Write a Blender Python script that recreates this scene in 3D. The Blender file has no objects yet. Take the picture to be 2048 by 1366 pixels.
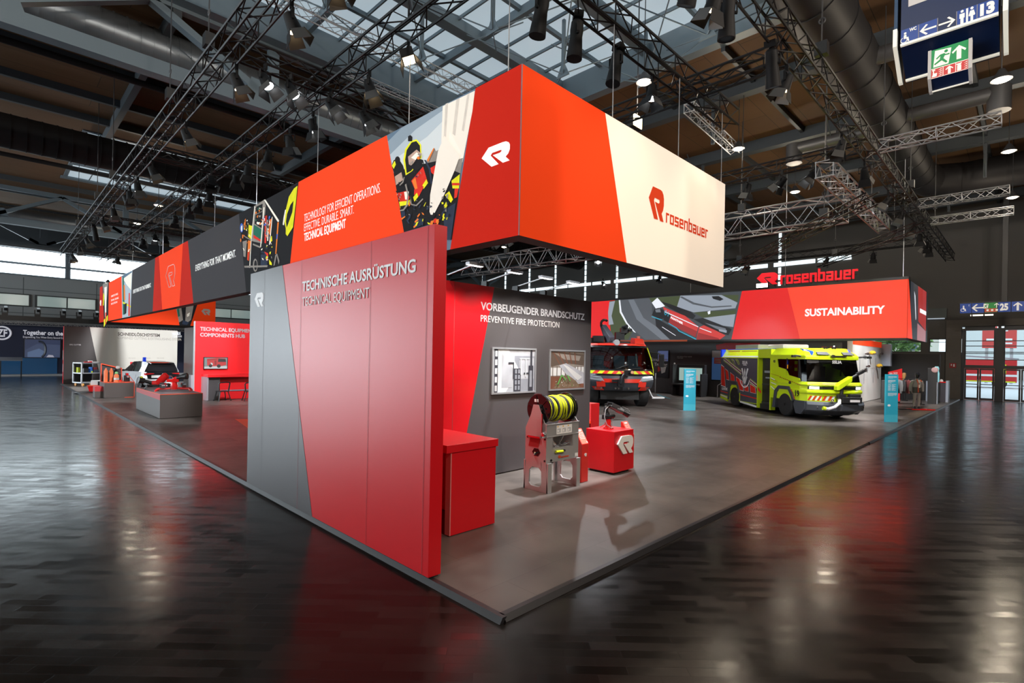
import bpy, bmesh, math, random
from mathutils import Vector as V, Matrix
random.seed(7)
SC = bpy.context.scene
COL = SC.collection
R = math.radians
# ------------------------------------------------------------------ camera, world, exposure
CAM_F, CAM_YAW, CAM_ROLL, CAM_CY, CAM_H = 1040.447, 0.783286, R(1.1), 711.51, 2.3
cd = bpy.data.cameras.new('camera'); cam = bpy.data.objects.new('camera', cd); COL.objects.link(cam)
cd.sensor_width = 36; cd.lens = CAM_F / 2048 * 36; cd.clip_start = .05; cd.clip_end = 300
cam.location = (0, 0, CAM_H)
cam.rotation_euler = (Matrix.Rotation(CAM_YAW - R(90), 3, 'Z') @ Matrix.Rotation(R(90), 3, 'X') @ Matrix.Rotation(CAM_ROLL, 3, 'Z')).to_euler()
# principal point: horizon point (1024, 711.51) is rolled about itself, so shift along the picture axes
cd.shift_y = (CAM_CY - 683) / 2048
SC.camera = cam
W = bpy.data.worlds.new('World'); SC.world = W; W.use_nodes = True
W.node_tree.nodes['Background'].inputs[0].default_value = (.62, .72, .80, 1)
W.node_tree.nodes['Background'].inputs[1].default_value = 3.4
SC.view_settings.view_transform = 'Standard'; SC.view_settings.look = 'None'
SC.view_settings.exposure = 0.0; SC.view_settings.gamma = 1.0; SC.view_settings.use_curve_mapping = False
SC.cycles.max_bounces = 6; SC.cycles.diffuse_bounces = 3; SC.cycles.glossy_bounces = 3
SC.cycles.transparent_max_bounces = 8; SC.cycles.transmission_bounces = 4
SC.cycles.caustics_reflective = False; SC.cycles.caustics_refractive = False
SC.cycles.sample_clamp_indirect = 4.0; SC.cycles.sample_clamp_direct = 12.0
FW = V((math.cos(CAM_YAW), math.sin(CAM_YAW), 0)); RT_ = V((math.sin(CAM_YAW), -math.cos(CAM_YAW), 0))
def ray(px, py):
    X, Y = px - 1024, py - CAM_CY; c, s = math.cos(CAM_ROLL), math.sin(CAM_ROLL)
    return FW + RT_ * ((X * c + Y * s) / CAM_F) - V((0, 0, 1)) * ((-X * s + Y * c) / CAM_F)
def at(px, py, axis, val):           # measured point of the photograph on a real plane of the hall
    d = ray(px, py); k = 'xyz'.index(axis); o = V((0, 0, CAM_H))
    return o + d * ((val - o[k]) / d[k])
def g(px, py, z=0): return at(px, py, 'z', z)
# ------------------------------------------------------------------ materials
MATS = {}
def srgb(r, g_, b): return tuple(((c / 255) / 12.92 if c / 255 <= .04045 else ((c / 255 + .055) / 1.055) ** 2.4) for c in (r, g_, b))
def mat(name, col=(.5, .5, .5), rough=.5, metal=0, emit=None, es=1, spec=.5, coat=0):
    if name in MATS: return MATS[name]
    m = bpy.data.materials.new(name); m.use_nodes = True; b = m.node_tree.nodes['Principled BSDF']
    b.inputs['Base Color'].default_value = (*col, 1); b.inputs['Roughness'].default_value = rough
    b.inputs['Metallic'].default_value = metal; b.inputs['Specular IOR Level'].default_value = spec
    b.inputs['Coat Weight'].default_value = coat
    if emit: b.inputs['Emission Color'].default_value = (*emit, 1); b.inputs['Emission Strength'].default_value = es
    m.diffuse_color = (*col, 1); MATS[name] = m; return m
def nod(m, t, **k):
    n = m.node_tree.nodes.new(t)
    for a, v in k.items(): setattr(n, a, v)
    return n
def speck(m, scale=40, amt=.15, rough_amt=.1, stretch=(1, 1, 1), detail=4):
    """fine procedural variation of colour and gloss"""
    nt = m.node_tree; b = nt.nodes['Principled BSDF']; L = nt.links.new
    tc = nod(m, 'ShaderNodeTexCoord'); mp = nod(m, 'ShaderNodeMapping'); mp.inputs['Scale'].default_value = stretch
    n = nod(m, 'ShaderNodeTexNoise'); n.inputs['Scale'].default_value = scale; n.inputs['Detail'].default_value = detail
    L(tc.outputs['Object'], mp.inputs[0]); L(mp.outputs[0], n.inputs['Vector'])
    c = b.inputs['Base Color'].default_value[:]
    mr = nod(m, 'ShaderNodeMix', data_type='RGBA')
    mr.inputs[6].default_value = (*[x * (1 - amt) for x in c[:3]], 1); mr.inputs[7].default_value = (*[min(1, x * (1 + amt)) for x in c[:3]], 1)
    L(n.outputs['Fac'], mr.inputs[0]); L(mr.outputs[2], b.inputs['Base Color'])
    r = b.inputs['Roughness'].default_value
    q = nod(m, 'ShaderNodeMapRange'); q.inputs['To Min'].default_value = max(0, r - rough_amt); q.inputs['To Max'].default_value = min(1, r + rough_amt)
    L(n.outputs['Fac'], q.inputs[0]); L(q.outputs[0], b.inputs['Roughness'])
    return m
BLACK = mat('black_paint', (.012, .012, .013), .38); DARK = mat('dark_plastic', (.03, .03, .033), .5)
TRUSSB = mat('black_truss', (.009, .009, .010), .5, spec=.25); ALU = mat('aluminium_truss', (.42, .43, .45), .4, .6)
STEEL = mat('brushed_steel', (.60, .60, .61), .32, .65); CHROME = mat('chrome', (.8, .8, .82), .12, 1)
WHITE = mat('white_paint', (.78, .77, .75), .45); RUB = mat('rubber', (.02, .02, .021), .75)
RED = speck(mat('red_laminate', (.60, .004, .010), .38), 300, .05, .03)
def glow_fabric(n_, c, k=.5): return mat(n_, c, .85, emit=c, es=k, spec=.1)      # fabric and print faces with an even glow added to their colour
REDO = speck(glow_fabric('orange_red_fabric', (.80, .052, .012)), 200, .05, .03)
REDD = speck(glow_fabric('dim_red_fabric', (.52, .018, .008), .28), 200, .05, .03)  # darker base and glow stand in for less light on the corner panel
CHAR = speck(glow_fabric('charcoal_fabric', (.045, .043, .047)), 200, .06, .03)
CREAM = speck(glow_fabric('cream_fabric', (.80, .70, .59), .50), 200, .03, .03)
GREYW = speck(mat('grey_laminate', (.072, .065, .068), .38), 300, .05, .03)
BOXG = speck(mat('taupe_laminate', (.085, .070, .066), .5), 200, .06, .04)
LETW = mat('white_lettering', (.82, .82, .84), .5); LETL = mat('pale_lettering', (.80, .78, .78), .5); BWHITE = glow_fabric('glow_white_fabric', (.8, .79, .77), .55)
YEL = mat('hi_vis_yellow', (.68, .80, .012), .35, coat=.4); GLASSD = mat('dark_glass', (.01, .012, .014), .05, coat=.5)
BLUE = mat('sign_blue', (.006, .035, .22), .4); GREEN = mat('sign_green', (.0, .17, .05), .4, emit=(0, .2, .06), es=.35)
def glass(name, tint=(.85, .9, .92), refl=.12):
    m = bpy.data.materials.new(name); m.use_nodes = True; nt = m.node_tree; nt.nodes.clear()
    o = nt.nodes.new('ShaderNodeOutputMaterial'); t = nt.nodes.new('ShaderNodeBsdfTransparent'); t.inputs[0].default_value = (*tint, 1)
    gl = nt.nodes.new('ShaderNodeBsdfGlossy'); gl.inputs['Roughness'].default_value = .03
    mx = nt.nodes.new('ShaderNodeMixShader'); lw = nt.nodes.new('ShaderNodeLayerWeight'); lw.inputs[0].default_value = refl
    nt.links.new(lw.outputs['Fresnel'], mx.inputs[0]); nt.links.new(t.outputs[0], mx.inputs[1]); nt.links.new(gl.outputs[0], mx.inputs[2])
    nt.links.new(mx.outputs[0], o.inputs[0]); MATS[name] = m; return m
GLASS = glass('clear_glass'); CABGL = glass('tinted_cab_glass', (.30, .36, .40), .35)
# ------------------------------------------------------------------ mesh helper
class M:
    def __init__(s): s.v = []; s.f = []; s.m = []
    def add(s, vs, fs, mi=0):
        b = len(s.v); s.v += [tuple(v) for v in vs]
        for f in fs: s.f.append([i + b for i in f]); s.m.append(mi)
        return s
    def box(s, c, d, rot=None, mi=0):
        c = V(c); vs = []
        for z in (-.5, .5):
            for x, y in ((-.5, -.5), (.5, -.5), (.5, .5), (-.5, .5)):
                p = V((x * d[0], y * d[1], z * d[2])); vs.append(c + (rot @ p if rot else p))
        return s.add(vs, [(3, 2, 1, 0), (4, 5, 6, 7), (0, 1, 5, 4), (1, 2, 6, 5), (2, 3, 7, 6), (3, 0, 4, 7)], mi)
    def bx(s, x0, x1, y0, y1, z0, z1, mi=0): return s.box(((x0 + x1) / 2, (y0 + y1) / 2, (z0 + z1) / 2), (abs(x1 - x0), abs(y1 - y0), abs(z1 - z0)), None, mi)
    def bar(s, p, q, w, h, mi=0, up=(0, 0, 1)):
        p, q = V(p), V(q); d = (q - p); L = d.length; d.normalize(); u = V(up)
        if abs(d.dot(u)) > .99: u = V((1, 0, 0))
        a = d.cross(u).normalized(); b = a.cross(d)
        rot = Matrix((a, d, b)).transposed()
        return s.box((p + q) / 2, (w, L, h), rot, mi)
    def rings(s, rs, n=12, mi=0, cap=True, axis=None):
        """rs: (centre, radius); axis per ring from the path"""
        cs = [V(c) for c, r in rs]; vs = []; fs = []; prev = None
        for i, (c, r) in enumerate(rs):
            if axis is not None: d = V(axis).normalized()
            else:
                d = cs[min(i + 1, len(cs) - 1)] - cs[max(i - 1, 0)]; d = d.normalized() if d.length > 1e-9 else V((0, 0, 1))
            if prev is None:
                u = V((0, 0, 1)) if abs(d.z) < .9 else V((1, 0, 0)); a = d.cross(u).normalized()
            else:
                a = (prev - d * prev.dot(d)); a = a.normalized() if a.length > 1e-6 else d.orthogonal().normalized()
            prev = a; b = d.cross(a)
            for k in range(n):
                t = 2 * math.pi * k / n + (math.pi / 4 if n == 4 else 0); vs.append(cs[i] + (a * math.cos(t) + b * math.sin(t)) * r)
        for i in range(len(rs) - 1):
            for k in range(n): fs.append((i * n + k, i * n + (k + 1) % n, (i + 1) * n + (k + 1) % n, (i + 1) * n + k))
        if cap: fs.append(tuple(reversed(range(n)))); fs.append(tuple(range((len(rs) - 1) * n, len(rs) * n)))
        return s.add(vs, fs, mi)
    def tube(s, pts, r, n=8, mi=0): return s.rings([(p, r) for p in pts], n, mi)
    def cyl(s, p, q, r, r2=None, n=16, mi=0): return s.rings([(p, r), (q, r if r2 is None else r2)], n, mi)
    def sph(s, c, r, n=10, mi=0, sc=(1, 1, 1)):
        c = V(c); rows = max(4, n // 2); vs = []; fs = []
        for i in range(rows + 1):
            a = math.pi * i / rows
            for k in range(n): t = 2 * math.pi * k / n; vs.append(c + V((r * sc[0] * math.sin(a) * math.cos(t), r * sc[1] * math.sin(a) * math.sin(t), r * sc[2] * math.cos(a))))
        for i in range(rows):
            for k in range(n): fs.append((i * n + k, (i + 1) * n + k, (i + 1) * n + (k + 1) % n, i * n + (k + 1) % n))
        return s.add(vs, fs, mi)
    def torus(s, c, axis, R0, r, n=24, k=8, mi=0, a0=0, a1=2 * math.pi):
        d = V(axis).normalized(); a = d.orthogonal().normalized(); b = d.cross(a)
        full = abs(a1 - a0 - 2 * math.pi) < 1e-6
        pts = [V(c) + (a * math.cos(a0 + (a1 - a0) * i / n) + b * math.sin(a0 + (a1 - a0) * i / n)) * R0 for i in range(n + 1)]
        return s.tube(pts, r, k, mi)
    def poly(s, pts, mi=0): return s.add(pts, [tuple(range(len(pts)))], mi)
    def prism(s, pts, w, mi=0):
        n = len(pts); w = V(w); pts = [V(p) for p in pts]; vs = pts + [p + w for p in pts]
        return s.add(vs, [tuple(reversed(range(n))), tuple(range(n, 2 * n))] + [(i, (i + 1) % n, (i + 1) % n + n, i + n) for i in range(n)], mi)
    def loft(s, secs, mi=0, cap=True):
        n = len(secs[0]); vs = [p for q in secs for p in q]; fs = []
        for i in range(len(secs) - 1):
            for k in range(n): fs.append((i * n + k, i * n + (k + 1) % n, (i + 1) * n + (k + 1) % n, (i + 1) * n + k))
        if cap: fs.append(tuple(reversed(range(n)))); fs.append(tuple(range((len(secs) - 1) * n, len(secs) * n)))
        return s.add(vs, fs, mi)
    def flat(s, F, uv, off=.004, mi=0): return s.poly([F.p(u, v, off) for u, v in uv], mi)
    def rect(s, F, u0, u1, v0, v1, off=.004, mi=0): return s.flat(F, [(u0, v0), (u1, v0), (u1, v1), (u0, v1)], off, mi)
    def slab(s, F, uv, off0, off1, mi=0): return s.prism([F.p(u, v, off0) for u, v in uv], F.N * (off1 - off0), mi)
    def build(s, name, mats, parent=None, smooth=False, bevel=0, ang=35):
        me = bpy.data.meshes.new(name); me.from_pydata(s.v, [], s.f)
        mats = mats if isinstance(mats, (list, tuple)) else [mats]
        for m in mats: me.materials.append(m)
        me.polygons.foreach_set('material_index', s.m)
        bm = bmesh.new(); bm.from_mesh(me); bmesh.ops.recalc_face_normals(bm, faces=bm.faces); bm.to_mesh(me); bm.free()
        if smooth:
            me.polygons.foreach_set('use_smooth', [True] * len(me.polygons)); me.set_sharp_from_angle(angle=R(ang))
        o = bpy.data.objects.new(name, me); COL.objects.link(o)
        if parent: o.parent = parent
        if bevel:
            b = o.modifiers.new('bevel', 'BEVEL'); b.width = bevel; b.segments = 2; b.limit_method = 'ANGLE'; b.angle_limit = R(40)
        return o
class Fr:
    def __init__(s, O, Rt, U): s.O = V(O); s.R = V(Rt).normalized(); s.U = V(U).normalized(); s.N = s.R.cross(s.U)
    def p(s, u, v, off=0): return s.O + s.R * u + s.U * v + s.N * off
def FX(x): f = Fr((x, 0, 0), (0, -1, 0), (0, 0, 1)); f.ax = 'x'; f.val = x; return f     # u = -y, seen from the aisle
def FY(y): f = Fr((0, y, 0), (1, 0, 0), (0, 0, 1)); f.ax = 'y'; f.val = y; return f      # u = x
def uv(F, px, py):
    p = at(px, py, F.ax, F.val); return (-p.y if F.ax == 'x' else p.x, p.z)
def uvs(F, pts): return [uv(F, *p) for p in pts]
def tag(o, label=None, cat=None, group=None, kind=None):
    if label: o['label'] = label
    if cat: o['category'] = cat
    if group: o['group'] = group
    if kind: o['kind'] = kind
    return o
def struct(o): o['kind'] = 'structure'; return o
def E(name, label, cat, loc=(0, 0, 0), rz=0, group=None):
    o = bpy.data.objects.new(name, None); COL.objects.link(o); o.location = loc; o.rotation_euler = (0, 0, rz); o.empty_display_size = .2
    return tag(o, label, cat, group)
def kids(o): return [c for c in bpy.data.objects if c.parent == o]
def copy_tree(o, parent=None):
    c = o.copy(); COL.objects.link(c); c.parent = parent
    for ch in kids(o): copy_tree(ch, c)
    return c
# ------------------------------------------------------------------ lettering
def _textmesh(s, bold=0, depth=0):
    cu = bpy.data.curves.new('t', 'FONT'); cu.body = s; cu.size = 1; cu.offset = bold; cu.extrude = depth; cu.resolution_u = 3
    ob = bpy.data.objects.new('t', cu); COL.objects.link(ob)
    dg = bpy.context.evaluated_depsgraph_get(); me = bpy.data.meshes.new_from_object(ob.evaluated_get(dg))
    bpy.data.objects.remove(ob); bpy.data.curves.remove(cu); return me
CAPH = max(v.co.y for v in _textmesh('H').vertices)
def text(name, s, F, u0, v0, u1, cap, m, parent=None, bold=0, thick=.004, off=.004):
    """lettering from u0 to u1 on frame F, baseline v0, capital height cap"""
    me = _textmesh(s, bold, .5); xs = [v.co.x for v in me.vertices]; x0, x1 = min(xs), max(xs)
    for v in me.vertices:
        u = u0 + (v.co.x - x0) / (x1 - x0) * (u1 - u0); w = v0 + v.co.y / CAPH * cap; v.co = F.p(u, w, off + thick * (v.co.z + .5))
    me.materials.clear(); me.materials.append(m); me.name = name
    o = bpy.data.objects.new(name, me); COL.objects.link(o)
    if parent: o.parent = parent
    return o
def ptext(name, s, F, a, b, caph_px, m, parent=None, **k):
    """lettering whose baseline runs between two measured points; caph_px = measured top of the first capital"""
    u0, v0 = uv(F, *a); u1, v1 = uv(F, *b); _, vt = uv(F, *caph_px)
    return text(name, s, F, u0, (v0 + v1) / 2, u1, vt - v0, m, parent, **k)
LOGO = [(0, .595), (.25, 1), (.75, 1), (.87, .975), (.96, .88), (1, .75), (1, .53), (.95, .36), (.86, .25), (1, 0), (.77, 0), (.41, .545), (.66, .535), (.72, .59), (.71, .66), (.38, .67), (.33, .57), (.62, .01), (.37, 0)]
def logo(name, F, u0, v0, w, h, m, parent=None, t=.004, off=.004):
    return M().slab(F, [(u0 + a * w, v0 + b * h) for a, b in LOGO], off, off + t).build(name, m, parent)
_GL = dict(r=(3, [(0, 0, 1, 5), (1, 4, 3, 5)]), o=(4, [(0, 0, 1, 5), (3, 0, 4, 5), (1, 0, 3, 1), (1, 4, 3, 5)]), s=(4, [(0, 4, 4, 5), (0, 3, 1, 4), (0, 2, 4, 3), (3, 1, 4, 2), (0, 0, 4, 1)]),
           e=(4, [(0, 0, 1, 5), (1, 4, 4, 5), (3, 2, 4, 4), (1, 2, 3, 3), (1, 0, 4, 1)]), n=(4, [(0, 0, 1, 5), (3, 0, 4, 5), (1, 4, 3, 5)]), b=(4, [(0, 0, 1, 7), (3, 0, 4, 5), (1, 0, 3, 1), (1, 4, 3, 5)]),
           a=(4, [(0, 4, 4, 5), (3, 0, 4, 4), (0, 2, 3, 3), (0, 0, 1, 2), (1, 0, 3, 1)]), u=(4, [(0, 0, 1, 5), (3, 0, 4, 5), (1, 0, 3, 1)]))
def wordmark(name, F, u0, v0, w, h, m, parent=None, t=.004, off=.004):
    tot = sum(_GL[c][0] + 1 for c in 'rosenbauer') - 1; sx = w / tot; sy = h / 5; x = 0; mm = M()
    for c in 'rosenbauer':
        for a, b, c2, d in _GL[c][1]: mm.slab(F, [(u0 + (x + a) * sx, v0 + b * sy), (u0 + (x + c2) * sx, v0 + b * sy), (u0 + (x + c2) * sx, v0 + d * sy), (u0 + (x + a) * sx, v0 + d * sy)], off, off + t)
        x += _GL[c][0] + 1
    return mm.build(name, m, parent)
def spot(name, loc, target, power, col=(1, 1, 1), size=60, blend=.4, radius=.12, parent=None):
    l = bpy.data.lights.new(name, 'SPOT'); l.energy = power; l.color = col; l.spot_size = R(size); l.spot_blend = blend; l.shadow_soft_size = radius
    o = bpy.data.objects.new(name, l); COL.objects.link(o); o.location = loc
    o.rotation_euler = (V(target) - V(loc)).to_track_quat('-Z', 'Y').to_euler(); return o
ORD = 'first second third fourth fifth sixth seventh eighth ninth tenth eleventh twelfth thirteenth fourteenth fifteenth sixteenth seventeenth eighteenth nineteenth twentieth'.split()
# ================================================================== THE HALL
DZ_ = 13.12; FZ = -.05                                             # hall floor level; the booth floor is at 0
def brickmat(name, c1, c2, mortar, scale, bw, rh, rough, rvar, ms=.006, rot=0, noise=.3, nscale=.7, bump=.0, blockvar=.05):
    m = mat(name, c1, rough); nt = m.node_tree; b = nt.nodes['Principled BSDF']; L = nt.links.new
    tc = nod(m, 'ShaderNodeTexCoord'); mp = nod(m, 'ShaderNodeMapping'); mp.inputs['Rotation'].default_value = (0, 0, rot)
    br = nod(m, 'ShaderNodeTexBrick'); br.inputs['Scale'].default_value = scale; br.inputs['Brick Width'].default_value = bw; br.inputs['Row Height'].default_value = rh
    br.inputs['Mortar Size'].default_value = ms; br.inputs['Color1'].default_value = (*c1, 1); br.inputs['Color2'].default_value = (*c2, 1); br.inputs['Mortar'].default_value = (*mortar, 1)
    L(tc.outputs['Object'], mp.inputs[0]); L(mp.outputs[0], br.inputs['Vector'])
    n = nod(m, 'ShaderNodeTexNoise'); n.inputs['Scale'].default_value = nscale; n.inputs['Detail'].default_value = 3; L(mp.outputs[0], n.inputs['Vector'])
    mx = nod(m, 'ShaderNodeMix', data_type='RGBA', blend_type='MULTIPLY'); mx.inputs[0].default_value = 1
    cr = nod(m, 'ShaderNodeMapRange'); cr.inputs['From Min'].default_value = .25; cr.inputs['From Max'].default_value = .75; cr.inputs['To Min'].default_value = 1 - noise; cr.inputs['To Max'].default_value = 1 + noise
    L(n.outputs['Fac'], cr.inputs[0]); L(br.outputs['Color'], mx.inputs[6]); L(cr.outputs[0], mx.inputs[7]); L(mx.outputs[2], b.inputs['Base Color'])
    n2 = nod(m, 'ShaderNodeTexNoise'); n2.inputs['Scale'].default_value = nscale * 4; n2.inputs['Detail'].default_value = 2; L(mp.outputs[0], n2.inputs['Vector'])
    q = nod(m, 'ShaderNodeMapRange'); q.inputs['From Min'].default_value = .0; q.inputs['From Max'].default_value = 1; q.inputs['To Min'].default_value = max(.02, rough - rvar); q.inputs['To Max'].default_value = rough + rvar
    L(n2.outputs['Fac'], q.inputs[0])
    b2 = nod(m, 'ShaderNodeTexBrick')      # every block has its own sheen
    for k_ in ('Scale', 'Brick Width', 'Row Height', 'Mortar Size'): b2.inputs[k_].default_value = br.inputs[k_].default_value
    b2.inputs['Color1'].default_value = (0, 0, 0, 1); b2.inputs['Color2'].default_value = (1, 1, 1, 1); b2.inputs['Mortar'].default_value = (1, 1, 1, 1); L(mp.outputs[0], b2.inputs['Vector'])
    ma = nod(m, 'ShaderNodeMath', operation='MULTIPLY_ADD'); ma.inputs[1].default_value = blockvar; L(b2.outputs['Color'], ma.inputs[0]); L(q.outputs[0], ma.inputs[2]); L(ma.outputs[0], b.inputs['Roughness'])
    if bump:
        bp = nod(m, 'ShaderNodeBump'); bp.inputs['Strength'].default_value = bump; bp.inputs['Distance'].default_value = .01
        sep = nod(m, 'ShaderNodeMath', operation='ADD'); n3 = nod(m, 'ShaderNodeTexNoise'); n3.inputs['Scale'].default_value = 5; n3.inputs['Detail'].default_value = 1; L(mp.outputs[0], n3.inputs['Vector']); L(br.outputs['Fac'], sep.inputs[0]); L(n3.outputs['Fac'], sep.inputs[1]); L(sep.outputs[0], bp.inputs['Height']); L(bp.outputs[0], b.inputs['Normal'])
    return m
HF = brickmat('wood_block_floor', (.0050, .0040, .0034), (.0085, .0066, .0054), (.0018, .0016, .0016), 1, .46, .11, .15, .05, .003, R(45), .45, .6, .18, .10)
HF.node_tree.nodes['Principled BSDF'].inputs['Specular IOR Level'].default_value = .27
BF = brickmat('vinyl_plank_floor', (.090, .076, .067), (.076, .064, .057), (.045, .038, .034), 1, 1.5, .75, .34, .07, .003, 0, .34, 1.5)
DECK = brickmat('brown_roof_deck', (.125, .062, .023), (.108, .053, .02), (.04, .025, .012), 1, 6.0, 1.2, .8, .1, .012, 0, .15, .2)
STL = mat('grey_blue_steel', (.145, .19, .225), .5, .1); STLD = mat('dark_roof_steel', (.055, .065, .075), .55, .2)
WALLG = mat('grey_wall_panel', (.26, .27, .275), .6); WALLD = mat('dark_wall_panel', (.085, .078, .072), .7)
CONC = speck(mat('brown_concrete', (.15, .135, .12), .8), 3, .15)
SKYG = mat('skylight_glass', (.3, .33, .36), .3, emit=(.345, .425, .475), es=1.0)
CLER = mat('clerestory_glass', (.4, .4, .4), .3, emit=(.80, .93, 1.0), es=6.5)
DUCT = mat('galvanised_duct', (.26, .29, .32), .36, .7)
fl = struct(M().bx(-30, 47, -16, 63, FZ - .3, FZ).build('floor', HF))
# ---- booth floor and its edge profile
bf = struct(M().bx(3.21, 45.2, 3.28, 43.3, FZ + .001, 0).build('booth_floor', BF))
EDGE = mat('dark_edge_profile', (.012, .011, .013), .35)
def edge(ax, a, b):
    m = M()
    if ax == 'y': m.prism([(3.255, 0, .004), (3.20, 0, .004), (3.165, 0, FZ + .002), (3.21, 0, FZ + .002)], (0, 1, 0))
    else: m.prism([(0, 3.325, .004), (0, 3.27, .004), (0, 3.235, FZ + .002), (0, 3.28, FZ + .002)], (1, 0, 0))
    n = len(m.v) // 2
    k = 1 if ax == 'y' else 0
    m.v = [tuple((a if i < n else b) if j == k else c for j, c in enumerate(v)) for i, v in enumerate(m.v)]
    o = m.build('edge_profile', EDGE, bf)
edge('y', 3.24, 23.0); edge('y', 23.03, 43.3); edge('x', 3.24, 16.2); edge('x', 18.0, 45.2)
# ---- walls
struct(M().bx(-30, 47, 61.6, 62, 10.9, DZ_ + .2).build('trim_0', STLD)); struct(M().bx(-30, 47, 62, 62.4, FZ, 15).build('wall_far', WALLG))
wf = FY(62)
seam = mat('wall_seam', (.09, .095, .10), .7)
m = M()
for z in (3.9, 5.2, 7.25): m.rect(wf, -30, 46, z - .03, z + .03, .01)
for x in range(-28, 46, 5): m.rect(wf, x - .03, x + .03, 0, 8.3, .012)
struct(m.build('trim_1', seam))
WG = mat('green_grey_glass', (.10, .13, .13), .12, emit=(.16, .21, .20), es=1.0)
FRM = mat('dark_window_frame', (.03, .035, .038), .5)
x = -20.0; n = 0
while x < 45:
    n += 1; o = struct(M().bx(x, x + 4.3, 61.9, 62, 5.75, 6.85).build('window_%d' % n, FRM))
    mm = M(); mm.bx(x + .15, x + 2.1, 61.86, 61.9, 5.85, 6.75); mm.bx(x + 2.2, x + 4.15, 61.86, 61.9, 5.85, 6.75); mm.build('pane', WG, o); x += 4.55
# bright clerestory band above the panels
x = -29.5
while x < 24:
    n += 1; o = struct(M().bx(x, x + 8.6, 61.8, 62, 8.45, 10.9).build('window_%d' % n, STLD))
    mm = M(); mm.bx(x + .2, x + 8.4, 61.74, 61.8, 8.55, 9.35); mm.bx(x + .2, x + 8.4, 61.74, 61.8, 9.55, 10.7); mm.build('pane', CLER, o); x += 8.6
# door wall
DX = 46.5
m = M()
m.bx(DX, DX + .4, 8.6, 63, FZ, 15); m.bx(DX, DX + .4, 3.3, 8.6, 4.05, 15); m.bx(DX, DX + .4, 3.3, 8.6, FZ, 3.1); m.bx(DX, DX + .4, -16, 3.3, 4.85, 15); m.bx(DX, DX + .4, -16, -4.3, FZ, 4.85)
m.bx(DX, DX + .4, 5.05, 5.45, 3.1, 4.05)
struct(m.build('wall_right', WALLD))
o = struct(M().bx(DX - .25, DX, 3.3, 4.1, FZ, 5.3).bx(DX - .25, DX, -4.5, 3.3, 4.87, 5.3).build('trim_2', CONC))
o = struct(M().bx(DX - .12, DX, 4.1, 46, 5.45, 6.15).build('trim_3', mat('green_grey_fascia', (.055, .07, .068), .5)))
m = M(); y = 4.2
while y < 40: m.bx(DX - .2, DX - .12, y, y + 2.6, 5.40, 5.48); y += 2.7
m.build('light_strip', mat('pale_strip', (.5, .55, .6), .4, emit=(.4, .5, .6), es=.5), o)
for k, (a, b) in enumerate(((5.45, 8.6), (3.3 + .8, 5.05))):
    n += 1; o = struct(M().bx(DX + .1, DX + .2, a, b, 3.1, 3.16).bx(DX + .1, DX + .2, a, b, 3.80, 3.84).bx(DX + .1, DX + .2, a, b, 4.0, 4.05).bx(DX + .1, DX + .2, a, a + .06, 3.16, 4).bx(DX + .1, DX + .2, b - .06, b, 3.16, 4).build('window_%d' % n, FRM))
    M().bx(DX + .14, DX + .15, a + .06, b - .06, 3.16, 4).build('pane', GLASS, o)
# daylight slit and light posts high on the door wall
SLIT = mat('slit_daylight', (.4, .4, .4), .4, emit=(.72, .86, .90), es=1.5)
m = M(); a = at(1700, 492, 'x', DX - .06); zS = 10.35
y = 9.8; k = 0
while y < 60:
    L_ = (2.3, 3.1, 1.7, 2.6)[k % 4]; m.bx(DX - .08, DX, y, y + L_, zS - .16, zS + .16); y += L_ + (.18, .5, .25)[k % 3]; k += 1
n += 1; struct(m.build('window_%d' % n, SLIT))
for px in (1750 - 190, 1235, 1172, 1112, 1060, 1012, 967):
    y = at(px, 520, 'x', DX).y
    if y > 61: continue
    m = M(); z = 7.2
    while z < 13: m.bx(DX - .07, DX, y - .1, y + .1, z, z + .5); z += .6
    n += 1; struct(m.build('window_%d' % n, SLIT))
struct(M().bx(-30.4, -30, -16, 63, FZ, 15).build('wall_left', WALLG))
struct(M().bx(-30, 47, -16.4, -16, FZ, 15).build('wall_back', WALLD))
# unseen side wall windows, added to light the aisle front of the booth
SIDEW = mat('added_window_glow', (.4, .4, .4), .3, emit=(.80, .93, 1.0), es=11.0)
for k in range(9):
    n += 1; y = 14 + k * 5.3
    o = struct(M().bx(-30, -29.9, y, y + 4.8, 1.0, 9.2).build('window_%d' % n, STLD))
    mm = M()
    for r_ in range(3): mm.bx(-29.9, -29.86, y + .15, y + 4.65, 1.15 + r_ * 2.7, 3.65 + r_ * 2.7)
    mm.build('pane', SIDEW, o)
# unseen bright panes added in the far wall for haze on the front wall
n += 1; o = struct(M().bx(-29.8, -17, 61.9, 62, .0, 7.2).build('window_%d' % n, STLD)); mm = M()
for i in range(4): mm.bx(-29.6 + i * 3.15, -26.6 + i * 3.15, 61.84, 61.9, .15, 3.4); mm.bx(-29.6 + i * 3.15, -26.6 + i * 3.15, 61.84, 61.9, 3.6, 7.0)
mm.build('pane', mat('added_haze_glow', (.4, .4, .4), .3, emit=(.85, .93, 1.0), es=17.0), o)
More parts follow.
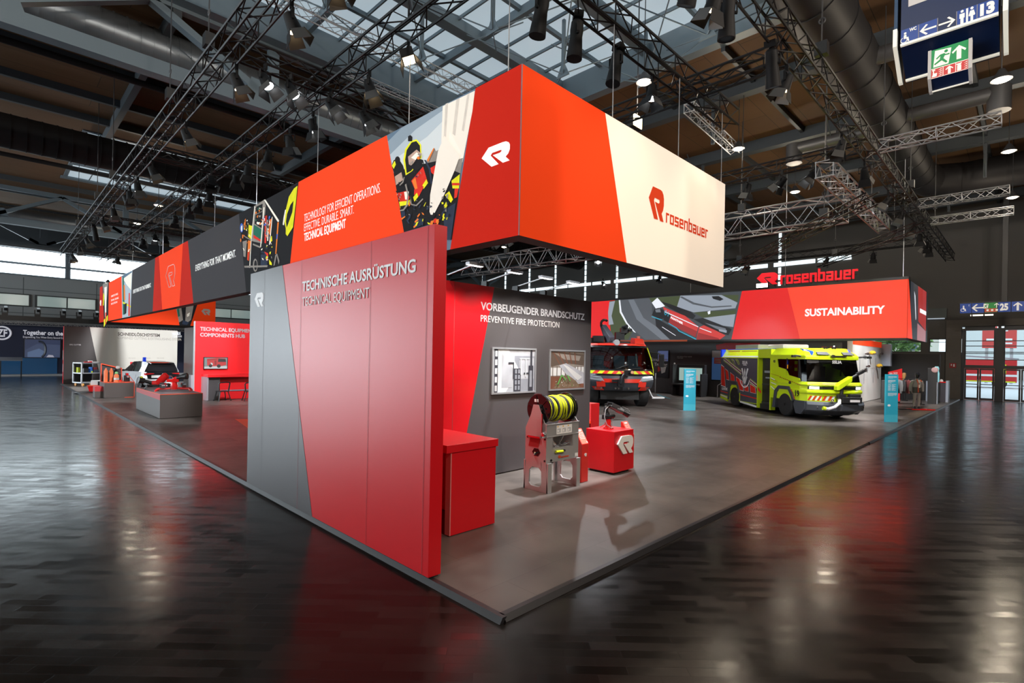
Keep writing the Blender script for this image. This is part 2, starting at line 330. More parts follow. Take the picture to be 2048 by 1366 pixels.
# ---- doors
FRD = mat('door_frame_dark', (.035, .037, .042), .4)
def door(k, y0, y1):
    o = struct(M().bx(DX - .1, DX + .2, y0, y0 + .14, FZ, 4.72).bx(DX - .1, DX + .2, y1 - .14, y1, FZ, 4.72).bx(DX - .1, DX + .2, y0 + .14, y1 - .14, 4.58, 4.85).bx(DX - .08, DX + .18, y0 + .14, y1 - .14, 2.05, 2.27).build('door_%d' % k, FRD))
    m = M()
    for z in (2.62, 3.02, 3.12, 3.52, 3.86): m.bx(DX, DX + .1, y0 + .14, y1 - .14, z, z + .05)
    m.bx(DX, DX + .12, y0 + .14, y0 + .2, 2.27, 4.58).bx(DX, DX + .12, y1 - .2, y1 - .14, 2.27, 4.58)
    m.build('transom_frame', FRD, o)
    M().bx(DX + .03, DX + .045, y0 + .2, y1 - .2, 2.27, 4.58).build('pane', GLASS, o)
    c = (y0 + y1) / 2
    for a, b in ((y0 + .15, c - .01), (c + .01, y1 - .15)):
        q = M().bx(DX - .02, DX + .06, a, a + .09, FZ + .01, 2.04).bx(DX - .02, DX + .06, b - .09, b, FZ + .01, 2.04).bx(DX - .02, DX + .06, a + .09, b - .09, 1.95, 2.04).bx(DX - .02, DX + .06, a + .09, b - .09, FZ + .01, FZ + .14).bx(DX - .02, DX + .06, a + .09, b - .09, .97, 1.02).build('door_leaf', FRD, o)
        M().bx(DX + .01, DX + .025, a + .09, b - .09, FZ + .14, 1.95).build('pane', GLASS, q)
        yy = b - .05 if b < c + .05 else a + .05
        M().tube([(DX - .07, yy, .85), (DX - .07, yy, 1.35)], .015).build('handle', STEEL, q)
door(1, 1.50, 3.28); door(2, -.55, 1.35); door(3, -2.6, -.7)
struct(M().bx(DX - .1, DX + .2, 1.35, 1.5, FZ, 4.85).bx(DX - .1, DX + .2, -.7, -.55, FZ, 4.85).bx(DX - .1, DX + .2, -4.4, -2.6, FZ, 4.85).build('trim_4', FRD))
# ---- roof deck with skylight openings
DZ = 13.12
m = M()
S1 = (-14, 17.3, 2.0, 18.75); S2 = (3.3, 17, 33.6, 43.4)
m.bx(-30, 47, S1[3], S2[2], DZ, DZ + .25); m.bx(-30, S2[0], S2[2], S2[3], DZ, DZ + .25); m.bx(S2[1], 47, S2[2], S2[3], DZ, DZ + .25); m.bx(-30, 47, S2[3], 63, DZ, DZ + .25)
m.bx(S1[1], 47, -16, S1[3], DZ, DZ + .25); m.bx(-30, S1[0], -16, S1[3], DZ, DZ + .25); m.bx(S1[0], S1[1], -16, S1[2], DZ, DZ + .25)
struct(m.build('ceiling', DECK))
def skylight(k, S, z, rx, nb, dp=1):
    o = struct(M().bx(S[0], S[1], S[2], S[3], z, z + .04).build('window_%d' % (n + k), SKYG))
    m = M()
    t = .18
    m.bx(S[0] - t, S[1] + t, S[3] - .02, S[3] + t, DZ - .05, z + .15); m.bx(S[0] - t, S[1] + t, S[2] - t, S[2] + .02, DZ - .05, z + .15)
    m.bx(S[1] - .02, S[1] + t, S[2], S[3], DZ - .05, z + .15); m.bx(S[0] - t, S[0] + .02, S[2], S[3], DZ - .05, z + .15)
    m.bx(S[0] - .3, S[1] + .3, S[3] - .22, S[3] + .3, DZ - .1, DZ - .04).bx(S[1] - .1, S[1] + .3, S[2], S[3], DZ - .1, DZ - .04)
    m.build('kerb_beam', STL, o)
    m = M(); x = S[1] - rx; i = 1
    while x > S[0]:
        w = .17 if i % 4 == 0 else .055; h = (.32 if i % 4 == 0 else .12) * dp
        m.bx(x - w / 2, x + w / 2, S[2], S[3], z - h, z - .005); x -= rx; i += 1
    m.build('rafter', STL, o)
    m = M(); d = (S[3] - S[2]) / nb
    for i in range(1, nb):
        y = S[2] + i * d; b = i % 2 == 0
        m.bx(S[0], S[1], y - (.13 if b else .07), y + (.13 if b else .07), z - (.42 if b else .16) * dp, z - .01)
        if b and dp == 1: m.bx(S[0], S[1], y - .22, y + .22, z - .46, z - .42)
    m.build('purlin', STL, o)
    return o
sk = skylight(1, S1, 14.2, 1.16, 8); skylight(2, S2, 13.16, 1.4, 6, .15)
# hanger posts with gussets and tie rods below the skylight
m = M()
for (px, py) in ((843, 118), (1126, 148), (1290, 165), (985, 60), (651, 18), (1415, 70)):
    p = at(px, py, 'z', 12.2); p = V((min(max(p.x, 2), 16.8), min(max(p.y, 3), 18.3), 12.2))
    q = V((p.x, p.y, 14.1)); m.bar(p, q, .1, .1); m.prism([p + V((-.02, .28, -.1)), p + V((-.02, -.28, -.1)), p + V((-.02, -.06, .35)), p + V((-.02, .06, .35))], (.04, 0, 0))
    for dx, dy in ((2.4, 2.4), (-2.4, 2.4), (2.4, -2.4), (-2.4, -2.4)): m.tube([p, V((min(p.x + dx, 17.2), min(p.y + dy, 18.7), 13.5))], .022, 5)
m.build('tie_rod', STL, sk)
# ---- roof girders running across the hall
def girder(k, y, z0, z1, x0, x1, step, ph, m_=STL, w=.30):
    m = M(); m.bx(x0, x1, y - w / 2, y + w / 2, z0, z0 + .42); m.bx(x0, x1, y - w * .7, y + w * .7, z0 - .05, z0)
    m.bx(x0, x1, y - w / 2, y + w / 2, z1 - .1, z1 + .25)
    x = x0 + ph
    while x < x1:
        m.bx(x - .17, x + .17, y - .12, y + .12, z0 + .3, z1)
        for s in (-1, 1):
            m.bar((x + s * .25, y, z0 + .45), (x + s * step / 2, y, z1 - .05), .22, .30, up=(0, 1, 0))
            m.prism([(x, y - .13, z0 + .35), (x + s * .95, y - .13, z0 + .4), (x + s * .75, y - .13, z0 + .95), (x, y - .13, z0 + .9)], (0, -.02, 0))
        x += step
    return struct(m.build('trim_%d' % k, m_))
girder(5, 19.12, 10.72, 13.0, -28, 46, 7.35, 34.94 - 29.4); girder(7, 49, 10.6, 12.95, -28, 46, 7.35, 35.19 - 29.4); girder(8, 58.5, 10.4, 13, -28, 46, 8.4, 31, STLD)
k = 10
for y in (25.2, 28.4, 31.2, 46.0, 49.5, 55.5):
    struct(M().bx(-30, 46.4, y - .09, y + .09, DZ - .3, DZ).build('trim_%d' % k, STLD)); k += 1
for x in (-12, -4, 4, 12, 20.5, 26.5, 32.5, 38.5, 44):
    m = M()
    if x < 18: m.bx(x - .12, x + .12, 19, 36, DZ - .45, DZ)
    else: m.bx(x - .14, x + .14, -16, 62, DZ - .5, DZ).bx(x - .22, x + .22, -16, 62, DZ - .55, DZ - .5)
    struct(m.build('trim_%d' % k, STLD)); k += 1
for y in (-1.5, 1.6, 7.6, 10.8, 14.0, 17.2):
    struct(M().bx(17.6, 46.4, y - .07, y + .07, DZ - .25, DZ).build('trim_%d' % k, STLD)); k += 1
for (x, y) in ((20.5, 9.2), (26.5, 6.2), (26.5, 12.4), (32.5, 8), (20.5, 15.6), (32.5, 1.6), (38.5, 3.4)):
    struct(M().bar((x, y, 11.0), (x, y, DZ - .5), .12, .12).bar((x, y, 11.0), (x - 1.8, y, DZ - .5), .04, .04).bar((x, y, 11.0), (x + 1.8, y, DZ - .5), .04, .04).build('trim_%d' % k, STLD)); k += 1
# ---- ventilation ducts with ribs
def duct(label, pts, r, ring=.35, m_=DUCT, box=None):
    o = E('ventilation_duct', label, 'duct', pts[0])
    P0 = V(pts[0]); L = [V(p) - P0 for p in pts]
    m = M().tube(L, r, 24)
    for a, b in zip(L, L[1:]):
        d = (b - a); n_ = int(d.length / ring)
        for i in range(n_ + 1): c = a + d * (i / max(1, n_)); dd = d.normalized() * .02; m.cyl(c - dd, c + dd, r + .025, n=24)
    m.build('duct_pipe', m_, o, smooth=True); return o
DUCTD = mat('dark_duct', (.016, .015, .016), .55, 0, spec=.25)
duct('silver ribbed duct below the roof beside the large skylight', [(-24, 21.0, 12.4), (17, 21.0, 12.4)], .62)
duct('dark ribbed duct crossing in front of the far skylight', [(-24, 31, 11.45), (40, 31, 11.45)], .72, .5, DUCTD)
duct('pale ribbed duct near the far wall above the bright windows', [(-24, 51.5, 11.6), (40, 51.5, 11.6)], .6, .4)
o = duct('wide black duct running along the roof to the doors', [(10, 4.25, 12.0), (33.2, 4.25, 12.0), (35.0, 3.9, 12.0), (35.7, 2.6, 12.0), (35.8, -14, 12.0)], .8, 1.6, DUCTD)
for x, y1 in ((19.5, 1.2), (25.0, 1.0), (25.6, 7.6)):
    s = 1 if y1 > 4 else -1
    m = M().tube([V((x - 10, s * .5, -.1)), V((x - 10, y1 - 4.25, -.1)), V((x - 10, y1 - 4.25 + s * .2, -.15))], .26, 16); m.cyl(V((x - 10, y1 - 4.25 + s * .1, .1)), V((x - 10, y1 - 4.25 + s * .1, -.75)), .33, n=16); m.build('branch_pipe', mat('grey_pipe', (.09, .09, .095), .45, .3), o, smooth=True)
for y in (24.0, 38.2): duct('thin pipe under the roof deck by the %s' % ('large skylight' if y < 30 else 'far skylight'), [(-24, y, 12.35), (30, y, 12.35)], .12, 6, DUCTD)
# ================================================================== BOOTH WALLS, HANGING BANNERS, SCREEN WALL
SEAM = mat('panel_joint', (.30, .03, .035), .6); SEAMG = mat('panel_joint_grey', (.07, .065, .065), .6)
# ---- front wall beside the aisle
F = FX(3.18)
y0, y1, zt = 4.31, 9.59, 3.63
fw = M().bx(3.18, 3.34, y0, y1, .02, zt).build('exhibition_wall', RED, bevel=.004)
tag(fw, 'tall red and grey wall panel nearest the camera, lettered TECHNISCHE AUSRÜSTUNG', 'exhibition wall')
ua, ub = uv(F, 565, 532)[0], uv(F, 624.5, 1036)[0]
M().slab(F, [(-y1, .02), (ub, .02), (ua, zt), (-y1, zt)], 0, .004).build('grey_panel', GREYW, fw)['label'] = 'slanted grey panel'
M().bx(3.2, 3.32, y0 + .02, y1 - .02, 0, .02).build('base_strip', BLACK, fw)
m = M()
for u in (-8.93, -5.55, -4.42, -7.5): m.rect(F, u - .003, u + .003, .02, zt, .0055, 1 if u < ua - .3 else 0)
m.build('panel_joint', [SEAM, SEAMG], fw)
ptext('lettering', 'TECHNISCHE AUSRÜSTUNG', F, (605.5, 579.5), (832, 548), (605.5, 561), LETW, fw, bold=.022)
ptext('lettering', 'TECHNICAL EQUIPMENT', F, (605.5, 611), (739.5, 597), (605.5, 594), LETL, fw)
a = uv(F, 510, 615); b = uv(F, 528, 584); logo('logo', F, a[0], a[1], b[0] - a[0], b[1] - a[1], LETW, fw)
# ---- second wall, behind the hose reel
VY = 7.26; F = FY(VY)
x1 = 9.89
vw = M().bx(3.34, x1, VY, VY + .16, .02, 3.6).build('exhibition_wall', GREYW, bevel=.004)
tag(vw, 'grey wall with red slanted end behind the hose reel, lettered VORBEUGENDER BRANDSCHUTZ', 'exhibition wall')
ua, ub = uv(F, 988.5, 574)[0], uv(F, 938, 868)[0]; ub2 = ub + (ub - ua) * .45
M().slab(F, [(3.36, .02), (ub2, .02), (ua, 3.6), (3.36, 3.6)], 0, .004).build('red_panel', RED, vw)['label'] = 'red slanted end panel'
M().bx(3.36, x1 - .03, VY + .03, VY + .13, 0, .02).build('base_strip', BLACK, vw)
m = M()
for px in (1127, 909): u = uv(F, px, 600)[0]; m.rect(F, u - .003, u + .003, .02, 3.6, .0055, 1)
m.build('panel_joint', [SEAM, SEAMG], vw)
ptext('lettering', 'VORBEUGENDER BRANDSCHUTZ', F, (961, 618), (1168.5, 641), (961, 603), LETW, vw, bold=.02)
ptext('lettering', 'PREVENTIVE FIRE PROTECTION', F, (961, 642.5), (1118, 656), (961, 629.5), LETL, vw)
for i, px in enumerate((895, 975, 1037, 1092)):          # arm lamps clipped on top of the wall
    x = uv(F, px, 580)[0]; o = E('arm_light', 'slim arm lamp on top of the grey wall, %s from its red end' % ORD[i], 'lamp', (x, VY + .05, 3.6), group='arm lamps on the grey wall')
    M().bx(-.03, .03, -.05, .1, 0, .1).build('clamp', BLACK, o); M().bar((0, 0, .09), (.0, -.72, .20), .025, .02).build('arm', ALU, o)
    M().bx(-.16, .16, -.82, -.72, .18, .22).build('lamp_head', ALU, o); M().bx(-.15, .15, -.81, -.73, .174, .18).build('lens', mat('arm_lamp_lens', (.8, .8, .8), .4, emit=(1, .95, .9), es=4), o); spot('arm_spot', (x, VY - .72, 3.74), (x, VY - .1, 0), 170, (1, .95, .9), 130, 1, .1)
# ---- framed photographs on that wall
def picture(tl, br, label, prints, mats):
    a = uv(F, *tl); b = uv(F, *br); u0, u1 = a[0], b[0]; v1, v0 = a[1], b[1]
    o = E('framed_picture', label, 'picture', F.p((u0 + u1) / 2, v0, 0), group='framed photographs on the grey wall'); o.location.y -= .001
    G = Fr((-(u1 - u0) / 2, 0, 0), (1, 0, 0), (0, 0, 1)); w, h = u1 - u0, v1 - v0
    m = M()
    for r_ in ((0, w, 0, .035), (0, w, h - .035, h), (0, .035, .035, h - .035), (w - .035, w, .035, h - .035)): m.slab(G, [(r_[0], r_[2]), (r_[1], r_[2]), (r_[1], r_[3]), (r_[0], r_[3])], .002, .03)
    m.build('frame', ALU, o)
    m = M(); m.rect(G, .035, w - .035, .035, h - .035, .012, 0)
    for i, (poly, mi) in enumerate(prints): m.flat(G, [(.035 + x * (w - .07), .035 + y * (h - .07)) for x, y in poly], .0125 + .0003 * (i + 1), mi)
    m.build('photo_print', mats, o)
def RC(a, b, c, d): return [(a, c), (b, c), (b, d), (a, d)]
g1 = [speck(mat('print_mist', (.36, .37, .40), .5), 3, .35), speck(mat('print_grey', (.22, .23, .26), .5), 3, .3), mat('print_dark', (.03, .03, .04), .5), mat('print_white', (.52, .53, .55), .5)]
pr = [(RC(.5, 1, 0, .85), 1), (RC(.62, .98, .3, .8), 0), ([(.1, 1), (.35, 1), (.62, .5), (.3, 0), (.1, 0)], 3), ([(.2, .9), (.5, .5), (.45, .1), (.2, .1)], 0), (RC(.03, .11, 0, 1), 2)]
pr += [(RC(.045, .095, .03 + i * .2, .16 + i * .2), 3) for i in range(5)]
pr += [(RC(.48, .65, 0, .55), 2)] + [(RC(.51 + .075 * j, .555 + .075 * j, .04 + i * .13, .14 + i * .13), 1) for i in range(4) for j in range(2)]
pr += [(RC(.84, .96, 0, .62), 2), (RC(.87, .93, .1, .5), 1), (RC(.885, .93, .62, 1), 2), (RC(.35, .48, .66, .70), 2), (RC(.46, .48, .3, .68), 2), (RC(.72, .86, .42, .45), 2), (RC(.62, .86, .78, .80), 3), (RC(.64, .66, .4, .8), 3), (RC(.76, .78, .35, .78), 3)]
picture((983, 694), (1069.5, 784.5), 'framed grey photograph of a misty street on the grey wall', pr, g1)
g2 = [speck(mat('print_shed', (.22, .19, .165), .5), 6, .4), mat('print_beam', (.09, .065, .05), .5), mat('print_daylight', (.55, .55, .54), .5), mat('print_green', (.10, .28, .07), .5), speck(mat('print_rubble', (.17, .12, .075), .5), 9, .6), mat('print_mist', (.58, .59, .61), .5), speck(mat('print_rust', (.15, .06, .035), .5), 6, .4)]
pr = [(RC(0, 1, .55, 1), 0), ([(0, 1), (1, .92), (1, .62), (.45, .68), (0, .58)], 1), ([(.1, .95), (.9, .88), (.85, .75), (.4, .78)], 0)] + [([(.05 + i * .16, .98), (.08 + i * .16, .98), (.28 + i * .12, .66), (.25 + i * .12, .66)], 6) for i in range(5)]
pr += [(RC(.0, .42, .35, .56), 2), (RC(.75, 1, .32, .58), 2)] + [(RC(.06 + i * .12, .08 + i * .12, .3, .6), 1) for i in range(4)] + [(RC(.8 + i * .1, .82 + i * .1, .3, .6), 1) for i in range(2)]
pr += [(RC(0, 1, 0, .33), 6), ([(.25, .62), (.45, .68), (1, .42), (1, .12), (.7, .1)], 5), ([(.35, .66), (.5, .60), (.95, .3), (.8, .2)], 2), ([(.08, .02), (.9, .02), (.75, .2), (.55, .34), (.4, .3), (.2, .14)], 4)]
random.seed(3)
for i in range(60):
    x, y = random.uniform(.12, .85), random.uniform(.03, .22); s = random.uniform(.012, .03); pr.append(([(x, y), (x + s, y + s * .4), (x + s * .7, y + s * 1.2)], random.choice((0, 1, 2, 6, 3))))
pr += [([(.18, .12), (.22, .12), (.33, .36), (.29, .37)], 3), ([(.29, .37), (.33, .37), (.45, .24), (.42, .22)], 3), ([(.46, .36), (.5, .36), (.58, .2), (.54, .2)], 3)]
picture((1098, 698.5), (1167.5, 778), 'framed photograph of a barn fire spray on the grey wall', pr, g2)
# ---- red counter between the two walls
o = E('counter', 'red counter with thick top standing behind the nearest red wall', 'counter', (4.1, 5.14, 0))
zt = at(993, 878, 'y', 5.14).z; PINK = mat('edge_band_pink', (.62, .20, .19), .4)
M().bx(-.06, .83, 0, 2.11, zt - .1, zt).build('countertop', RED, o, bevel=.003)
M().bx(.035, .80, .015, .115, .01, zt - .1).bx(.02, .035, .015, .115, .01, zt - .1, 1).build('end_panel', [RED, PINK], o)
M().bx(.66, .78, .115, 2.11, .01, zt - .1).build('back_panel', RED, o)
# ---- the large suspended banner (left and right faces)
bx_, by_, z0, z1, bX, bY = 5.55, 5.43, 4.10, 6.66, 12.84, 47.57
ban = E('suspended_banner', 'huge red hanging fabric banner that turns the corner over the booth', 'banner', (bx_, by_, z0))
BK = mat('banner_back', (.02, .02, .022), .8)
M().bx(0, .3, 0, bY - by_, 0, z1 - z0).build('banner_frame', BK, ban); M().bx(.3, bX - bx_, 0, .3, 0, z1 - z0).build('banner_frame', BK, ban)
PH_SKY = glow_fabric('print_storm_sky', (.10, .15, .21)); PH_SKY2 = glow_fabric('print_pale_sky', (.36, .42, .47)); PH_SPRAY = glow_fabric('print_spray', (.70, .65, .58)); PH_BLK = glow_fabric('print_black', (.014, .014, .016))
PH_YEL = glow_fabric('print_yellow', (.62, .60, .02)); PH_RED = glow_fabric('print_red', (.55, .03, .02)); PH_GRY = glow_fabric('print_metal', (.22, .20, .18)); PH_ORG = glow_fabric('print_orange', (.65, .17, .03)); PH_NAVY = glow_fabric('print_navy', (.025, .035, .06))
PH_SKIN = glow_fabric('print_visor', (.38, .27, .22)); PH_GRN = glow_fabric('print_teal', (.02, .12, .08)); PH_WHT = glow_fabric('print_bright', (.75, .70, .62)); PH_BLU = glow_fabric('print_blue', (.05, .12, .45))
PH = [PH_SKY, PH_SKY2, PH_SPRAY, PH_BLK, PH_YEL, PH_RED, PH_GRY, PH_ORG, PH_NAVY, PH_SKIN, PH_GRN, PH_WHT, PH_BLU]
# measured splits along the left face: (y at top, y at bottom)
F = FX(bx_); L0 = V((-bx_, -by_, -z0))
def U(px, py): return uv(F, px, py)[0]
def face(name, ul0, ul1, ur0, ur1, m_, lab=None, off=.004):
    """panel between slanted splits given at top (0) and bottom (1)"""
    mm = M().flat(F, [(ul1, z0), (ur1, z0), (ur0, z1), (ul0, z1)], off); mm.v = [tuple(V(v) + L0) for v in mm.v]
    p = mm.build(name, m_, ban)
    if lab: p['label'] = lab
    return p
def SP(a, b):      # a measured slanted split, extended to the true top and bottom of the banner
    (ua_, va), (ub_, vb) = uv(F, *a), uv(F, *b); k_ = (ub_ - ua_) / (vb - va); return (ua_ + k_ * (z1 - va), ua_ + k_ * (z0 - va))
sp = [(-bY, -bY), (U(205, 568.7), U(208, 655)), (U(218, 564), U(216.8, 640)), (U(243, 552.5), U(244.6, 636)), (U(265, 541), U(260.8, 631.7)), (U(310.6, 515), U(305.6, 621)), (U(376, 480), U(387, 602)), SP((478, 426), (489, 545)), SP((597, 370), (581.2, 522.5)), SP((773.6, 269), (808.7, 463)), SP((951, 180), (903.8, 480)), (-by_, -by_)]
names = [('red_panel', REDD, None), ('photo_panel', PH_BLK, None), ('red_panel', REDO, 'bright red panel'), ('photo_panel', PH_SKY2, 'photo of sky and turntable ladders'), ('charcoal_panel', CHAR, None), ('red_panel', REDD, None), ('charcoal_panel', CHAR, 'charcoal panel'), ('photo_panel', PH_BLK, 'night photo of an open fire engine'), ('red_panel', REDO, 'bright orange red panel'), ('photo_panel', PH_SKY, 'photo of firefighters spraying water'), ('red_panel', REDD, 'red corner panel in a less lit tone')]
for i, (nm, m_, lab) in enumerate(names): face(nm, sp[i][0], sp[i][1], sp[i + 1][0], sp[i + 1][1], m_, lab)
face('red_panel', U(318, 513), U(325, 615.5), U(366, 484), U(359, 608), REDO, 'brighter slanted red panel', .006)
def loc(o_): 
    for v in o_.data.vertices: v.co += L0
    return o_
ptext_ = ptext
def btext(*a, **k): return loc(ptext(*a, off=.009, thick=.003, **k))
btext('lettering', 'EVERYTHING FOR THAT MOMENT.', F, (391.5, 542), (472, 514), (391.5, 530), BWHITE, ban, bold=.01)
btext('lettering', 'EVERYTHING FOR THAT MOMENT.', F, (266.5, 587), (302.5, 574), (266.5, 580), BWHITE, ban, bold=.01)
btext('lettering', 'TECHNOLOGY FOR EFFICIENT OPERATIONS.', F, (609, 444.5), (762, 384.5), (609, 429), BWHITE, ban, bold=-.01)
btext('lettering', 'EFFECTIVE. DURABLE. SMART.', F, (609, 463), (708.5, 427.5), (609, 448), BWHITE, ban, bold=-.01)
btext('lettering', 'TECHNICAL EQUIPMENT', F, (609, 482), (692, 455.5), (609, 467), BWHITE, ban, bold=.02)
for t, a, b, c in (('CONNECTED TO FORCES.', (222.5, 595), (236.5, 589), (222.5, 591.5)), ('STRONG. RELIABLE.', (222.5, 603), (238, 597), (222.5, 599.5)), ('SOLUTIONS', (222.5, 610), (235, 605.5), (222.5, 606.5))): btext('lettering', t, F, a, b, c, BWHITE, ban)
def blogo(name, pa, pb, m_, outline=False):
    a = uv(F, *pa); b = uv(F, *pb); w, h = b[0] - a[0], b[1] - a[1]
    if not outline: return loc(logo(name, F, a[0], a[1], w, h, m_, ban, off=.009))
    mm = M(); P = [(a[0] + x * w, a[1] + y * h) for x, y in LOGO]
    for p, q in zip(P, P[1:] + P[:1]): mm.tube([F.p(*p, .012), F.p(*q, .012)], .013, 4)
    return loc(mm.build(name, m_, ban))
blogo('logo', (964, 341), (1021, 279), BWHITE); blogo('logo', (332, 577), (351, 527), LETL, True); blogo('logo', (200, 612), (203, 600), BWHITE)
for i_ in (3, 4, 5, 6, 8, 9): speck(PH[i_], 5, .45)
def prints(name, polys, off=.008):
    mm = M()
    for i, (P, mi) in enumerate(polys): mm.flat(F, [uv(F, *p) for p in P], off + .0004 * i, mi)
    mm.v = [tuple(V(v) + L0) for v in mm.v]; return mm.build(name, PH, ban)
def circ(cx, cy, rx, ry, n=14, sk=0): return [(cx + rx * math.cos(t * 2 * math.pi / n) + sk * ry * math.sin(t * 2 * math.pi / n), cy + ry * math.sin(t * 2 * math.pi / n)) for t in range(n)]
Z = lambda pts: [(760 + x * .2195, 180 + y * .2195) for x, y in pts]        # traced on an enlarged copy
T_ = lambda pts: [(470 + x * .1245, 370 + y * .1245) for x, y in pts]
SKM, SKP, SPD = len(PH), len(PH) + 1, len(PH) + 2
PH += [glow_fabric('print_mid_sky', (.21, .265, .32)), glow_fabric('print_white_sky', (.50, .54, .56)), speck(glow_fabric('print_spray_shade', (.52, .48, .43)), 6, .3)]
ff = [(Z([(200, 345), (560, 150), (860, 10), (755, 660), (110, 700), (75, 470)]), SKM), (Z([(330, 360), (600, 170), (860, 10), (755, 660), (120, 700), (95, 590)]), 1), (Z([(430, 430), (600, 260), (860, 10), (755, 660), (135, 740), (110, 650), (240, 560)]), SKP), (Z([(575, 150), (868, 8), (845, 200), (755, 660), (560, 560)]), 2),
      (Z([(640, 380), (760, 600), (700, 760), (600, 700)]), 11), (Z([(600, 130), (625, 118), (600, 520), (580, 540)]), SPD), (Z([(700, 90), (730, 75), (690, 420), (665, 400)]), SPD), (Z([(800, 40), (822, 30), (770, 380), (750, 370)]), SPD),
      (Z([(430, 640), (470, 580), (500, 530), (515, 560), (540, 545), (560, 540), (600, 610), (700, 640), (760, 620), (700, 1000), (440, 1000)]), 6),
      (Z([(128, 760), (165, 740), (240, 720), (330, 690), (560, 640), (640, 720), (735, 760), (715, 1000), (658, 1366), (600, 1366), (590, 1245), (480, 1220), (222, 1296)]), 3),
      # rear helmet and mask
      (Z([(110, 690), (130, 640), (170, 620), (215, 690), (245, 800), (215, 850), (140, 780)]), 3), (Z([(112, 690), (140, 645), (150, 680), (130, 720)]), 4), (Z([(140, 790), (200, 750), (215, 820), (150, 870)]), 9), (Z(circ(165, 640, 24, 34)), 3), (Z([(150, 880), (210, 835), (240, 870), (210, 930), (160, 930)]), 3),
      (Z([(165, 940), (250, 920), (275, 980), (250, 1050), (190, 1030)]), 5), (Z([(225, 930), (268, 925), (262, 1000), (235, 1000)]), 11), (Z([(180, 1020), (270, 1010), (265, 1060), (190, 1080)]), 4), (Z([(190, 1060), (300, 1040), (300, 1270), (225, 1290)]), 3),
      # near helmet
      (Z([(218, 640), (235, 540), (290, 465), (340, 452), (380, 500), (385, 620), (300, 740), (240, 780)]), 4), (Z([(235, 640), (250, 550), (295, 480), (338, 468), (370, 510), (376, 620), (290, 740), (250, 760)]), 3), (Z([(262, 470), (262, 425), (283, 412), (302, 430), (300, 470)]), 3),
      (Z([(262, 610), (340, 545), (388, 585), (345, 640), (290, 690), (270, 680)]), 9), (Z([(290, 620), (340, 570), (372, 590), (330, 640)]), 11), (Z([(285, 710), (345, 620), (400, 640), (410, 690), (340, 740)]), 3), (Z(circ(357, 622, 14, 14)), 7),
      (Z([(292, 830), (400, 700), (430, 800), (445, 850), (330, 920)]), 5), (Z([(300, 830), (330, 800), (350, 900), (330, 915)]), 7), (Z([(395, 870), (430, 815), (445, 850), (405, 905)]), 4), (Z([(310, 980), (345, 935), (356, 975), (322, 1020)]), 4), (Z([(320, 910), (410, 880), (360, 975), (345, 940), (318, 960)]), 5), (Z([(458, 720), (525, 680), (520, 790), (480, 760)]), 5),
      (Z([(410, 640), (425, 640), (470, 720), (485, 850), (470, 860), (455, 730)]), 8), (Z([(660, 830), (735, 770), (728, 900), (670, 900)]), 4), (Z([(665, 850), (735, 850), (735, 872), (665, 872)]), 5), (Z([(690, 900), (725, 900), (710, 980), (685, 990)]), 5), (Z([(600, 960), (640, 925), (675, 1000), (655, 1030)]), 4), (Z([(590, 1060), (612, 1020), (625, 1050), (600, 1100)]), 4), (Z([(575, 1190), (590, 1130), (600, 1190)]), 4),
      (Z([(590, 1180), (620, 1080), (700, 1030), (655, 1366), (600, 1366)]), 8), (Z([(200, 1110), (235, 1100), (240, 1160), (205, 1180)]), 8), (Z([(205, 1170), (240, 1150), (240, 1160), (208, 1185)]), 7), (Z([(315, 1230), (345, 1165), (390, 1180), (380, 1240), (330, 1260)]), 8), (Z([(325, 1200), (355, 1170), (362, 1185), (330, 1215)]), 7), (Z([(315, 1245), (340, 1225), (345, 1240), (318, 1262)]), 7), (Z([(500, 1180), (525, 1170), (520, 1215), (500, 1215)]), 5), (Z([(350, 1150), (372, 1125), (375, 1135), (355, 1165)]), 7),
      (Z([(462, 1125), (468, 960), (540, 560), (600, 420), (740, 600), (690, 740), (600, 950), (500, 1140)]), 2), (Z(circ(480, 1140, 38, 26)), 3), (Z([(465, 1115), (470, 1040), (510, 1080), (490, 1140), (472, 1138)]), 2), (Z([(440, 640), (500, 530), (505, 540), (450, 660)]), 7), (Z([(290, 960), (300, 1040), (340, 1050), (400, 990), (405, 1000), (345, 1062), (292, 1050)]), 6)]
rnd = random.Random(11)
def strokes(lst, n_, x0, x1, y0, y1, mis, ww, hh, T):
    for _k in range(n_):
        x, y = rnd.uniform(x0, x1), rnd.uniform(y0, y1); a = rnd.uniform(-.5, .5); w_, h_ = rnd.uniform(*ww), rnd.uniform(*hh)
        lst.append((T([(x, y), (x + w_, y + a * w_), (x + w_ * .8 + a * h_, y + h_), (x + a * h_, y + h_ * .9)]), rnd.choice(mis)))
strokes(ff, 34, 250, 560, 1000, 1210, (8, 8, 6, 3, 7, 4), (6, 30), (8, 40), Z); strokes(ff, 18, 570, 650, 900, 1180, (8, 6, 4, 3), (5, 20), (8, 40), Z); strokes(ff, 10, 150, 240, 840, 1000, (8, 6, 9, 3), (6, 20), (8, 25), Z); strokes(ff, 10, 300, 420, 640, 800, (8, 6, 3, 5), (6, 22), (8, 30), Z)
ff += [(Z([(250, 870), (262, 860), (285, 960), (275, 1060), (240, 1105), (205, 1110), (205, 1100), (235, 1092), (265, 1045), (272, 960)]), 6), (Z([(240, 800), (248, 800), (236, 850), (205, 880), (200, 872), (228, 842)]), 6), (Z([(372, 585), (400, 600), (392, 612), (366, 598)]), 6)]
prints('photo_print', ff)
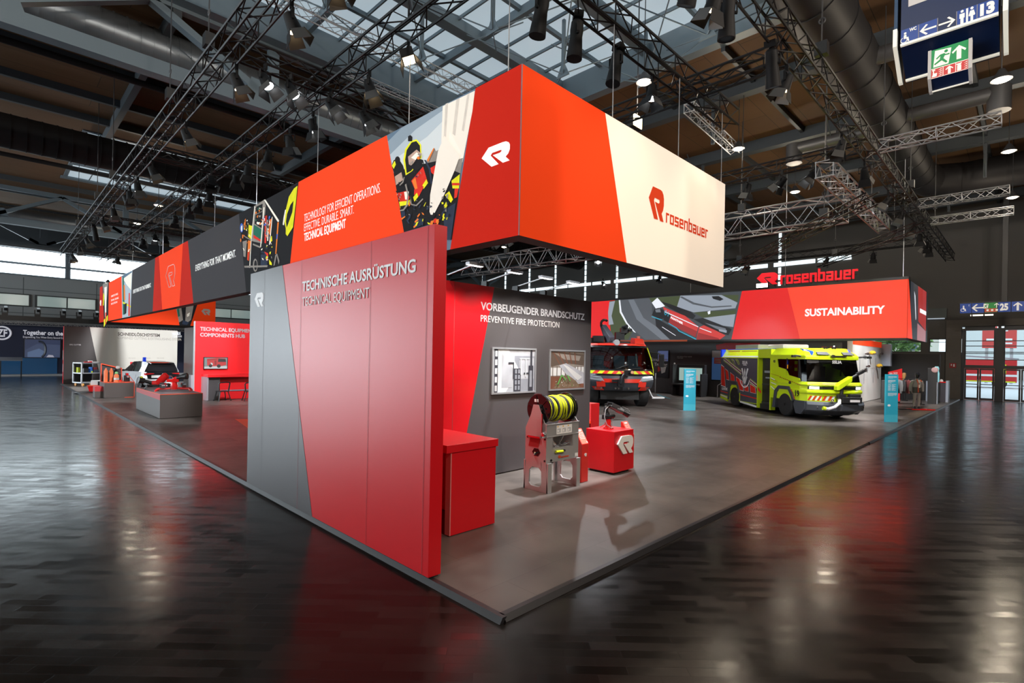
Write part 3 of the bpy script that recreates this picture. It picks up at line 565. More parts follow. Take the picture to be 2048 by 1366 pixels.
tk = [(T_([(330, 330), (470, 240), (500, 330), (480, 560), (440, 940), (270, 900)]), 6), (T_([(345, 350), (450, 300), (440, 420), (335, 470)]), 3), (T_([(335, 480), (445, 430), (440, 700), (320, 620)]), 3), (T_([(310, 640), (440, 720), (425, 910), (300, 820)]), 10), (T_([(305, 800), (420, 880), (422, 915), (300, 850)]), 5),
      (T_([(480, 480), (605, 530), (590, 900), (440, 930)]), 3), (T_([(485, 500), (520, 490), (505, 940), (480, 930)]), 5), (T_([(510, 560), (540, 560), (525, 850), (500, 850)]), 6), (T_([(555, 560), (600, 540), (580, 820), (550, 780)]), 7), (T_([(530, 700), (548, 700), (540, 900), (522, 900)]), 11), (T_([(560, 830), (600, 820), (605, 900), (565, 930)]), 4), (T_([(470, 240), (495, 235), (715, 570), (710, 595), (690, 590)]), 11),
      (T_([(690, 600), (712, 600), (670, 1110), (655, 1110)]), 7), (T_([(675, 790), (695, 790), (685, 870), (672, 870)]), 12), (T_([(465, 360), (482, 360), (425, 1000), (412, 1000)]), 11), (T_([(320, 340), (332, 340), (272, 900), (250, 1330), (238, 1330), (262, 900)]), 11), (T_([(600, 520), (612, 510), (570, 960), (555, 960)]), 11), (T_([(228, 640), (285, 660), (265, 870), (218, 830)]), 4), (T_([(165, 560), (182, 540), (172, 720), (155, 720)]), 7),
      (T_([(150, 810), (270, 880), (268, 895), (150, 830)]), 6), (T_([(130, 910), (200, 890), (180, 1160), (145, 1150)]), 6), (T_([(220, 890), (265, 900), (230, 1220), (205, 1200)]), 7), (T_([(215, 1080), (240, 1080), (230, 1210), (210, 1210)]), 5), (T_([(290, 960), (420, 1020), (400, 1340), (300, 1340), (285, 1100)]), 3), (T_(circ(335, 1290, 38, 105)), 6), (T_(circ(340, 1290, 24, 80)), 3), (T_([(300, 940), (420, 990), (415, 1015), (295, 965)]), 6),
      (T_([(425, 1060), (540, 1100), (530, 1290), (420, 1290)]), 8), (T_([(480, 1070), (545, 1100), (535, 1240), (500, 1180), (530, 1150)]), 5), (T_([(565, 1080), (590, 1070), (580, 1120), (565, 1115)]), 4), (T_([(555, 1190), (600, 1250), (605, 1290), (565, 1280)]), 4), (T_([(595, 1000), (612, 985), (610, 1010)]), 4), (T_([(160, 1300), (540, 1290), (530, 1320), (165, 1330)]), 6), (T_([(630, 1300), (660, 1130), (690, 1100), (725, 1220), (715, 1280), (680, 1130), (650, 1290)]), 6), (T_(circ(118, 690, 26, 75)), 12), (T_(circ(118, 700, 12, 50)), 11), (T_(circ(105, 890, 8, 30)), 7),
      (T_([(1018, 15), (960, 60), (880, 190), (830, 400), (805, 580), (830, 700), (828, 790), (855, 825), (945, 680), (995, 250)]), 4), (T_([(955, 255), (905, 320), (850, 470), (832, 590), (845, 690), (935, 440)]), 3), (T_([(820, 400), (835, 400), (800, 650), (780, 640), (795, 520)]), 11)]
strokes(tk, 26, 340, 440, 350, 620, (6, 3, 7, 10, 11), (6, 40), (6, 40), T_); strokes(tk, 30, 480, 590, 500, 930, (5, 6, 11, 7, 3, 12), (5, 22), (10, 70), T_); strokes(tk, 20, 140, 260, 560, 1150, (6, 4, 7, 3, 11), (5, 20), (10, 60), T_); strokes(tk, 16, 430, 620, 960, 1300, (6, 8, 4, 11, 3), (5, 30), (8, 40), T_)
prints('photo_print', tk)
lad = [([(243.5, 552), (264, 542), (262, 560), (250, 566)], 0), ([(246, 558), (264, 545), (262.5, 580), (254, 570)], 11), ([(245, 556), (248, 553), (250, 628), (246, 630)], 10), ([(247.5, 570), (250, 570), (251, 600), (248, 600)], 7), ([(246, 603), (262, 612), (262, 615), (246, 607)], 4), ([(258, 586), (260, 586), (260, 632), (257, 632)], 5), ([(249, 608), (254, 606), (253, 626), (249, 630)], 3), ([(205.5, 569), (217, 564), (214, 600), (209, 600)], 6), ([(209, 575), (214, 573), (212.5, 635), (210.5, 635)], 11), ([(208, 640), (216, 630), (216, 640), (208, 655)], 4), ([(207, 585), (209, 590), (208, 610), (206, 612)], 4), ([(211, 625), (213, 625), (213, 648), (211, 648)], 5)]
prints('photo_print', lad)
# right face
F = FY(by_)
mm = lambda pts, off=.004: [tuple(F.p(u, v, off) + L0) for u, v in pts]
ut, ub = uv(F, 1210, 228)[0], uv(F, 1253.2, 523.8)[0]
M().poly(mm([(bx_, z0), (ub, z0), (ut, z1), (bx_, z1)])).build('red_panel', speck(glow_fabric('warm_red_fabric', (.74, .050, .008), .38), 200, .05, .03), ban)['label'] = 'orange red slanted panel'
M().poly(mm([(ub, z0), (bX, z0), (bX, z1), (ut, z1)])).build('cream_panel', CREAM, ban)['label'] = 'cream slanted panel'
RLET = glow_fabric('red_lettering', (.52, .040, .010), .45)
a, b = uv(F, 1296, 437), uv(F, 1327, 393); loc(logo('logo', F, a[0], a[1] + .04, b[0] - a[0], b[1] - a[1] + .06, RLET, ban, off=.009))
a, b = uv(F, 1331, 445), uv(F, 1414.5, 478); c = uv(F, 1331, 425); loc(wordmark('lettering', F, a[0], (a[1] + b[1]) / 2 + .0, b[0] - a[0], c[1] - a[1], RLET, ban, off=.009))
m = M()
m.bx(-.006, .006, -.006, .006, 0, z1 - z0)
m.build('edge_trim', mat('grey_edge_trim', (.2, .17, .2), .5), ban)
for x, y in ((0.15, .45), (.15, 3.2), (.15, 7.2), (.15, 11.4), (.15, 15.6), (.15, 20), (.15, 23.6), (.15, 31), (.15, 36), (.15, 41.5), (2.4, .02), (4.9, .02), (7.1, .02)): M().cyl((x, y, z1 - z0), (x, y, 8.4 - z0), .009, n=5).build('suspension_cable', ALU, ban)
# far cross banner, facing the booth
F = FY(46.8)
cb = E('suspended_banner', 'red hanging banner at the far end, facing into the booth, with white logo', 'banner', (5.9, 46.8, 4.1))
xr = uv(F, 431, 620)[0]; zb = uv(F, 390, 652)[1]; LB = V((-5.9, -46.8, -4.1))
def fb(name, pts, m_, off=0.004): 
    q = M().flat(F, pts, off); q.v = [tuple(V(v) + LB) for v in q.v]; return q.build(name, m_, cb)
M().bx(0, xr - 5.9, 0, .25, zb - 4.1, 2.56).build('banner_frame', BK, cb)
def Fu(px): return uv(F, px, 640)[0]
fb('red_panel', [(5.9, zb), (Fu(359), zb), (Fu(347), 6.66), (5.9, 6.66)], REDO); fb('photo_panel', [(Fu(359), zb), (Fu(381), zb), (Fu(400), 6.66), (Fu(347), 6.66)], PH_BLK, .005); fb('red_panel', [(Fu(381), zb), (xr, zb), (xr, 6.66), (Fu(400), 6.66)], speck(mat('warm_red_fabric'), 200, .05) if False else MATS['warm_red_fabric'], .006)
q = M()
for i, (P_, mi) in enumerate([([(352, 615), (362, 612), (366, 640), (358, 645)], 6), ([(354, 618), (358, 617), (360, 632), (356, 634)], 10), ([(372, 612), (388, 606), (382, 640), (370, 648)], 6), ([(374, 628), (380, 625), (378, 632), (374, 634)], 11), ([(366, 640), (378, 645), (374, 650), (364, 648)], 8)]): q.flat(F, [uv(F, *p) for p in P_], .008 + .001 * i, mi)
q.v = [tuple(V(v) + LB) for v in q.v]; q.build('photo_print', PH, cb)
a, b = uv(F, 402.5, 629.5), uv(F, 420.5, 618.5); q = logo('logo', F, a[0], a[1], b[0] - a[0], b[1] - a[1], WHITE, cb, off=.012)
q2 = ptext('lettering', 'MENT.', F, (320, 619), (339.5, 620), (320, 616.5), WHITE, cb, bold=.01, off=.012)
for qq in (q, q2):
    for v in qq.data.vertices: v.co += LB
# ---- far end walls of the booth
CY = 42.9; F = FY(CY)
ew = M().bx(3.28, 9.4, CY, CY + .4, .02, 3.62).build('exhibition_wall', mat('dark_brown_laminate', (.045, .036, .034), .5), bevel=.005)
tag(ew, 'far dark wall with a cream slanted field, lettered SCHNEIDLÖSCHSYSTEM, behind the white car', 'exhibition wall')
CREAMW = speck(mat('cream_laminate', (.60, .57, .51), .6), 100, .03)
M().slab(F, uvs(F, [(180, 654), (203, 766)])[::1] and [(uv(F, 203, 764)[0], .02), (9.4, .02), (9.4, 3.62), (uv(F, 179.5, 655)[0], 3.62)], 0, .006).build('cream_panel', CREAMW, ew)['label'] = 'cream field'
M().bx(3.3, 9.38, CY + .05, CY + .35, 0, .02).build('base_strip', BLACK, ew)
BRN = mat('brown_lettering', (.06, .045, .035), .6); BRL = mat('pale_brown_lettering', (.33, .30, .26), .6)
ptext('lettering', 'SCHNEIDLÖSCHSYSTEM', F, (235.5, 671), (319.5, 673.5), (235.5, 665), BRN, ew, bold=.03, off=.01)
ptext('lettering', 'COMBINED CUTTING & EXTINGUISHING SYSTEM', F, (235.5, 677.5), (362, 682), (235.5, 672.5), BRL, ew, off=.01)
ptext('lettering', 'HFC CUTTER', F, (139, 690.3), (162, 691.3), (139, 687.6), LETL, ew, off=.01)
for px in (257, 287, 314): ptext('lettering', 'FIRE WATER', F, (px, 717), (px + 14, 717.3), (px, 715.4), BRL, ew, off=.01)
G = FX(3.28); m = M(); m.slab(G, [(-CY - .4, .02), (-CY, .02), (-CY, 3.62), (-CY - .4, 3.62)], 0, .01); m.build('end_panel', RED, ew)
m = M(); m.slab(G, [(-CY - .3, 1.5), (-CY - .12, 1.5), (-CY - .12, 2.1), (-CY - .3, 2.1)], .01, .02); m.slab(G, [(-CY - .3, .75), (-CY - .12, .75), (-CY - .12, 1.25), (-CY - .3, 1.25)], .01, .02); m.build('literature_holder', WHITE, ew)
# red recess behind the car
M().bx(uv(F, 260, 740)[0], uv(F, 335, 740)[0], CY - .01, CY, .9, at(270, 724, 'y', CY).z).build('red_recess', MATS['red_laminate'], ew)
# grey wall to the right of the car, turned towards the aisle
F = FX(8.35)
pa, pb = at(343, 668, 'x', 8.35), at(388, 663, 'x', 8.35)
gw = M().bx(8.35, 8.6, 27.5, 36.5, .02, 3.6).build('exhibition_wall', GREYW, bevel=.005); tag(gw, 'plain grey wall between the white car and the red components hub', 'exhibition wall')
ptext('lettering', 'WERKZEUG', F, (344.5, 671), (361.5, 669), (344.5, 666), LETW, gw, bold=.03, off=.01); ptext('lettering', 'TOOLS AND SYSTEMS', F, (344.5, 676), (364, 674), (344.5, 672.5), LETL, gw, off=.01)
# red hub wall
HY = 27.2; F = FY(HY)
hl = uv(F, 390, 700)[0]
hw = M().bx(hl, 14.5, HY, HY + .25, .02, uv(F, 390, 642)[1]).build('exhibition_wall', speck(mat('bright_red_laminate', (.70, .008, .012), .45), 300, .04), bevel=.005)
tag(hw, 'bright red wall with white lettering COMPONENTS HUB above a red counter', 'exhibition wall')
M().bx(hl - .01, hl, HY, HY + .25, .02, uv(F, 390, 642)[1]).build('edge_panel', mat('pale_edge', (.55, .55, .56), .4), hw)
ptext('lettering', 'TECHNICAL EQUIPMENT', F, (400, 661.5), (508, 665), (400, 654.5), LETW, hw, bold=.035, off=.01); ptext('lettering', 'COMPONENTS HUB', F, (400, 673), (490, 675.5), (400, 666), LETW, hw, bold=.035, off=.01)
# ---- LED wall across the back
LX = 28.0; F = FX(LX); yl, yr = 23.5, 3.79; lz0, lz1 = 3.40, 5.95
led = E('led_wall', 'long hanging screen wall with orange car film and SUSTAINABILITY lettering', 'screen', (LX, yr, lz0)); LL = V((-LX, -yr, -lz0))
EM = lambda n_, c, s_: mat(n_, (.02, .02, .02), .4, emit=c, es=s_)
SR = EM('screen_red', (.80, .008, .010), 1.0); SO = EM('screen_orange_red', (1.0, .055, .022), 1.0); _ = 0; SW = EM('screen_white', (1, .95, .95), 1.0)
def lf(name, pts, m_, off=.01):
    q = M().flat(F, pts, off); q.v = [tuple(V(v) + LL) for v in q.v]; return q.build(name, m_, led)
M().bx(0, .45, 0, yl - yr, 0, lz1 - lz0).bx(.45, 6.2, 0, .4, 0, lz1 - lz0).build('screen_housing', BLACK, led)
M().bx(-.03, .5, -.03, yl - yr, lz1 - lz0, lz1 - lz0 + .12).bx(-.03, .5, 0, yl - yr, -.10, 0).build('housing_rail', DARK, led)
M().bx(-.05, -.03, uv(F, 1375, 680)[0] * -1 - yr, yl - yr, -.10, 0).build('orange_trim', mat('orange_trim', (.75, .15, .05), .5), led)
def Lu(px, py): return uv(F, px, py)[0]
a0, a1 = (Lu(1230, 603), Lu(1219, 678)); b0, b1 = Lu(1484, 582), Lu(1463, 679); c0, c1 = Lu(1575, 575), Lu(1600, 678)
lf('screen_panel', [(-yl, lz0), (a1, lz0), (a0, lz1), (-yl, lz1)], SR)['label'] = 'red screen area left of the film'
film = lf('screen_panel', [(a1, lz0), (b1, lz0), (b0, lz1), (a0, lz1)], EM('film_tarmac', (.055, .065, .075), 1)); film['label'] = 'film of a racing red fire truck'
lf('screen_panel', [(b1, lz0), (c1, lz0), (c0, lz1), (b0, lz1)], SR); lf('screen_panel', [(c1, lz0), (-yr, lz0), (-yr, lz1), (c0, lz1)], SO)['label'] = 'bright orange red screen area'
FM = [EM('film_grass', (.055, .075, .03), 1), EM('film_concrete', (.30, .34, .40), 1), EM('film_track', (.085, .095, .11), 1), EM('film_white', (.85, .88, .95), 1), EM('film_red', (.62, .045, .04), 1), EM('film_dark_red', (.32, .02, .02), 1), EM('film_black', (.008, .009, .012), 1), EM('film_cyan', (.02, .42, .62), 1), EM('film_grey', (.16, .18, .21), 1)]
K = lambda pts: [(1215 + x * .13916, 590 + y * .13924) for x, y in pts]
fp = [([(30, 90), (165, 75), (190, 280), (370, 500), (300, 640), (60, 640), (20, 250)], 0), ([(30, 100), (110, 85), (60, 300), (90, 420), (20, 430), (10, 250)], 1), ([(180, 75), (640, 40), (640, 250), (850, 470), (1260, 640), (540, 640), (380, 500), (200, 260)], 2), ([(300, 70), (380, 65), (520, 330), (980, 640), (780, 640), (420, 350)], 8),
      ([(600, 45), (1080, 10), (1060, 180), (860, 170), (640, 110)], 0), ([(1050, 10), (1640, 0), (1870, 110), (1840, 190), (1240, 250), (1000, 170)], 1), ([(1070, 20), (1250, 110), (1500, 165), (1780, 150), (1790, 165), (1500, 185), (1230, 135), (1040, 30)], 2), ([(1640, 0), (1890, 0), (1870, 100)], 0), ([(1240, 250), (1850, 215), (1840, 280), (1380, 330)], 0), ([(1380, 330), (1840, 275), (1810, 460), (1500, 420)], 1), ([(1500, 20), (1600, 15), (1670, 60), (1620, 85), (1520, 55)], 6), ([(1440, 240), (1480, 225), (1480, 270), (1450, 280)], 3),
      ([(165, 75), (185, 72), (205, 240), (290, 400), (415, 545), (380, 530), (270, 410), (180, 250)], 3), ([(690, 330), (1260, 640), (900, 640), (700, 450)], 6), ([(790, 455), (985, 580), (980, 586), (785, 462)], 3),
      ([(640, 110), (720, 40), (830, 160), (700, 200)], 3), ([(760, 90), (900, 130), (1200, 240), (1270, 300), (1230, 350), (1080, 290), (880, 180)], 6), ([(1240, 350), (1380, 330), (1790, 490), (1740, 580), (1500, 500)], 6), ([(1400, 400), (1700, 480), (1720, 545), (1560, 480)], 8), ([(1600, 490), (1720, 510), (1710, 545), (1610, 520)], 1),
      ([(640, 290), (680, 200), (740, 185), (810, 220), (820, 330), (780, 350), (700, 320)], 6), ([(690, 210), (760, 200), (770, 250), (700, 250)], 8), ([(800, 170), (940, 230), (1120, 300), (1310, 455), (930, 285), (825, 235)], 4), ([(825, 240), (910, 280), (880, 400), (810, 360)], 6), ([(920, 290), (1310, 460), (1270, 600), (1000, 470), (885, 395)], 4), ([(900, 340), (1290, 520), (1270, 605), (1000, 470), (885, 398)], 5), ([(1320, 465), (1390, 435), (1560, 510), (1700, 580), (1620, 640), (1280, 640)], 4), ([(1310, 540), (1600, 620), (1610, 640), (1280, 640)], 5), ([(825, 235), (920, 275), (1310, 452), (1310, 464), (915, 288), (825, 246)], 3), ([(1330, 470), (1500, 532), (1495, 542), (1330, 480)], 3), ([(640, 305), (715, 330), (790, 355), (790, 365), (710, 340), (640, 315)], 7), ([(880, 400), (1000, 470), (1040, 515), (1290, 635), (1270, 640), (1030, 522), (995, 480), (880, 410)], 7)]
q = M()
for i, (P_, mi) in enumerate(fp): q.flat(F, [uv(F, *p) for p in K(P_)], .014 + .001 * i, mi)
q.v = [tuple(V(v) + LL) for v in q.v]; q.build('film_picture', FM, led)
def ltext(*a, **k):
    o_ = ptext(*a, **k)
    for v in o_.data.vertices: v.co += LL
    return o_
# lettering on the filmed truck follows its slope
G = Fr(F.p(*uv(F, *K([(915, 335)])[0]), 0), F.p(*uv(F, *K([(1090, 425)])[0]), 0) - F.p(*uv(F, *K([(915, 335)])[0]), 0), (0, 0, 1)); G.U = (F.p(*uv(F, *K([(920, 308)])[0]), 0) - F.p(*uv(F, *K([(915, 335)])[0]), 0)).normalized(); G.N = F.N
w = (F.p(*uv(F, *K([(1090, 425)])[0]), 0) - G.O).length
t_ = text('lettering', 'PANTHER', G, 0, 0, w, .11, SW, led, bold=.05, off=.06)
for v in t_.data.vertices: v.co += LL
t_ = text('lettering', '01', G, -w * .56, .02, -w * .22, .30, FM[7], led, bold=-.005, off=.06)
for v in t_.data.vertices: v.co += LL
ltext('lettering', 'SUSTAINABILITY', F, (1610, 631.5), (1770, 627.5), (1610, 618), SW, led, bold=.035, off=.02)
# right return of the screen
F2 = FY(yr); xe = uv(F2, 1852, 600)[0]
def l2(pts, m_, off=.01):
    q = M().flat(F2, pts, off); q.v = [tuple(V(v) + LL) for v in q.v]; return q.build('screen_panel', m_, led)
xe = min(xe, LX + 6.2); w = xe - LX
l2([(LX + .12 * w, lz0), (xe, lz0), (xe, lz1), (LX + .12 * w, lz1)], EM('screen_slate', (.03, .035, .045), 1)); l2([(LX, lz0), (LX + .25 * w, lz0), (LX + .02 * w, lz1), (LX, lz1)], SO, .012); l2([(LX + .55 * w, lz0 + .9), (xe, lz0 + .55), (xe, lz1), (LX + .5 * w, lz1)], EM('screen_brick', (.38, .02, .02), 1), .014); l2([(LX + .5 * w, lz0), (xe, lz0), (xe, lz0 + .55), (LX + .5 * w, lz0 + .8)], EM('screen_rose', (.40, .18, .2), 1), .013)
q = M().flat(F2, [(LX + .3 * w, 5.6), (LX + .36 * w, 5.4), (LX + .42 * w, 4.4), (LX + .4 * w, 4.3)], .016); q.v = [tuple(V(v) + LL) for v in q.v]; q.build('film_picture', FM[3], led)
q = M().rect(F2, LX + .62 * w, xe, 4.75, 4.95, .018); q.v = [tuple(V(v) + LL) for v in q.v]; q.build('film_picture', SW, led)
for y in (.2, 5, 10, 15): M().cyl((.2, y, lz1 - lz0), (.2, y, 13.12 - lz0), .012, n=5).build('suspension_cable', ALU, led)
# red sign letters standing on the screen wall
F = FX(LX + .2); SGN = mat('glowing_red_letters', (.5, .01, .01), .4, emit=(.72, .006, .016), es=1.0)
o = E('logo_sign', 'glowing red company letters standing on top of the screen wall', 'sign', (0, 0, 0))
a, b = uv(F, 1514, 571), uv(F, 1555, 544); logo('logo', F, a[0], a[1], b[0] - a[0], b[1] - a[1], SGN, o, t=.12, off=-.06)
a, b, c = uv(F, 1561, 569), uv(F, 1715.5, 556.5), uv(F, 1561, 552.5); wordmark('lettering', F, a[0], (a[1] + b[1]) / 2, b[0] - a[0], c[1] - a[1] + .02, SGN, o, t=.12, off=-.06)
za = lz1 + .12; m = M()
u0 = uv(F, 1514, 571)[0]; u1 = uv(F, 1715, 556)[0]
for i in range(8): u = u0 + (u1 - u0) * (i + .5) / 8; m.slab(F, [(u - .02, za), (u + .02, za), (u + .02, za + .35), (u - .02, za + .35)], -.16, -.08)
m.slab(F, [(u0, za + .28), (u1, za + .28), (u1, za + .34), (u0, za + .34)], -.16, -.08); m.build('sign_frame', BLACK, o)
# ---- dark walls below the screen
dw = M().bx(32.2, 32.5, 7.2, 27, .02, 3.35).build('exhibition_wall', GREYW, bevel=.005); tag(dw, 'long grey wall under the screen behind the fire engines', 'exhibition wall')
F = FX(32.2); m = M()
m.flat(F, [uv(F, 1437, 730), uv(F, 1432, 690), (uv(F, 1452, 690)[0], 3.35), (uv(F, 1520, 690)[0], 3.35), (uv(F, 1520, 690)[0], 1.8)], .006); m.build('red_panel', RED, dw)
ptext('lettering', 'RDS SIMULATOR TAKTIK', F, (1354.5, 714.2), (1384, 714.8), (1354.5, 712), LETW, dw, off=.01); ptext('lettering', 'PARTNER', F, (1354.5, 717), (1366, 717.2), (1354.5, 715.2), LETW, dw, off=.01)
ww = M().bx(32.9, 40.6, 6.8, 7.05, .02, 3.62).build('exhibition_wall', mat('white_laminate', (.72, .70, .66), .5), bevel=.005); tag(ww, 'white display wall right of the yellow fire engine with small shelves', 'exhibition wall')
F = FY(6.8); M().rect(F, 32.9, 40.6, 3.62 - .35, 3.62, .006).build('red_band', REDO, ww); M().bx(40.55, 41.0, 6.3, 6.8, 2.1, 3.5).build('side_box', mat('pale_blue_panel', (.35, .38, .46), .4), ww)
# ================================================================== LIGHTING TRUSSES AND LAMPS
def truss(label, a, b, w=.4, h=.4, m_=TRUSSB, seg=.55, r=.029, cat='truss', group=None):
    a, b = V(a), V(b); d = (b - a); L = d.length; d.normalize(); s = V((0, 0, 1)).cross(d).normalized(); u = V((0, 0, 1))
    o = E('lighting_truss', label, cat, a, group=group)
    cs = [s * (w / 2) * i + u * (h / 2) * j for i, j in ((-1, -1), (1, -1), (1, 1), (-1, 1))]
    for c in cs: M().cyl(c, c + d * L, r, n=6).build('chord', m_, o, smooth=True)
    m = M(); n_ = max(2, int(L / seg)); k = L / n_; rr = r * .5
    for i in range(n_):
        t0, t1 = d * (i * k), d * ((i + 1) * k); e = i % 2
        for q in range(4):
            p0, p1 = cs[q], cs[(q + 1) % 4]
            if e: p0, p1 = p1, p0
            m.cyl(p0 + t0, p1 + t1, rr, n=4)
        if i % 4 == 0:
            for q in range(4): m.cyl(cs[q] + t0, cs[(q + 1) % 4] + t0, rr, n=4)
    m.build('lacing', m_, o)
    return o
TZ = 8.6
truss('long black truss above the aisle, outermost on the long side of the booth', (3.43, 2, TZ), (3.43, 46, TZ))
truss('long black truss running directly above the long side banner', (5.5, 3.65, TZ), (5.5, 46, TZ))
truss('long black truss on the door side above the booth edge', (3.65, 3.43, TZ), (40, 3.43, TZ))
truss('black truss above the cream and red banner face', (5.72, 5.64, TZ), (13.6, 5.64, TZ))
for i, y in enumerate((11.75, 19.9, 32.2, 42.4)): truss('black cross truss joining the two long aisle trusses, %s from the camera' % ORD[i], (3.65, y, TZ - .02), ((16, 18, 16, 14)[i], y, TZ - .02), .36, .36, group='cross trusses of the long side')
for i, x in enumerate((11.4, 18.0, 25.7, 33.6)): truss('black cross truss reaching inwards from the door side truss, %s from the camera' % ORD[i], (x, 3.65, TZ - .02), (x, (15, 22, 24, 20)[i], TZ - .02), .36, .36, group='cross trusses of the door side')
p, q = at(1445, 548, 'z', 6.6), at(1745, 396, 'z', 6.6); DG1 = (p, q); truss('thin dark truss hung diagonally behind the tall silver truss', p, q, .3, .3, r=.02)
p, q = at(1640, 528, 'z', 7.4), at(1840, 452, 'z', 7.4); DG2 = (p, q); truss('thin dark truss hung diagonally above the red company letters', p, q, .3, .3, r=.02)
truss('tall silver truss crossing above the fire engines', (20.9, 4.6, 7.65), (20.9, 25, 7.65), .8, .85, ALU, .62, .032)
truss('short silver truss along the end of the tall silver truss', (17, 4.3, 7.9), (26.0, 4.3, 7.9), .45, .45, ALU, .4)
for i, (x, y0_, y1_, l) in enumerate(((18.2, .6, 3.2, 'first'), (25.8, .6, 3.2, 'second'), (29.3, .55, 3.2, 'third'))): truss('slim silver outrigger truss beyond the door side truss, %s from the camera' % l, (x, y0_, TZ), (x, y1_, TZ), .3, .3, ALU, .3, .022, group='silver outrigger trusses')
truss('slim silver truss hanging under the big skylight', (4, 15.6, 12.6), (15.5, 15.6, 12.6), .4, .3, ALU, .35, .02); truss('slim silver truss beside the kerb of the big skylight', (9, 17.9, 12.5), (16, 17.9, 12.5), .35, .3, ALU, .35, .02)
truss('slim silver truss far up beyond the banner corner', at(1378, 215, 'z', 11), at(1470, 300, 'z', 11), .35, .3, ALU, .35, .02)
# chain hoists that hold the trusses
def hoist(x, y, z, lab, grp):
    zc = 14.18 if (x < 17.2 and 2 < y < 18.7) else DZ - .01
    o = E('chain_hoist', lab, 'chain hoist', (x, y, z), group=grp)
    M().cyl((0, 0, .25), (0, 0, zc - z), .014, n=5).build('wire', DARK, o); M().bx(-.09, .09, -.12, .12, .0, .28).build('motor', BLACK, o); M().torus((0, 0, .75), (1, 0, 0), .06, .016, 10, 5).build('hook', DARK, o)
for nm, pts in (('aisle', [(3.23, y) for y in (6, 12.6, 16, 25, 29.0, 36)]), ('door side', [(x, 3.23) for x in (7, 12.4, 19, 24, 31)])):
    for i, (x, y) in enumerate(pts): hoist(x, y, TZ + .2, 'black chain hoist with wire holding the %s truss, %s from the camera' % (nm, ORD[i]), 'chain hoists of the trusses')
for i, t in enumerate((.2, .8)):
    c = DG1[0].lerp(DG1[1], t); hoist(c.x, c.y, 6.75, 'chain hoist of the diagonal truss behind the tall silver truss, %s from its far end' % ORD[i], 'chain hoists of the diagonal trusses')
    c = DG2[0].lerp(DG2[1], t); hoist(c.x, c.y, 7.55, 'chain hoist of the thin diagonal truss above the red letters, %s from its far end' % ORD[i], 'chain hoists of the diagonal trusses')
for i, y in enumerate((8, 14.5, 21)): hoist(20.5, y, 8.07, 'chain hoist on the tall silver truss, %s from the door side' % ORD[i], 'chain hoists of the silver trusses')
for i, x in enumerate((18, 24.5)): hoist(x, 4.52, 8.12, 'chain hoist on the short silver truss, %s from the camera' % ORD[i], 'chain hoists of the silver trusses')
# ---- lamps
def lens(n_, c, s_): return mat(n_, (.9, .9, .9), .3, emit=c, es=s_)
LW = lens('lamp_lens_white', (.92, .96, 1), 9); LY = lens('lamp_lens_warm', (1, .74, .42), 9); LOFF = mat('lamp_lens_off', (.05, .05, .06), .1)
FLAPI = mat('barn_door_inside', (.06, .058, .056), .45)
LBLK = mat('lamp_black', (.008, .008, .009), .6, spec=.2)
def lamp_proto(kind, lensm):
    o = bpy.data.objects.new('spotlight', None); COL.objects.link(o)
    P = (0, 0, -.34)
    M().bx(-.03, .03, -.035, .035, -.1, .06).cyl((0, 0, -.16), (0, 0, -.08), .025, n=8).bx(-.17, .17, -.02, .02, -.17, -.15).bx(-.17, -.155, -.025, .025, -.36, -.15).bx(.155, .17, -.025, .025, -.36, -.15).build('yoke', LBLK, o)
    def part(m_, nm, mt, sm=False):
        q = m_.build(nm, mt, o, smooth=sm); q.location = P; return q
    if kind == 'par':
        part(M().rings([((0, 0, .16), .06), ((0, 0, .13), .10), ((0, 0, -.05), .125), ((0, 0, -.16), .14), ((0, 0, -.18), .14)], 14).cyl((-.155, 0, 0), (.155, 0, 0), .02, n=8), 'housing', LBLK, True)
        part(M().cyl((0, 0, -.185), (0, 0, -.181), .118, n=16), 'lens', lensm)
        for k in range(4):
            rot = Matrix.Rotation(k * math.pi / 2, 3, 'Z'); q = M(); w = .13 if k % 2 else .15
            a, b, c, d = V((-w, .135, -.18)), V((w, .135, -.18)), V((w * 1.25, .23, -.40)), V((-w * 1.25, .23, -.40)); nn = V((0, .006, .003))
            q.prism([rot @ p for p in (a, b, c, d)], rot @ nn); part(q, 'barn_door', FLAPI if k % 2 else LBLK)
    elif kind == 'profile':
        part(M().rings([((0, 0, .30), .08), ((0, 0, .26), .12), ((0, 0, .1), .13), ((0, 0, -.02), .12), ((0, 0, -.42), .155), ((0, 0, -.45), .155), ((0, 0, -.45), .135), ((0, 0, -.41), .13)], 18).cyl((-.17, 0, 0), (.17, 0, 0), .03, n=8), 'housing', LBLK, True)
        part(M().cyl((0, 0, -.415), (0, 0, -.41), .12, n=16), 'lens', lensm); part(M().bx(-.11, .11, -.09, .09, .33, .46).bx(-.03, .03, -.03, .03, .28, .34), 'ballast', LBLK)
    elif kind == 'flood':
        part(M().bx(-.17, .17, -.14, .14, -.02, .16), 'housing', LBLK); part(M().bx(-.15, .15, -.12, .12, -.026, -.021), 'lens', lensm)
        for s in (-1, 1): part(M().prism([(-.17, s * .14, -.02), (.17, s * .14, -.02), (.19, s * .23, -.24), (-.19, s * .23, -.24)], (0, s * .005, .002)), 'barn_door', LBLK)
    return o
PROTO = {}
CNT = {}
NLAMP = [0]
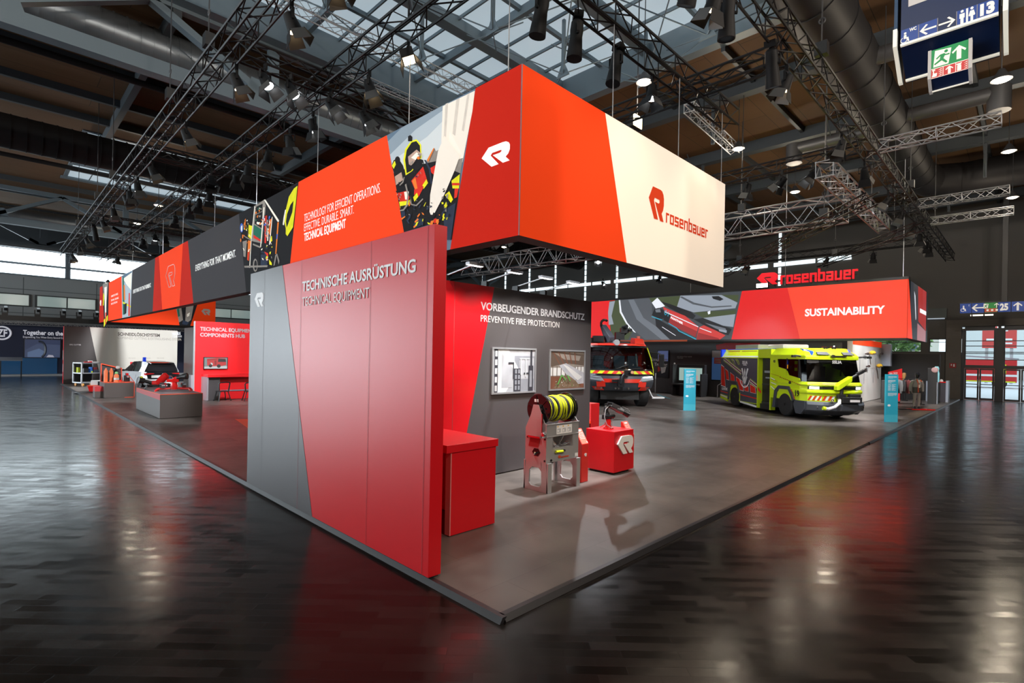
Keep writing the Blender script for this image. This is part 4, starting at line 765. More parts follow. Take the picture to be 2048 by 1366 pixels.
def lamp(kind, col, loc_, aim, where, power=0, cone=50, group=None, sc=.92):
    key = (kind, col)
    lm = {'w': LW, 'y': LY, 'o': LOFF}[col]
    if key not in PROTO: o = PROTO[key] = lamp_proto(kind, lm); o['used'] = 0
    if PROTO[key]['used'] == 0: o = PROTO[key]; PROTO[key]['used'] = 1
    else: o = copy_tree(PROTO[key])
    del_ = o.get('used')
    if del_ is not None and o is not PROTO[key]: del o['used']
    o.location = loc_; o.scale = (sc, sc, sc); loc_ = V(loc_); aim = V(aim); piv = loc_ + V((0, 0, -.34 * sc)); d = aim - piv
    yaw = math.atan2(d.y, d.x) - math.pi / 2; o.rotation_euler = (0, 0, yaw); tilt = math.atan2(math.hypot(d.x, d.y), -d.z)
    for c in kids(o):
        if not c.name.startswith('yoke'): c.rotation_euler = (tilt, 0, 0)
    k = CNT.get(where, 0); CNT[where] = k + 1
    kn = {'par': 'barn-door spotlight', 'profile': 'tubular spotlight', 'flood': 'square floodlight'}[kind]; cn = {'w': 'white', 'y': 'warm', 'o': 'unlit'}[col]
    tag(o, '%s %s %s, %s from the camera' % (cn, kn, where, ORD[k]), 'spotlight', group or ('spotlights ' + where))
    if power:
        dn = d.normalized(); l = spot('spot', piv + dn * (.24 * sc if kind != 'profile' else .52), aim, power, {'w': (.93, .96, 1), 'y': (1, .78, .54), 'o': (1, 1, 1)}[col], cone, 1.0 if col == 'y' else .5, .09)
    NLAMP[0] += 1
    return o
ZB = TZ - .24
# outer aisle truss: warm lamps washing the banner, nearest first
for px, py, k, col, pw in ((640, -60, 'par', 'y', 30), (560, -10, 'par', 'y', 30), (453, 105, 'par', 'y', 30), (356, 210, 'par', 'y', 30), (291, 297, 'par', 'y', 30)):
    y = at(px, py, 'x', 3.43).y; lamp(k, col, (3.63, y, ZB), (5.5, y - .4, 4.0), 'on the outer aisle truss', pw, 88)
for px, py, k, col, pw in ((262, 350, 'par', 'w', 0), (247, 362, 'par', 'o', 0), (240, 385, 'par', 'y', 30), (216, 405, 'par', 'w', 0), (196, 430, 'par', 'y', 30), (180, 452, 'profile', 'o', 0), (165, 470, 'par', 'y', 30), (150, 505, 'par', 'w', 0), (136, 512, 'par', 'o', 0), (106, 532, 'par', 'y', 30)):
    y = at(px, py, 'x', 3.43).y
    if y > 43.5: y = 43
    lamp(k, col, (3.63, y, ZB), (5.5, y - .3, 4.0) if col == 'y' else (5.0, y, 0.0), 'on the outer aisle truss', pw, 88)
# truss above the long banner: white lamps aimed into the stand
AIM2 = [(6.7, 6.0, .2), (8.5, 9.5, 0), (8, 13, 0), (8, 16, 0), (6.5, 20.5, .3), (7, 22, 0), (9, 26.5, 1.5), (8, 30, 0), (6, 30, .5), (7.5, 34, .8), (7.5, 38, 1), (8, 42.8, 2), (5, 37, 1), (5, 42.8, 2)]
i = 0
for px, py, col, pw in ((800, 105, 'y', 450), (722, 160, 'y', 350), (610, 254, 'w', 4600), (564, 291, 'w', 0), (522, 320, 'w', 4600), (482, 337, 'w', 0), (459, 361, 'w', 5600), (407, 377, 'w', 0), (387, 388, 'w', 5600), (369, 408, 'w', 0), (340, 432, 'w', 5600), (277, 478, 'w', 6000), (256, 518, 'w', 6000), (228, 500, 'o', 0)):
    y = at(px, py, 'x', 5.5).y; y = min(y, 42.5); kk = 'flood' if i == 0 else 'par'
    aim = (5.5 if False else AIM2[i][0], AIM2[i][1], AIM2[i][2])
    lamp(kk, col, (5.7, y, ZB), (7.0, y - 1.2, 3.0) if i < 2 else aim, 'on the truss above the long banner', pw, 45 if i > 1 else 80); i += 1
for px, py, col, pw, aim in ((524, 165, 'w', 0, (5.5, 9, 3)), (575, 194, 'w', 0, (7.0, 8.4, 2)), (654, 223, 'w', 0, (8.8, 8.4, 2)), (721, 240, 'w', 2200, (11.5, 9.5, 0))):
    x = at(px, py, 'y', 11.75).x; lamp('par', col, (x, 11.57, ZB), aim, 'on the first long-side cross truss', pw, 40)
for px, py, col, pw, aim in ((420, 345, 'o', 0, (5, 17, 2)), (309, 456, 'w', 0, (6, 28, 0)), (330, 462, 'y', 0, (6, 30, 0))):
    y = 19.9 if py < 400 else 32.2; x = at(px, py, 'y', y).x; lamp('par', col, (x, y - .18, ZB), aim, 'on rear long-side cross trusses', pw, 40)
# door side trusses; some lamps added to brighten the sign column and shop corner
i = 0
for px, py, kind, col, pw, aim in ((1412, 25, 'profile', 'w', 0, (9.2, 7.0, .5)), (1455, 20, 'par', 'y', 170, (8.5, 5.4, 4.0)), (1478, 95, 'profile', 'w', 0, (9.3, 4.2, 0)), (1565, 170, 'profile', 'w', 0, (13.5, 3.9, 0)), (1594, 172, 'par', 'y', 170, (11.4, 5.4, 4.0)), (1700, 285, 'par', 'o', 0, (15, 6, 0)), (1790, 395, 'par', 'w', 3600, (21.5, 8.5, .8)), (1815, 455, 'par', 'w', 5000, (24, 6.4, 1)), (1838, 488, 'par', 'w', 5000, (27, 6.5, .5)), (1850, 520, 'par', 'y', 2200, (32.6, 3.9, 1.1)), (1862, 545, 'par', 'w', 3000, (35, 6, 1)), (1745, 330, 'par', 'w', 3000, (24.4, 3.8, 1)), (1868, 560, 'par', 'w', 2600, (38, 5, 1))):
    x = at(px, py, 'y', 3.43).x; x = min(x, 36.5); lamp(kind, col, (x, 3.63, ZB), aim, 'on the door side truss', pw, 46 if col == 'w' else 85); i += 1
lamp('par', 'y', (6.6, 3.63, ZB), (6.4, 5.4, 4.0), 'on the door side truss', 130, 85)
for px, py, pw, aim in ((1095, 18, 0, (6.2, 7, 1)), (1180, 62, 0, (6.9, 6.2, .5)), (1258, 122, 5200, (6.95, 5.95, .4)), (1316, 182, 3600, (9.1, 6.0, .4))):
    x = at(px, py, 'z', ZB - .35).x; lamp('profile' if px < 1300 else 'par', 'w', (x, 5.84, ZB), aim, 'on the truss above the cream banner', pw, 34)
for px, py, x, col, pw, aim in ((1500, 385, 18.0, 'o', 0, (18, 9, 0)), (1568, 375, 18.0, 'w', 3000, (19.6, 13, 1)), (1628, 365, 18.0, 'w', 3000, (14, 9.5, 0)), (1012, 488, 11.4, 'y', 0, (10, 8, 1)), (1018, 492, 18.0, 'w', 3000, (19.5, 14.6, 1)), (990, 520, 18.0, 'w', 0, (19.5, 14.6, 1))):
    y = at(px, py, 'x', x).y; lamp('par', col, (x - .18, min(max(y, 4.2), 21.5), ZB), aim, 'on inner door-side cross trusses', pw, 46)
for px, py, x, col, pw, aim in ((1578, 480, 25.7, 'w', 3600, (27, 10.5, 1)), (1492, 522, 33.6, 'w', 1800, (32, 15, 1.5)), (1498, 565, 33.6, 'w', 1800, (32, 17, 1.5)), (1748, 508, 33.6, 'w', 2600, (36, 7, 1.6)), (1655, 540, 33.6, 'w', 1800, (32, 11, 1.5)), (1200, 525, 25.7, 'w', 2600, (19.5, 14, 1.8)), (1172, 562, 33.6, 'w', 0, (32, 18, 1)), (1322, 560, 33.6, 'w', 1500, (32, 18.5, 1))):
    y = at(px, py, 'x', x).y; lamp('par', col, (x - .18, min(max(y, 4.0), 23.5), ZB), aim, 'on rear door-side cross trusses', pw, 50)
# ---- hall lights under the roof
HL = lens('hall_light_lens', (1, .86, .62), 14)
def hall_light(px, py, z, i, r=.22, pw=900, bright=HL):
    p = at(px, py, 'z', z); o = E('hall_light', 'round hall ceiling lamp glowing warm on a thin rod, %s counted across the picture' % ORD[i], 'lamp', p, group='hall ceiling lamps')
    M().rings([((0, 0, .3), .07), ((0, 0, .2), .12), ((0, 0, .06), r), ((0, 0, 0), r + .02)], 16).build('housing', DARK, o, smooth=True)
    M().sph((0, 0, .01), r * .9, 12, sc=(1, 1, .35)).build('lens', bright, o, smooth=True); M().cyl((0, 0, .3), (0, 0, (14.18 if (p.x < 17.2 and 2 < p.y < 18.7) else DZ) - z), .015, n=5).build('rod', DARK, o)
    if pw:
        l = bpy.data.lights.new('hall_point_light', 'POINT'); l.energy = pw; l.color = (1, .85, .66); l.shadow_soft_size = .25; q = bpy.data.objects.new('hall_point_light', l); COL.objects.link(q); q.location = p - V((0, 0, .25))
for i, (px, py, z, pw) in enumerate(((274, 447, 10.5, 500), (317, 411, 10.5, 600), (216, 566, 8.2, 0), (1008, 494, 10.5, 0), (1288, 165, 10.8, 700), (1441, 473, 10.4, 0), (1477, 298, 10.8, 900), (1590, 384, 10.8, 700), (1664, 440, 10.8, 600), (2003, 160, 10.3, 900), (2018, 303, 10.8, 700), (2025, 395, 10.3, 600))): hall_light(px, py, z, i, pw=pw * .35)
for i, (x, y) in enumerate(((-5, 3), (-6, 10), (3, -6), (12, -6))):     # bare point lights added out of view to brighten the booth fronts
    l = bpy.data.lights.new('hall_point_light', 'POINT'); l.energy = (1200, 1200, 3000, 2400)[i]; l.color = (1, .9, .78); l.shadow_soft_size = .3; q = bpy.data.objects.new('hall_point_light', l); COL.objects.link(q); q.location = (x, y, 10.5)
# big bare work lamp glowing behind the cream banner, and the one below the red letters
for px, py, y_, lab, s in ((1274, 243, 8.0, 'big square work lamp glowing behind the top edge of the cream banner', 1.0), ):
    p = at(px, py, 'y', 9.0); o = E('work_light', lab, 'lamp', p); M().bx(-.26, .26, -.02, .12, -.2, .2).build('housing', LBLK, o); M().bx(-.24, .24, -.035, -.02, -.18, .18).build('lens', lens('work_lamp_lens', (1, .80, .42), 30), o); M().cyl((0, 0, .2), (0, 0, 14.18 - p.z), .02, n=6).build('rod', DARK, o)
p = at(1524, 571, 'x', 27.86); o = E('work_light', 'small warm work lamp in front of the red company letters', 'lamp', p); M().bx(0, .1, -.3, .3, -.13, .13).build('housing', LBLK, o); M().bx(-.015, 0, -.27, .27, -.1, .1).build('lens', HL, o); M().bx(.02, .08, -.03, .03, 6.09 - p.z, -.13).bx(.02, .12, -.03, .03, 6.07 - p.z, 6.10 - p.z).build('bracket', LBLK, o)
# ================================================================== EXHIBITS NEAR THE CAMERA
def rbar(m, G, u0, u1, v, h, off, seed, mi=0):
    """a line of unreadably small print: short strokes"""
    rnd = random.Random(seed); u = u0
    while u < u1 - .004:
        w = rnd.uniform(.015, .05) * (1 if u1 - u0 > .15 else .6); m.rect(G, u, min(u + w, u1), v, v + h, off, mi); u += w + .010
# ---- hose reel machine
o = E('hose_reel_machine', 'stainless steel hose reel machine with yellow and black hose on its drum', 'hose reel', (6.62, 5.74, 0))
w, d = .88, .48; S_ = STEEL
for sx in (0, w):                                   # two leg frames with rounded openings
    m = M(); t = .03 if sx == 0 else -.03
    outer = [(-.05, 0), (d + .03, 0), (d - .02, .50), (0, .50)]
    def side(y, z): return V((sx, y, z))
    # frame built from four plates around the opening
    for q in ([(-.05, 0), (.09, 0), (.11, .5), (0, .5)], [(d - .09, 0), (d + .03, 0), (d - .02, .5), (d - .10, .5)], [(.09, 0), (d - .09, 0), (d - .09, .075), (.09, .075)], [(.10, .40), (d - .10, .40), (d - .10, .5), (.10, .5)], [(.095, .07), (.15, .07), (.095, .13)], [(d - .15, .07), (d - .09, .07), (d - .09, .13)], [(.10, .34), (.16, .40), (.10, .40)], [(d - .16, .40), (d - .1, .40), (d - .1, .34)]):
        m.prism([side(*p) for p in q], (t, 0, 0))
    m.bx(sx, sx + t * 3.2, -.05, -.02, 0, .5); m.bx(sx, sx + t * 2.6, d, d + .03, 0, .5)
    m.build('leg', S_, o)
# side plates with tapered top
for sx, t in ((0, .012), (w, -.012)):
    m = M(); m.prism([(sx, 0, .50), (sx, d, .50), (sx, d, 1.06), (sx, d - .12, 1.30), (sx, d / 2 + .07, 1.47), (sx, d / 2 - .05, 1.47), (sx, .05, 1.18), (sx, 0, 1.14)], (t, 0, 0))
    m.build('side_plate', S_, o)
hexc = [(math.cos(a * math.pi / 3), math.sin(a * math.pi / 3)) for a in range(6)]
m = M(); m.poly([(-.004, d / 2 - .02 + .095 * a, .66 + .075 * b) for a, b in hexc]); m.build('hex_opening', GLASSD, o)
m = M(); m.cyl((-.01, d / 2 + .02, .62), (-.05, d / 2 - .03, .66), .014, n=8); m.build('hose_coupling', CHROME, o)
M().prism([(-.006, .17, .75), (-.006, .40, .75), (-.006, .36, .92), (-.006, .13, .92)], (.004, 0, 0)).build('red_sticker', mat('sticker_red', (.42, .03, .03), .4), o)
m = M().bx(.012, w - .012, 0, .02, .94, 1.15).bx(0, w, -.012, .004, 1.135, 1.155).bx(0, w, -.012, .004, .93, .945); m.build('tray', S_, o, bevel=.003)
m = M().bx(.012, .17, 0, .015, .50, .94).bx(w - .17, w - .012, 0, .015, .50, .94).bx(.17, w - .17, 0, .015, .50, .71).bx(.17, w - .17, -.0, .28, .71, .725).bx(.17, w - .17, .28, .29, .725, .94).bx(.165, .175, 0, .28, .725, .94).bx(w - .175, w - .165, 0, .28, .725, .94); m.build('front_panel', S_, o)
G = Fr((0, 0, 0), (1, 0, 0), (0, 0, 1))
m = M(); m.rect(G, .26, .68, .965, 1.115, .003, 0)
for i in range(3):
    m.rect(G, .28 + i * .14, .37 + i * .14, .99, 1.06, .0035, 1); m.rect(G, .29 + i * .14, .33 + i * .14, 1.0, 1.04, .004, 0); m.rect(G, .28 + i * .14, .31 + i * .14, 1.085, 1.105, .0035, 2)
m.build('diagram_label', [mat('label_white', (.8, .8, .8), .4), mat('label_grey', (.45, .47, .5), .4), mat('label_amber', (.75, .42, .03), .4)], o)
q = logo('logo', G, .31, .545, .07, .05, mat('logo_orange', (.75, .09, .03), .4), o); wordmark('lettering', G, .39, .547, .22, .022, MATS['logo_orange'], o)
M().rect(G, .76, .85, .53, .59, .017).build('type_label', MATS['label_white'], o)
m = M(); m.bar((-.02, .06, .98), (-.03, .07, 1.33), .02, .03); m.cyl((-.03, .07, 1.0), (-.03, .07, 1.28), .016, n=10); m.sph((-.03, .04, .97), .055, 12, sc=(.6, 1, 1)); m.bar((-.02, .12, .92), (-.02, .40, .92), .03, .03); m.build('lever', CHROME, o, smooth=True)
m = M()
for a, b in (((.2, .1, .90), (.37, .12, .76)), ((.52, .15, .76), (.60, .12, .93)), ((.50, .08, .75), (.68, .08, .78))):
    m.cyl(a, b, .018, .026, 10); m.cyl(b, V(b) + (V(b) - V(a)).normalized() * .04, .032, n=10)
m.build('nozzle', [CHROME], o, smooth=True)
m = M(); m.cyl((.22, -.03, .675), (.40, -.03, .665), .022, n=10); m.cyl((.40, -.03, .665), (.45, -.03, .67), .03, n=10, mi=1); m.cyl((.17, .10, .94), (.24, .1, .86), .02, n=8); m.build('yellow_handle', [YEL, CHROME], o, smooth=True)
m = M()
for (y, z) in ((.03, .535), (.03, .90), (d - .05, .9), (.12, 1.4)): m.cyl((-.006, y, z), (.0, y, z), .018, n=8)
m.cyl((.13, -.012, .535), (.13, 0, .535), .022, n=10); m.build('bolt', BLACK, o)
cx, cz, cyy = .42, 1.385, d / 2
dr = E('drum', None, None); dr.parent = o; dr.location = (0, 0, 0)
for x in (.07, .80):
    m = M(); m.rings([((x - .012, cyy, cz), .262), ((x + .012, cyy, cz), .262)], 40); m.torus((x, cyy, cz), (1, 0, 0), .262, .013, 40, 6)
    for k in range(6): a = k * math.pi / 3 + .3; m.bar((x - .014, cyy + .05 * math.cos(a), cz + .05 * math.sin(a)), (x - .014, cyy + .24 * math.cos(a), cz + .24 * math.sin(a)), .02, .012)
    m.cyl((x - .03, cyy, cz), (x + .03, cyy, cz), .09, n=20); m.build('flange', mat('gloss_black', (.01, .01, .011), .15, coat=.6), dr, smooth=True)
M().box((.055, cyy + .05, cz + .15), (.003, .09, .05)).build('flange_label', MATS['label_white'], dr)
M().cyl((.08, cyy, cz), (.79, cyy, cz), .12, n=24).build('core', BLACK, dr, smooth=True)
hb = mat('hose_black', (.02, .021, .023), .5); hy = mat('hose_yellow', (.62, .68, .01), .45)
rnd = random.Random(5); m = M(); n_ = 30
for k in range(n_):
    x = .10 + .67 * (k + .5) / n_; r_ = .205 + .018 * math.sin(k * .55) + rnd.uniform(-.006, .006); ax = V((1, rnd.uniform(-.09, .09), rnd.uniform(-.09, .09)))
    m.torus((x, cyy, cz), ax, r_, .0135, 36, 6, 1 if (k % 4 in (1, 2) and rnd.random() < .9) else 0)
    if k % 4 == 1: m.torus((x + .011, cyy, cz), ax, r_ + .004, .006, 36, 5, 0)
m.torus((.62, cyy, cz), (1, -.32, .25), .222, .014, 40, 6, 0); m.torus((.60, cyy, cz), (1, -.28, .28), .226, .012, 40, 6, 1)
m.build('hose', [hb, hy], dr, smooth=True)['label'] = 'yellow and black striped hose windings'
# ---- slanted red info posts
def info_post(label, x, y, sh=0):
    o = E('info_post', label, 'info post', (x, y, 0), group='slanted red info posts')
    w, d, h0, h1 = .20, .20, .70, .96
    M().prism([(0, 0, .005), (0, d, .005), (0, d, h1), (0, d - .03, h1), (0, 0, h0)], (w, 0, 0)).build('body', REDL, o, bevel=.003)
    sl = Fr((0, 0, h0), (1, 0, 0), (0, d - .03, h1 - h0)); L = math.hypot(d - .03, h1 - h0)
    m = M(); m.rect(sl, .01, w - .01, .01, L - .005, .003, 0)
    m.build('sloped_face', mat('pale_red_face', (.70, .13, .09), .4), o)
    m = M(); m.rect(sl, .05, .15, L - .05, L - .02, .005)
    for i in range(5): rbar(m, sl, .03, .09 if i % 2 else .1, L - .09 - i * .028, .008, .005, i); rbar(m, sl, .11, .175, L - .09 - i * .028, .008, .005, i + 9)
    m.rect(sl, .165, .185, .02, .045, .005); m.build('print', LETW, o)
    logo('logo', Fr((0, 0, 0), (1, 0, 0), (0, 0, 1)), .07, .475, .07, .058, LETW, o)
REDL = speck(mat('post_red', (.68, .028, .022), .42), 200, .05)
info_post('slanted red info post beside the hose reel machine', 7.66, 5.78)
info_post('slanted red info post behind the red cube with the cannon', 9.36, 5.86)
# ---- red cube with white emblem
o = E('display_cube', 'red display cube with big white emblem carrying a water cannon', 'plinth', (8.63, 5.73, 0))
M().bx(0, .69, 0, .68, .045, .85).build('body', RED, o, bevel=.004); M().bx(.06, .62, .06, .62, 0, .045).build('shadow_plinth', BLACK, o)
logo('logo', Fr((0, 0, 0), (1, 0, 0), (0, 0, 1)), .085, .385, .555, .36, WHITE, o, t=.03, off=0)
# ---- water cannon on the cube
o = E('water_cannon', 'black and red remote water cannon standing on the red cube', 'water cannon', (8.93, 6.08, .85))
m = M(); m.rings([((0, 0, 0), .105), ((0, 0, .02), .105), ((0, 0, .022), .07), ((0, 0, .09), .052), ((0, 0, .18), .05), ((0, 0, .2), .062)], 18); m.build('base', mat('gloss_red', (.62, .012, .012), .2, coat=.6), o, smooth=True)
for k in range(8): a = k * math.pi / 4; M().cyl((.085 * math.cos(a), .085 * math.sin(a), .018), (.085 * math.cos(a), .085 * math.sin(a), .032), .011, n=6).build('bolt', CHROME, o)
CG = mat('cannon_black', (.03, .032, .036), .28, .5)
m = M(); m.cyl((0, 0, .2), (0, 0, .27), .075, n=18); m.box((-.02, 0, .245), (.26, .12, .09)); m.tube([(-.13, -.02, .25), (.12, -.05, .26)], .042, 12); m.cyl((-.02, .0, .26), (-.04, .02, .32), .055, n=14); m.build('swivel', CG, o, smooth=True, bevel=.006)
m = M(); m.tube([(-.03, .01, .30), (-.05, .03, .36), (-.04, .03, .43), (0, .0, .47), (.05, -.04, .46)], .05, 14); m.box((-.02, .02, .47), (.09, .08, .08)); m.build('elbow', CG, o, smooth=True)
m = M(); a = V((.02, -.02, .465)); dv = V((.26, -.27, -.16)); m.rings([(a, .045), (a + dv * .35, .055), (a + dv * .36, .066), (a + dv * .62, .066), (a + dv * .63, .05), (a + dv * .75, .05)], 16); m.box(a + dv * .30 + V((0, 0, .05)), (.17, .12, .07), Matrix.Rotation(R(-45), 3, 'Z') @ Matrix.Rotation(R(22), 3, 'Y')); m.build('barrel', mat('cannon_grey', (.13, .14, .15), .3, .6), o, smooth=True)
m = M(); m.rings([(a + dv * .72, .06), (a + dv * .9, .07), (a + dv * 1.02, .075), (a + dv * 1.02, .05)], 18); m.build('nozzle', CG, o, smooth=True)
m = M(); e = a + dv * .66; m.tube([e + V((.03, .03, .09)), e + dv * .34 + V((.03, .03, .09)), e + dv * .4 + V((.02, .02, .02))], .012, 6); m.tube([a + V((-.09, .0, .07)), a + V((.05, -.04, .05))], .02, 8); m.build('guard', CG, o, smooth=True)
M().tube([(-.02, -.02, .47), (-.14, -.02, .40), (-.2, -.04, .25), (-.17, -.08, .1), (-.06, -.12, .03), (.0, -.11, .05), (.02, -.07, .15), (-.01, -.05, .2)], .009, 7).build('cable', mat('cable_grey', (.25, .25, .26), .3), o, smooth=True)
M().tube([(.0, .05, .2), (-.12, .0, .1), (-.25, .02, .05)], .008, 6).build('tie', MATS['gloss_red'], o)
# ---- small counter behind the second wall
px_ = g(1233, 853); o = E('counter', 'low counter with red top half hidden behind the grey wall end', 'counter', (10.5, 8.8, 0))
zt = at(1228, 815, 'x', 12.2).z; e = g(1233, 853)
M().bx(0, 1.55, 0, .75, zt - .5, zt - .44).build('countertop', REDO, o); M().bx(.02, 1.5, .05, .7, .01, zt - .5).build('body', GREYW, o); M().bx(1.55, 1.95, 0, .75, .01, .98).build('end_panel', MATS['bright_red_laminate'], o)
# ---- turquoise sign columns
TUR = speck(mat('turquoise_panel', (.03, .36, .50), .4), 50, .04); TURD = mat('turquoise_dark', (.02, .27, .40), .4); TURL = mat('turquoise_light', (.06, .43, .56), .4)
def column(label, px, py, rz):
    p = g(px, py); o = E('sign_column', label, 'sign', p, rz, group='turquoise sign columns')
    w, h = .52, 1.86
    M().bx(-w / 2, w / 2, 0, .07, .012, h).build('panel', [TUR], o, bevel=.004)
    m = M(); n_ = 28; vs = [(.42 * math.cos(2 * math.pi * i / n_), .03 + .2 * math.sin(2 * math.pi * i / n_), 0) for i in range(n_)]; m.prism(vs, (0, 0, .012)); m.build('foot_plate', mat('foot_plate_grey', (.25, .25, .27), .35, .6), o)
    G = Fr((0, 0, 0), (1, 0, 0), (0, 0, 1)); m = M(); m.flat(G, [(-w / 2, .30), (w / 2, .30), (w / 2, .62), (-w / 2, .82)], .003, 0); m.flat(G, [(-w / 2, .02), (w / 2, .02), (w / 2, .30), (-w / 2, .30)], .003, 1); m.build('colour_field', [TUR, TURL], o)
    m = M(); rbar(m, G, -.18, .2, 1.75, .030, .004, 3); rbar(m, G, -.18, .02, 1.71, .012, .004, 4)
    for i in range(4): rbar(m, G, -.18, .14 - (i == 3) * .1, 1.63 - i * .022, .012, .004, 20 + i)
    rbar(m, G, -.18, -.03, 1.52, .02, .004, 77)
    for i in range(11): rbar(m, G, -.18, -.06, 1.47 - i * .024, .011, .004, 40 + i); rbar(m, G, -.02, .17 - (i % 3) * .05, 1.47 - i * .024, .011, .004, 60 + i)
    for i in range(5): rbar(m, G, -.18, .2 - (i == 4) * .15, 1.13 - i * .024, .012, .004, 80 + i)
    m.build('print', LETW, o); m = M(); m.flat(G, [(-.12 + .065 * math.cos(t * math.pi / 8), .66 + .045 * math.sin(t * math.pi / 8)) for t in range(16)], .004); m.build('oval_badge', LETW, o)
column('turquoise sign column in front of the dark simulator, left of the yellow fire engine', 1379, 822, R(-46)); column('turquoise sign column right of the yellow fire engine, beside the mannequin', 1783, 845, R(-38))
# ================================================================== FIRE ENGINES
TYRE = speck(mat('tyre_rubber', (.014, .014, .015), .7), 60, .2); RIMB = mat('black_rim', (.02, .02, .022), .3, .4); CHASS = mat('chassis_black', (.012, .012, .013), .6)
LAMPW = mat('headlight', (.9, .9, .9), .2, emit=(.9, .95, 1), es=4); BLUL = mat('blue_beacon', (.01, .04, .45), .15, emit=(.01, .05, .8), es=.35); SLATE = mat('slate_paint', (.075, .082, .105), .35, coat=.5)
YG = mat('lime_yellow_paint', (.60, .78, .012), .28, coat=.6); FRED = mat('signal_red_film', (.72, .03, .015), .35); DRED = mat('dark_red_stripe', (.28, .012, .02), .4); BUMP = mat('bumper_grey', (.055, .062, .075), .42); WFILM = mat('white_film', (.8, .8, .82), .35)
def wheel(name, parent, x, y, z, r, w, rim=RIMB, side=-1, lugs=True):
    """axle along local y; side = outer face direction"""
    o = E(name, None, None); o.parent = parent; o.location = (x, y, z)
    m = M(); m.rings([((0, -w / 2, 0), r * .62), ((0, -w / 2, 0), r * .9), ((0, -w / 2 + .03, 0), r * .98), ((0, -w / 2 + .06, 0), r), ((0, w / 2 - .06, 0), r), ((0, w / 2 - .03, 0), r * .98), ((0, w / 2, 0), r * .9), ((0, w / 2, 0), r * .62)], 36, axis=(0, 1, 0))
    m.build('tyre', TYRE, o, smooth=True)
    m = M(); s = side * w / 2
    m.rings([((0, s * .98, 0), r * .63), ((0, s * .7, 0), r * .58), ((0, s * .55, 0), r * .5), ((0, s * .5, 0), r * .22), ((0, s * .95, 0), r * .19), ((0, s * 1.0, 0), r * .12)], 28, axis=(0, 1, 0)); m.build('rim', rim, o, smooth=True)
    if lugs:
        m = M()
        for k in range(10): a = k * math.pi / 5; c = (r * .34 * math.cos(a), s * .6, r * .34 * math.sin(a)); m.cyl(c, (c[0], s * .75, c[2]), .022, n=6)
        m.build('wheel_nut', CHROME, o)
    return o
# ---------------------------------------------------------------- yellow municipal fire engine
f = E('fire_engine', 'yellow and grey electric fire engine with number 19 parked before the screen wall', 'fire engine', (23.49, 7.24, 0), R(-130.6))
WD = 2.42; RX, FXx = -5.66, 1.30
# lower body / cab as one lofted shell: sections along x (profile in y,z)
def sec(x, y0, y1, pts): return [V((x, y0 + (y1 - y0) * a, z)) for a, z in pts]
BODY = [(0, .28), (0, 2.42), (.10, 2.84), (.90, 2.84), (1, 2.42), (1, .28)]
m = M(); m.loft([sec(RX, 0, WD, BODY), sec(-2.10, 0, WD, BODY)]); m.build('rear_body', YG, f, bevel=.02)
# cab: front is bowed; build with side, bow and roof
zs = 1.50
def plan(x, k): return x
m = M()
lowP = [(0, .62), (0, zs)]
# plan outline of the cab front at belt height: side -> corner -> bowed nose
PLc = [(-1.06, 0), (.95, 0), (1.30, .10), (1.52, .55), (1.58, WD / 2), (1.52, WD - .55), (1.30, WD - .10), (.95, WD), (-1.06, WD)]
PLb = [(-1.06, -.02), (.95, -.02), (1.34, .06), (1.62, .52), (1.70, WD / 2), (1.62, WD - .52), (1.34, WD - .06), (.95, WD + .02), (-1.06, WD + .02)]
def ring(pl, z, dx=0, sh=0): return [V((x + (dx if x > 0 else 0), y, z)) for x, y in pl]
m.loft([ring(PLc, .70), ring(PLc, 1.02), ring(PLb, 1.08), ring(PLb, 1.16), ring(PLc, 1.20), ring(PLc, 1.34), ring(PLb, 1.38), ring(PLc, zs, -.04)]); m.build('cab_lower', YG, f, bevel=.012)
# glasshouse
PLt = [(-1.06, .03), (.78, .03), (1.10, .16), (1.28, .55), (1.32, WD / 2), (1.28, WD - .55), (1.10, WD - .16), (.78, WD - .03), (-1.06, WD - .03)]
m = M(); m.loft([ring(PLc, zs, -.05), ring(PLt, 2.40)]); m.build('cab_glazing', CABGL, f)
M().bx(-1.0, .5, .15, WD - .15, .8, 1.45).bx(.5, 1.1, .3, WD - .3, 1.15, 1.55).build('dashboard', CHASS, f)
m = M()
for y in (.35, 1.35): m.bx(-.25, .35, y, y + .6, 1.25, 1.45).bx(-.35, -.2, y + .05, y + .55, 1.4, 2.1)
m.build('seat', mat('seat_fabric', (.06, .06, .065), .8), f)
# yellow side panel with slanted upper edge on the cab side, and pillars
for yy, s in ((-.006, 1), (WD + .006, -1)):
    m = M(); m.prism([(-1.06, yy, .7), (-.02, yy, 1.4), (1.0, yy, 1.52), (.95, yy, 1.62), (.25, yy, 1.72), (.07, yy, 1.95), (-.50, yy, 2.04), (-.62, yy, 2.42), (-1.06, yy, 2.42)], (0, s * .03, 0)); m.build('side_panel', YG, f)
    m = M(); m.prism([(.02, yy, 1.7), (.10, yy, 1.7), (.14, yy, 2.41), (.06, yy, 2.41)], (0, s * .04, 0)); m.prism([(.88, yy, 1.5), (1.02, yy + s * .02, 1.5), (.86, yy + s * .04, 2.4), (.74, yy + s * .04, 2.4)], (0, s * .04, 0)); m.build('pillar', BLACK, f)
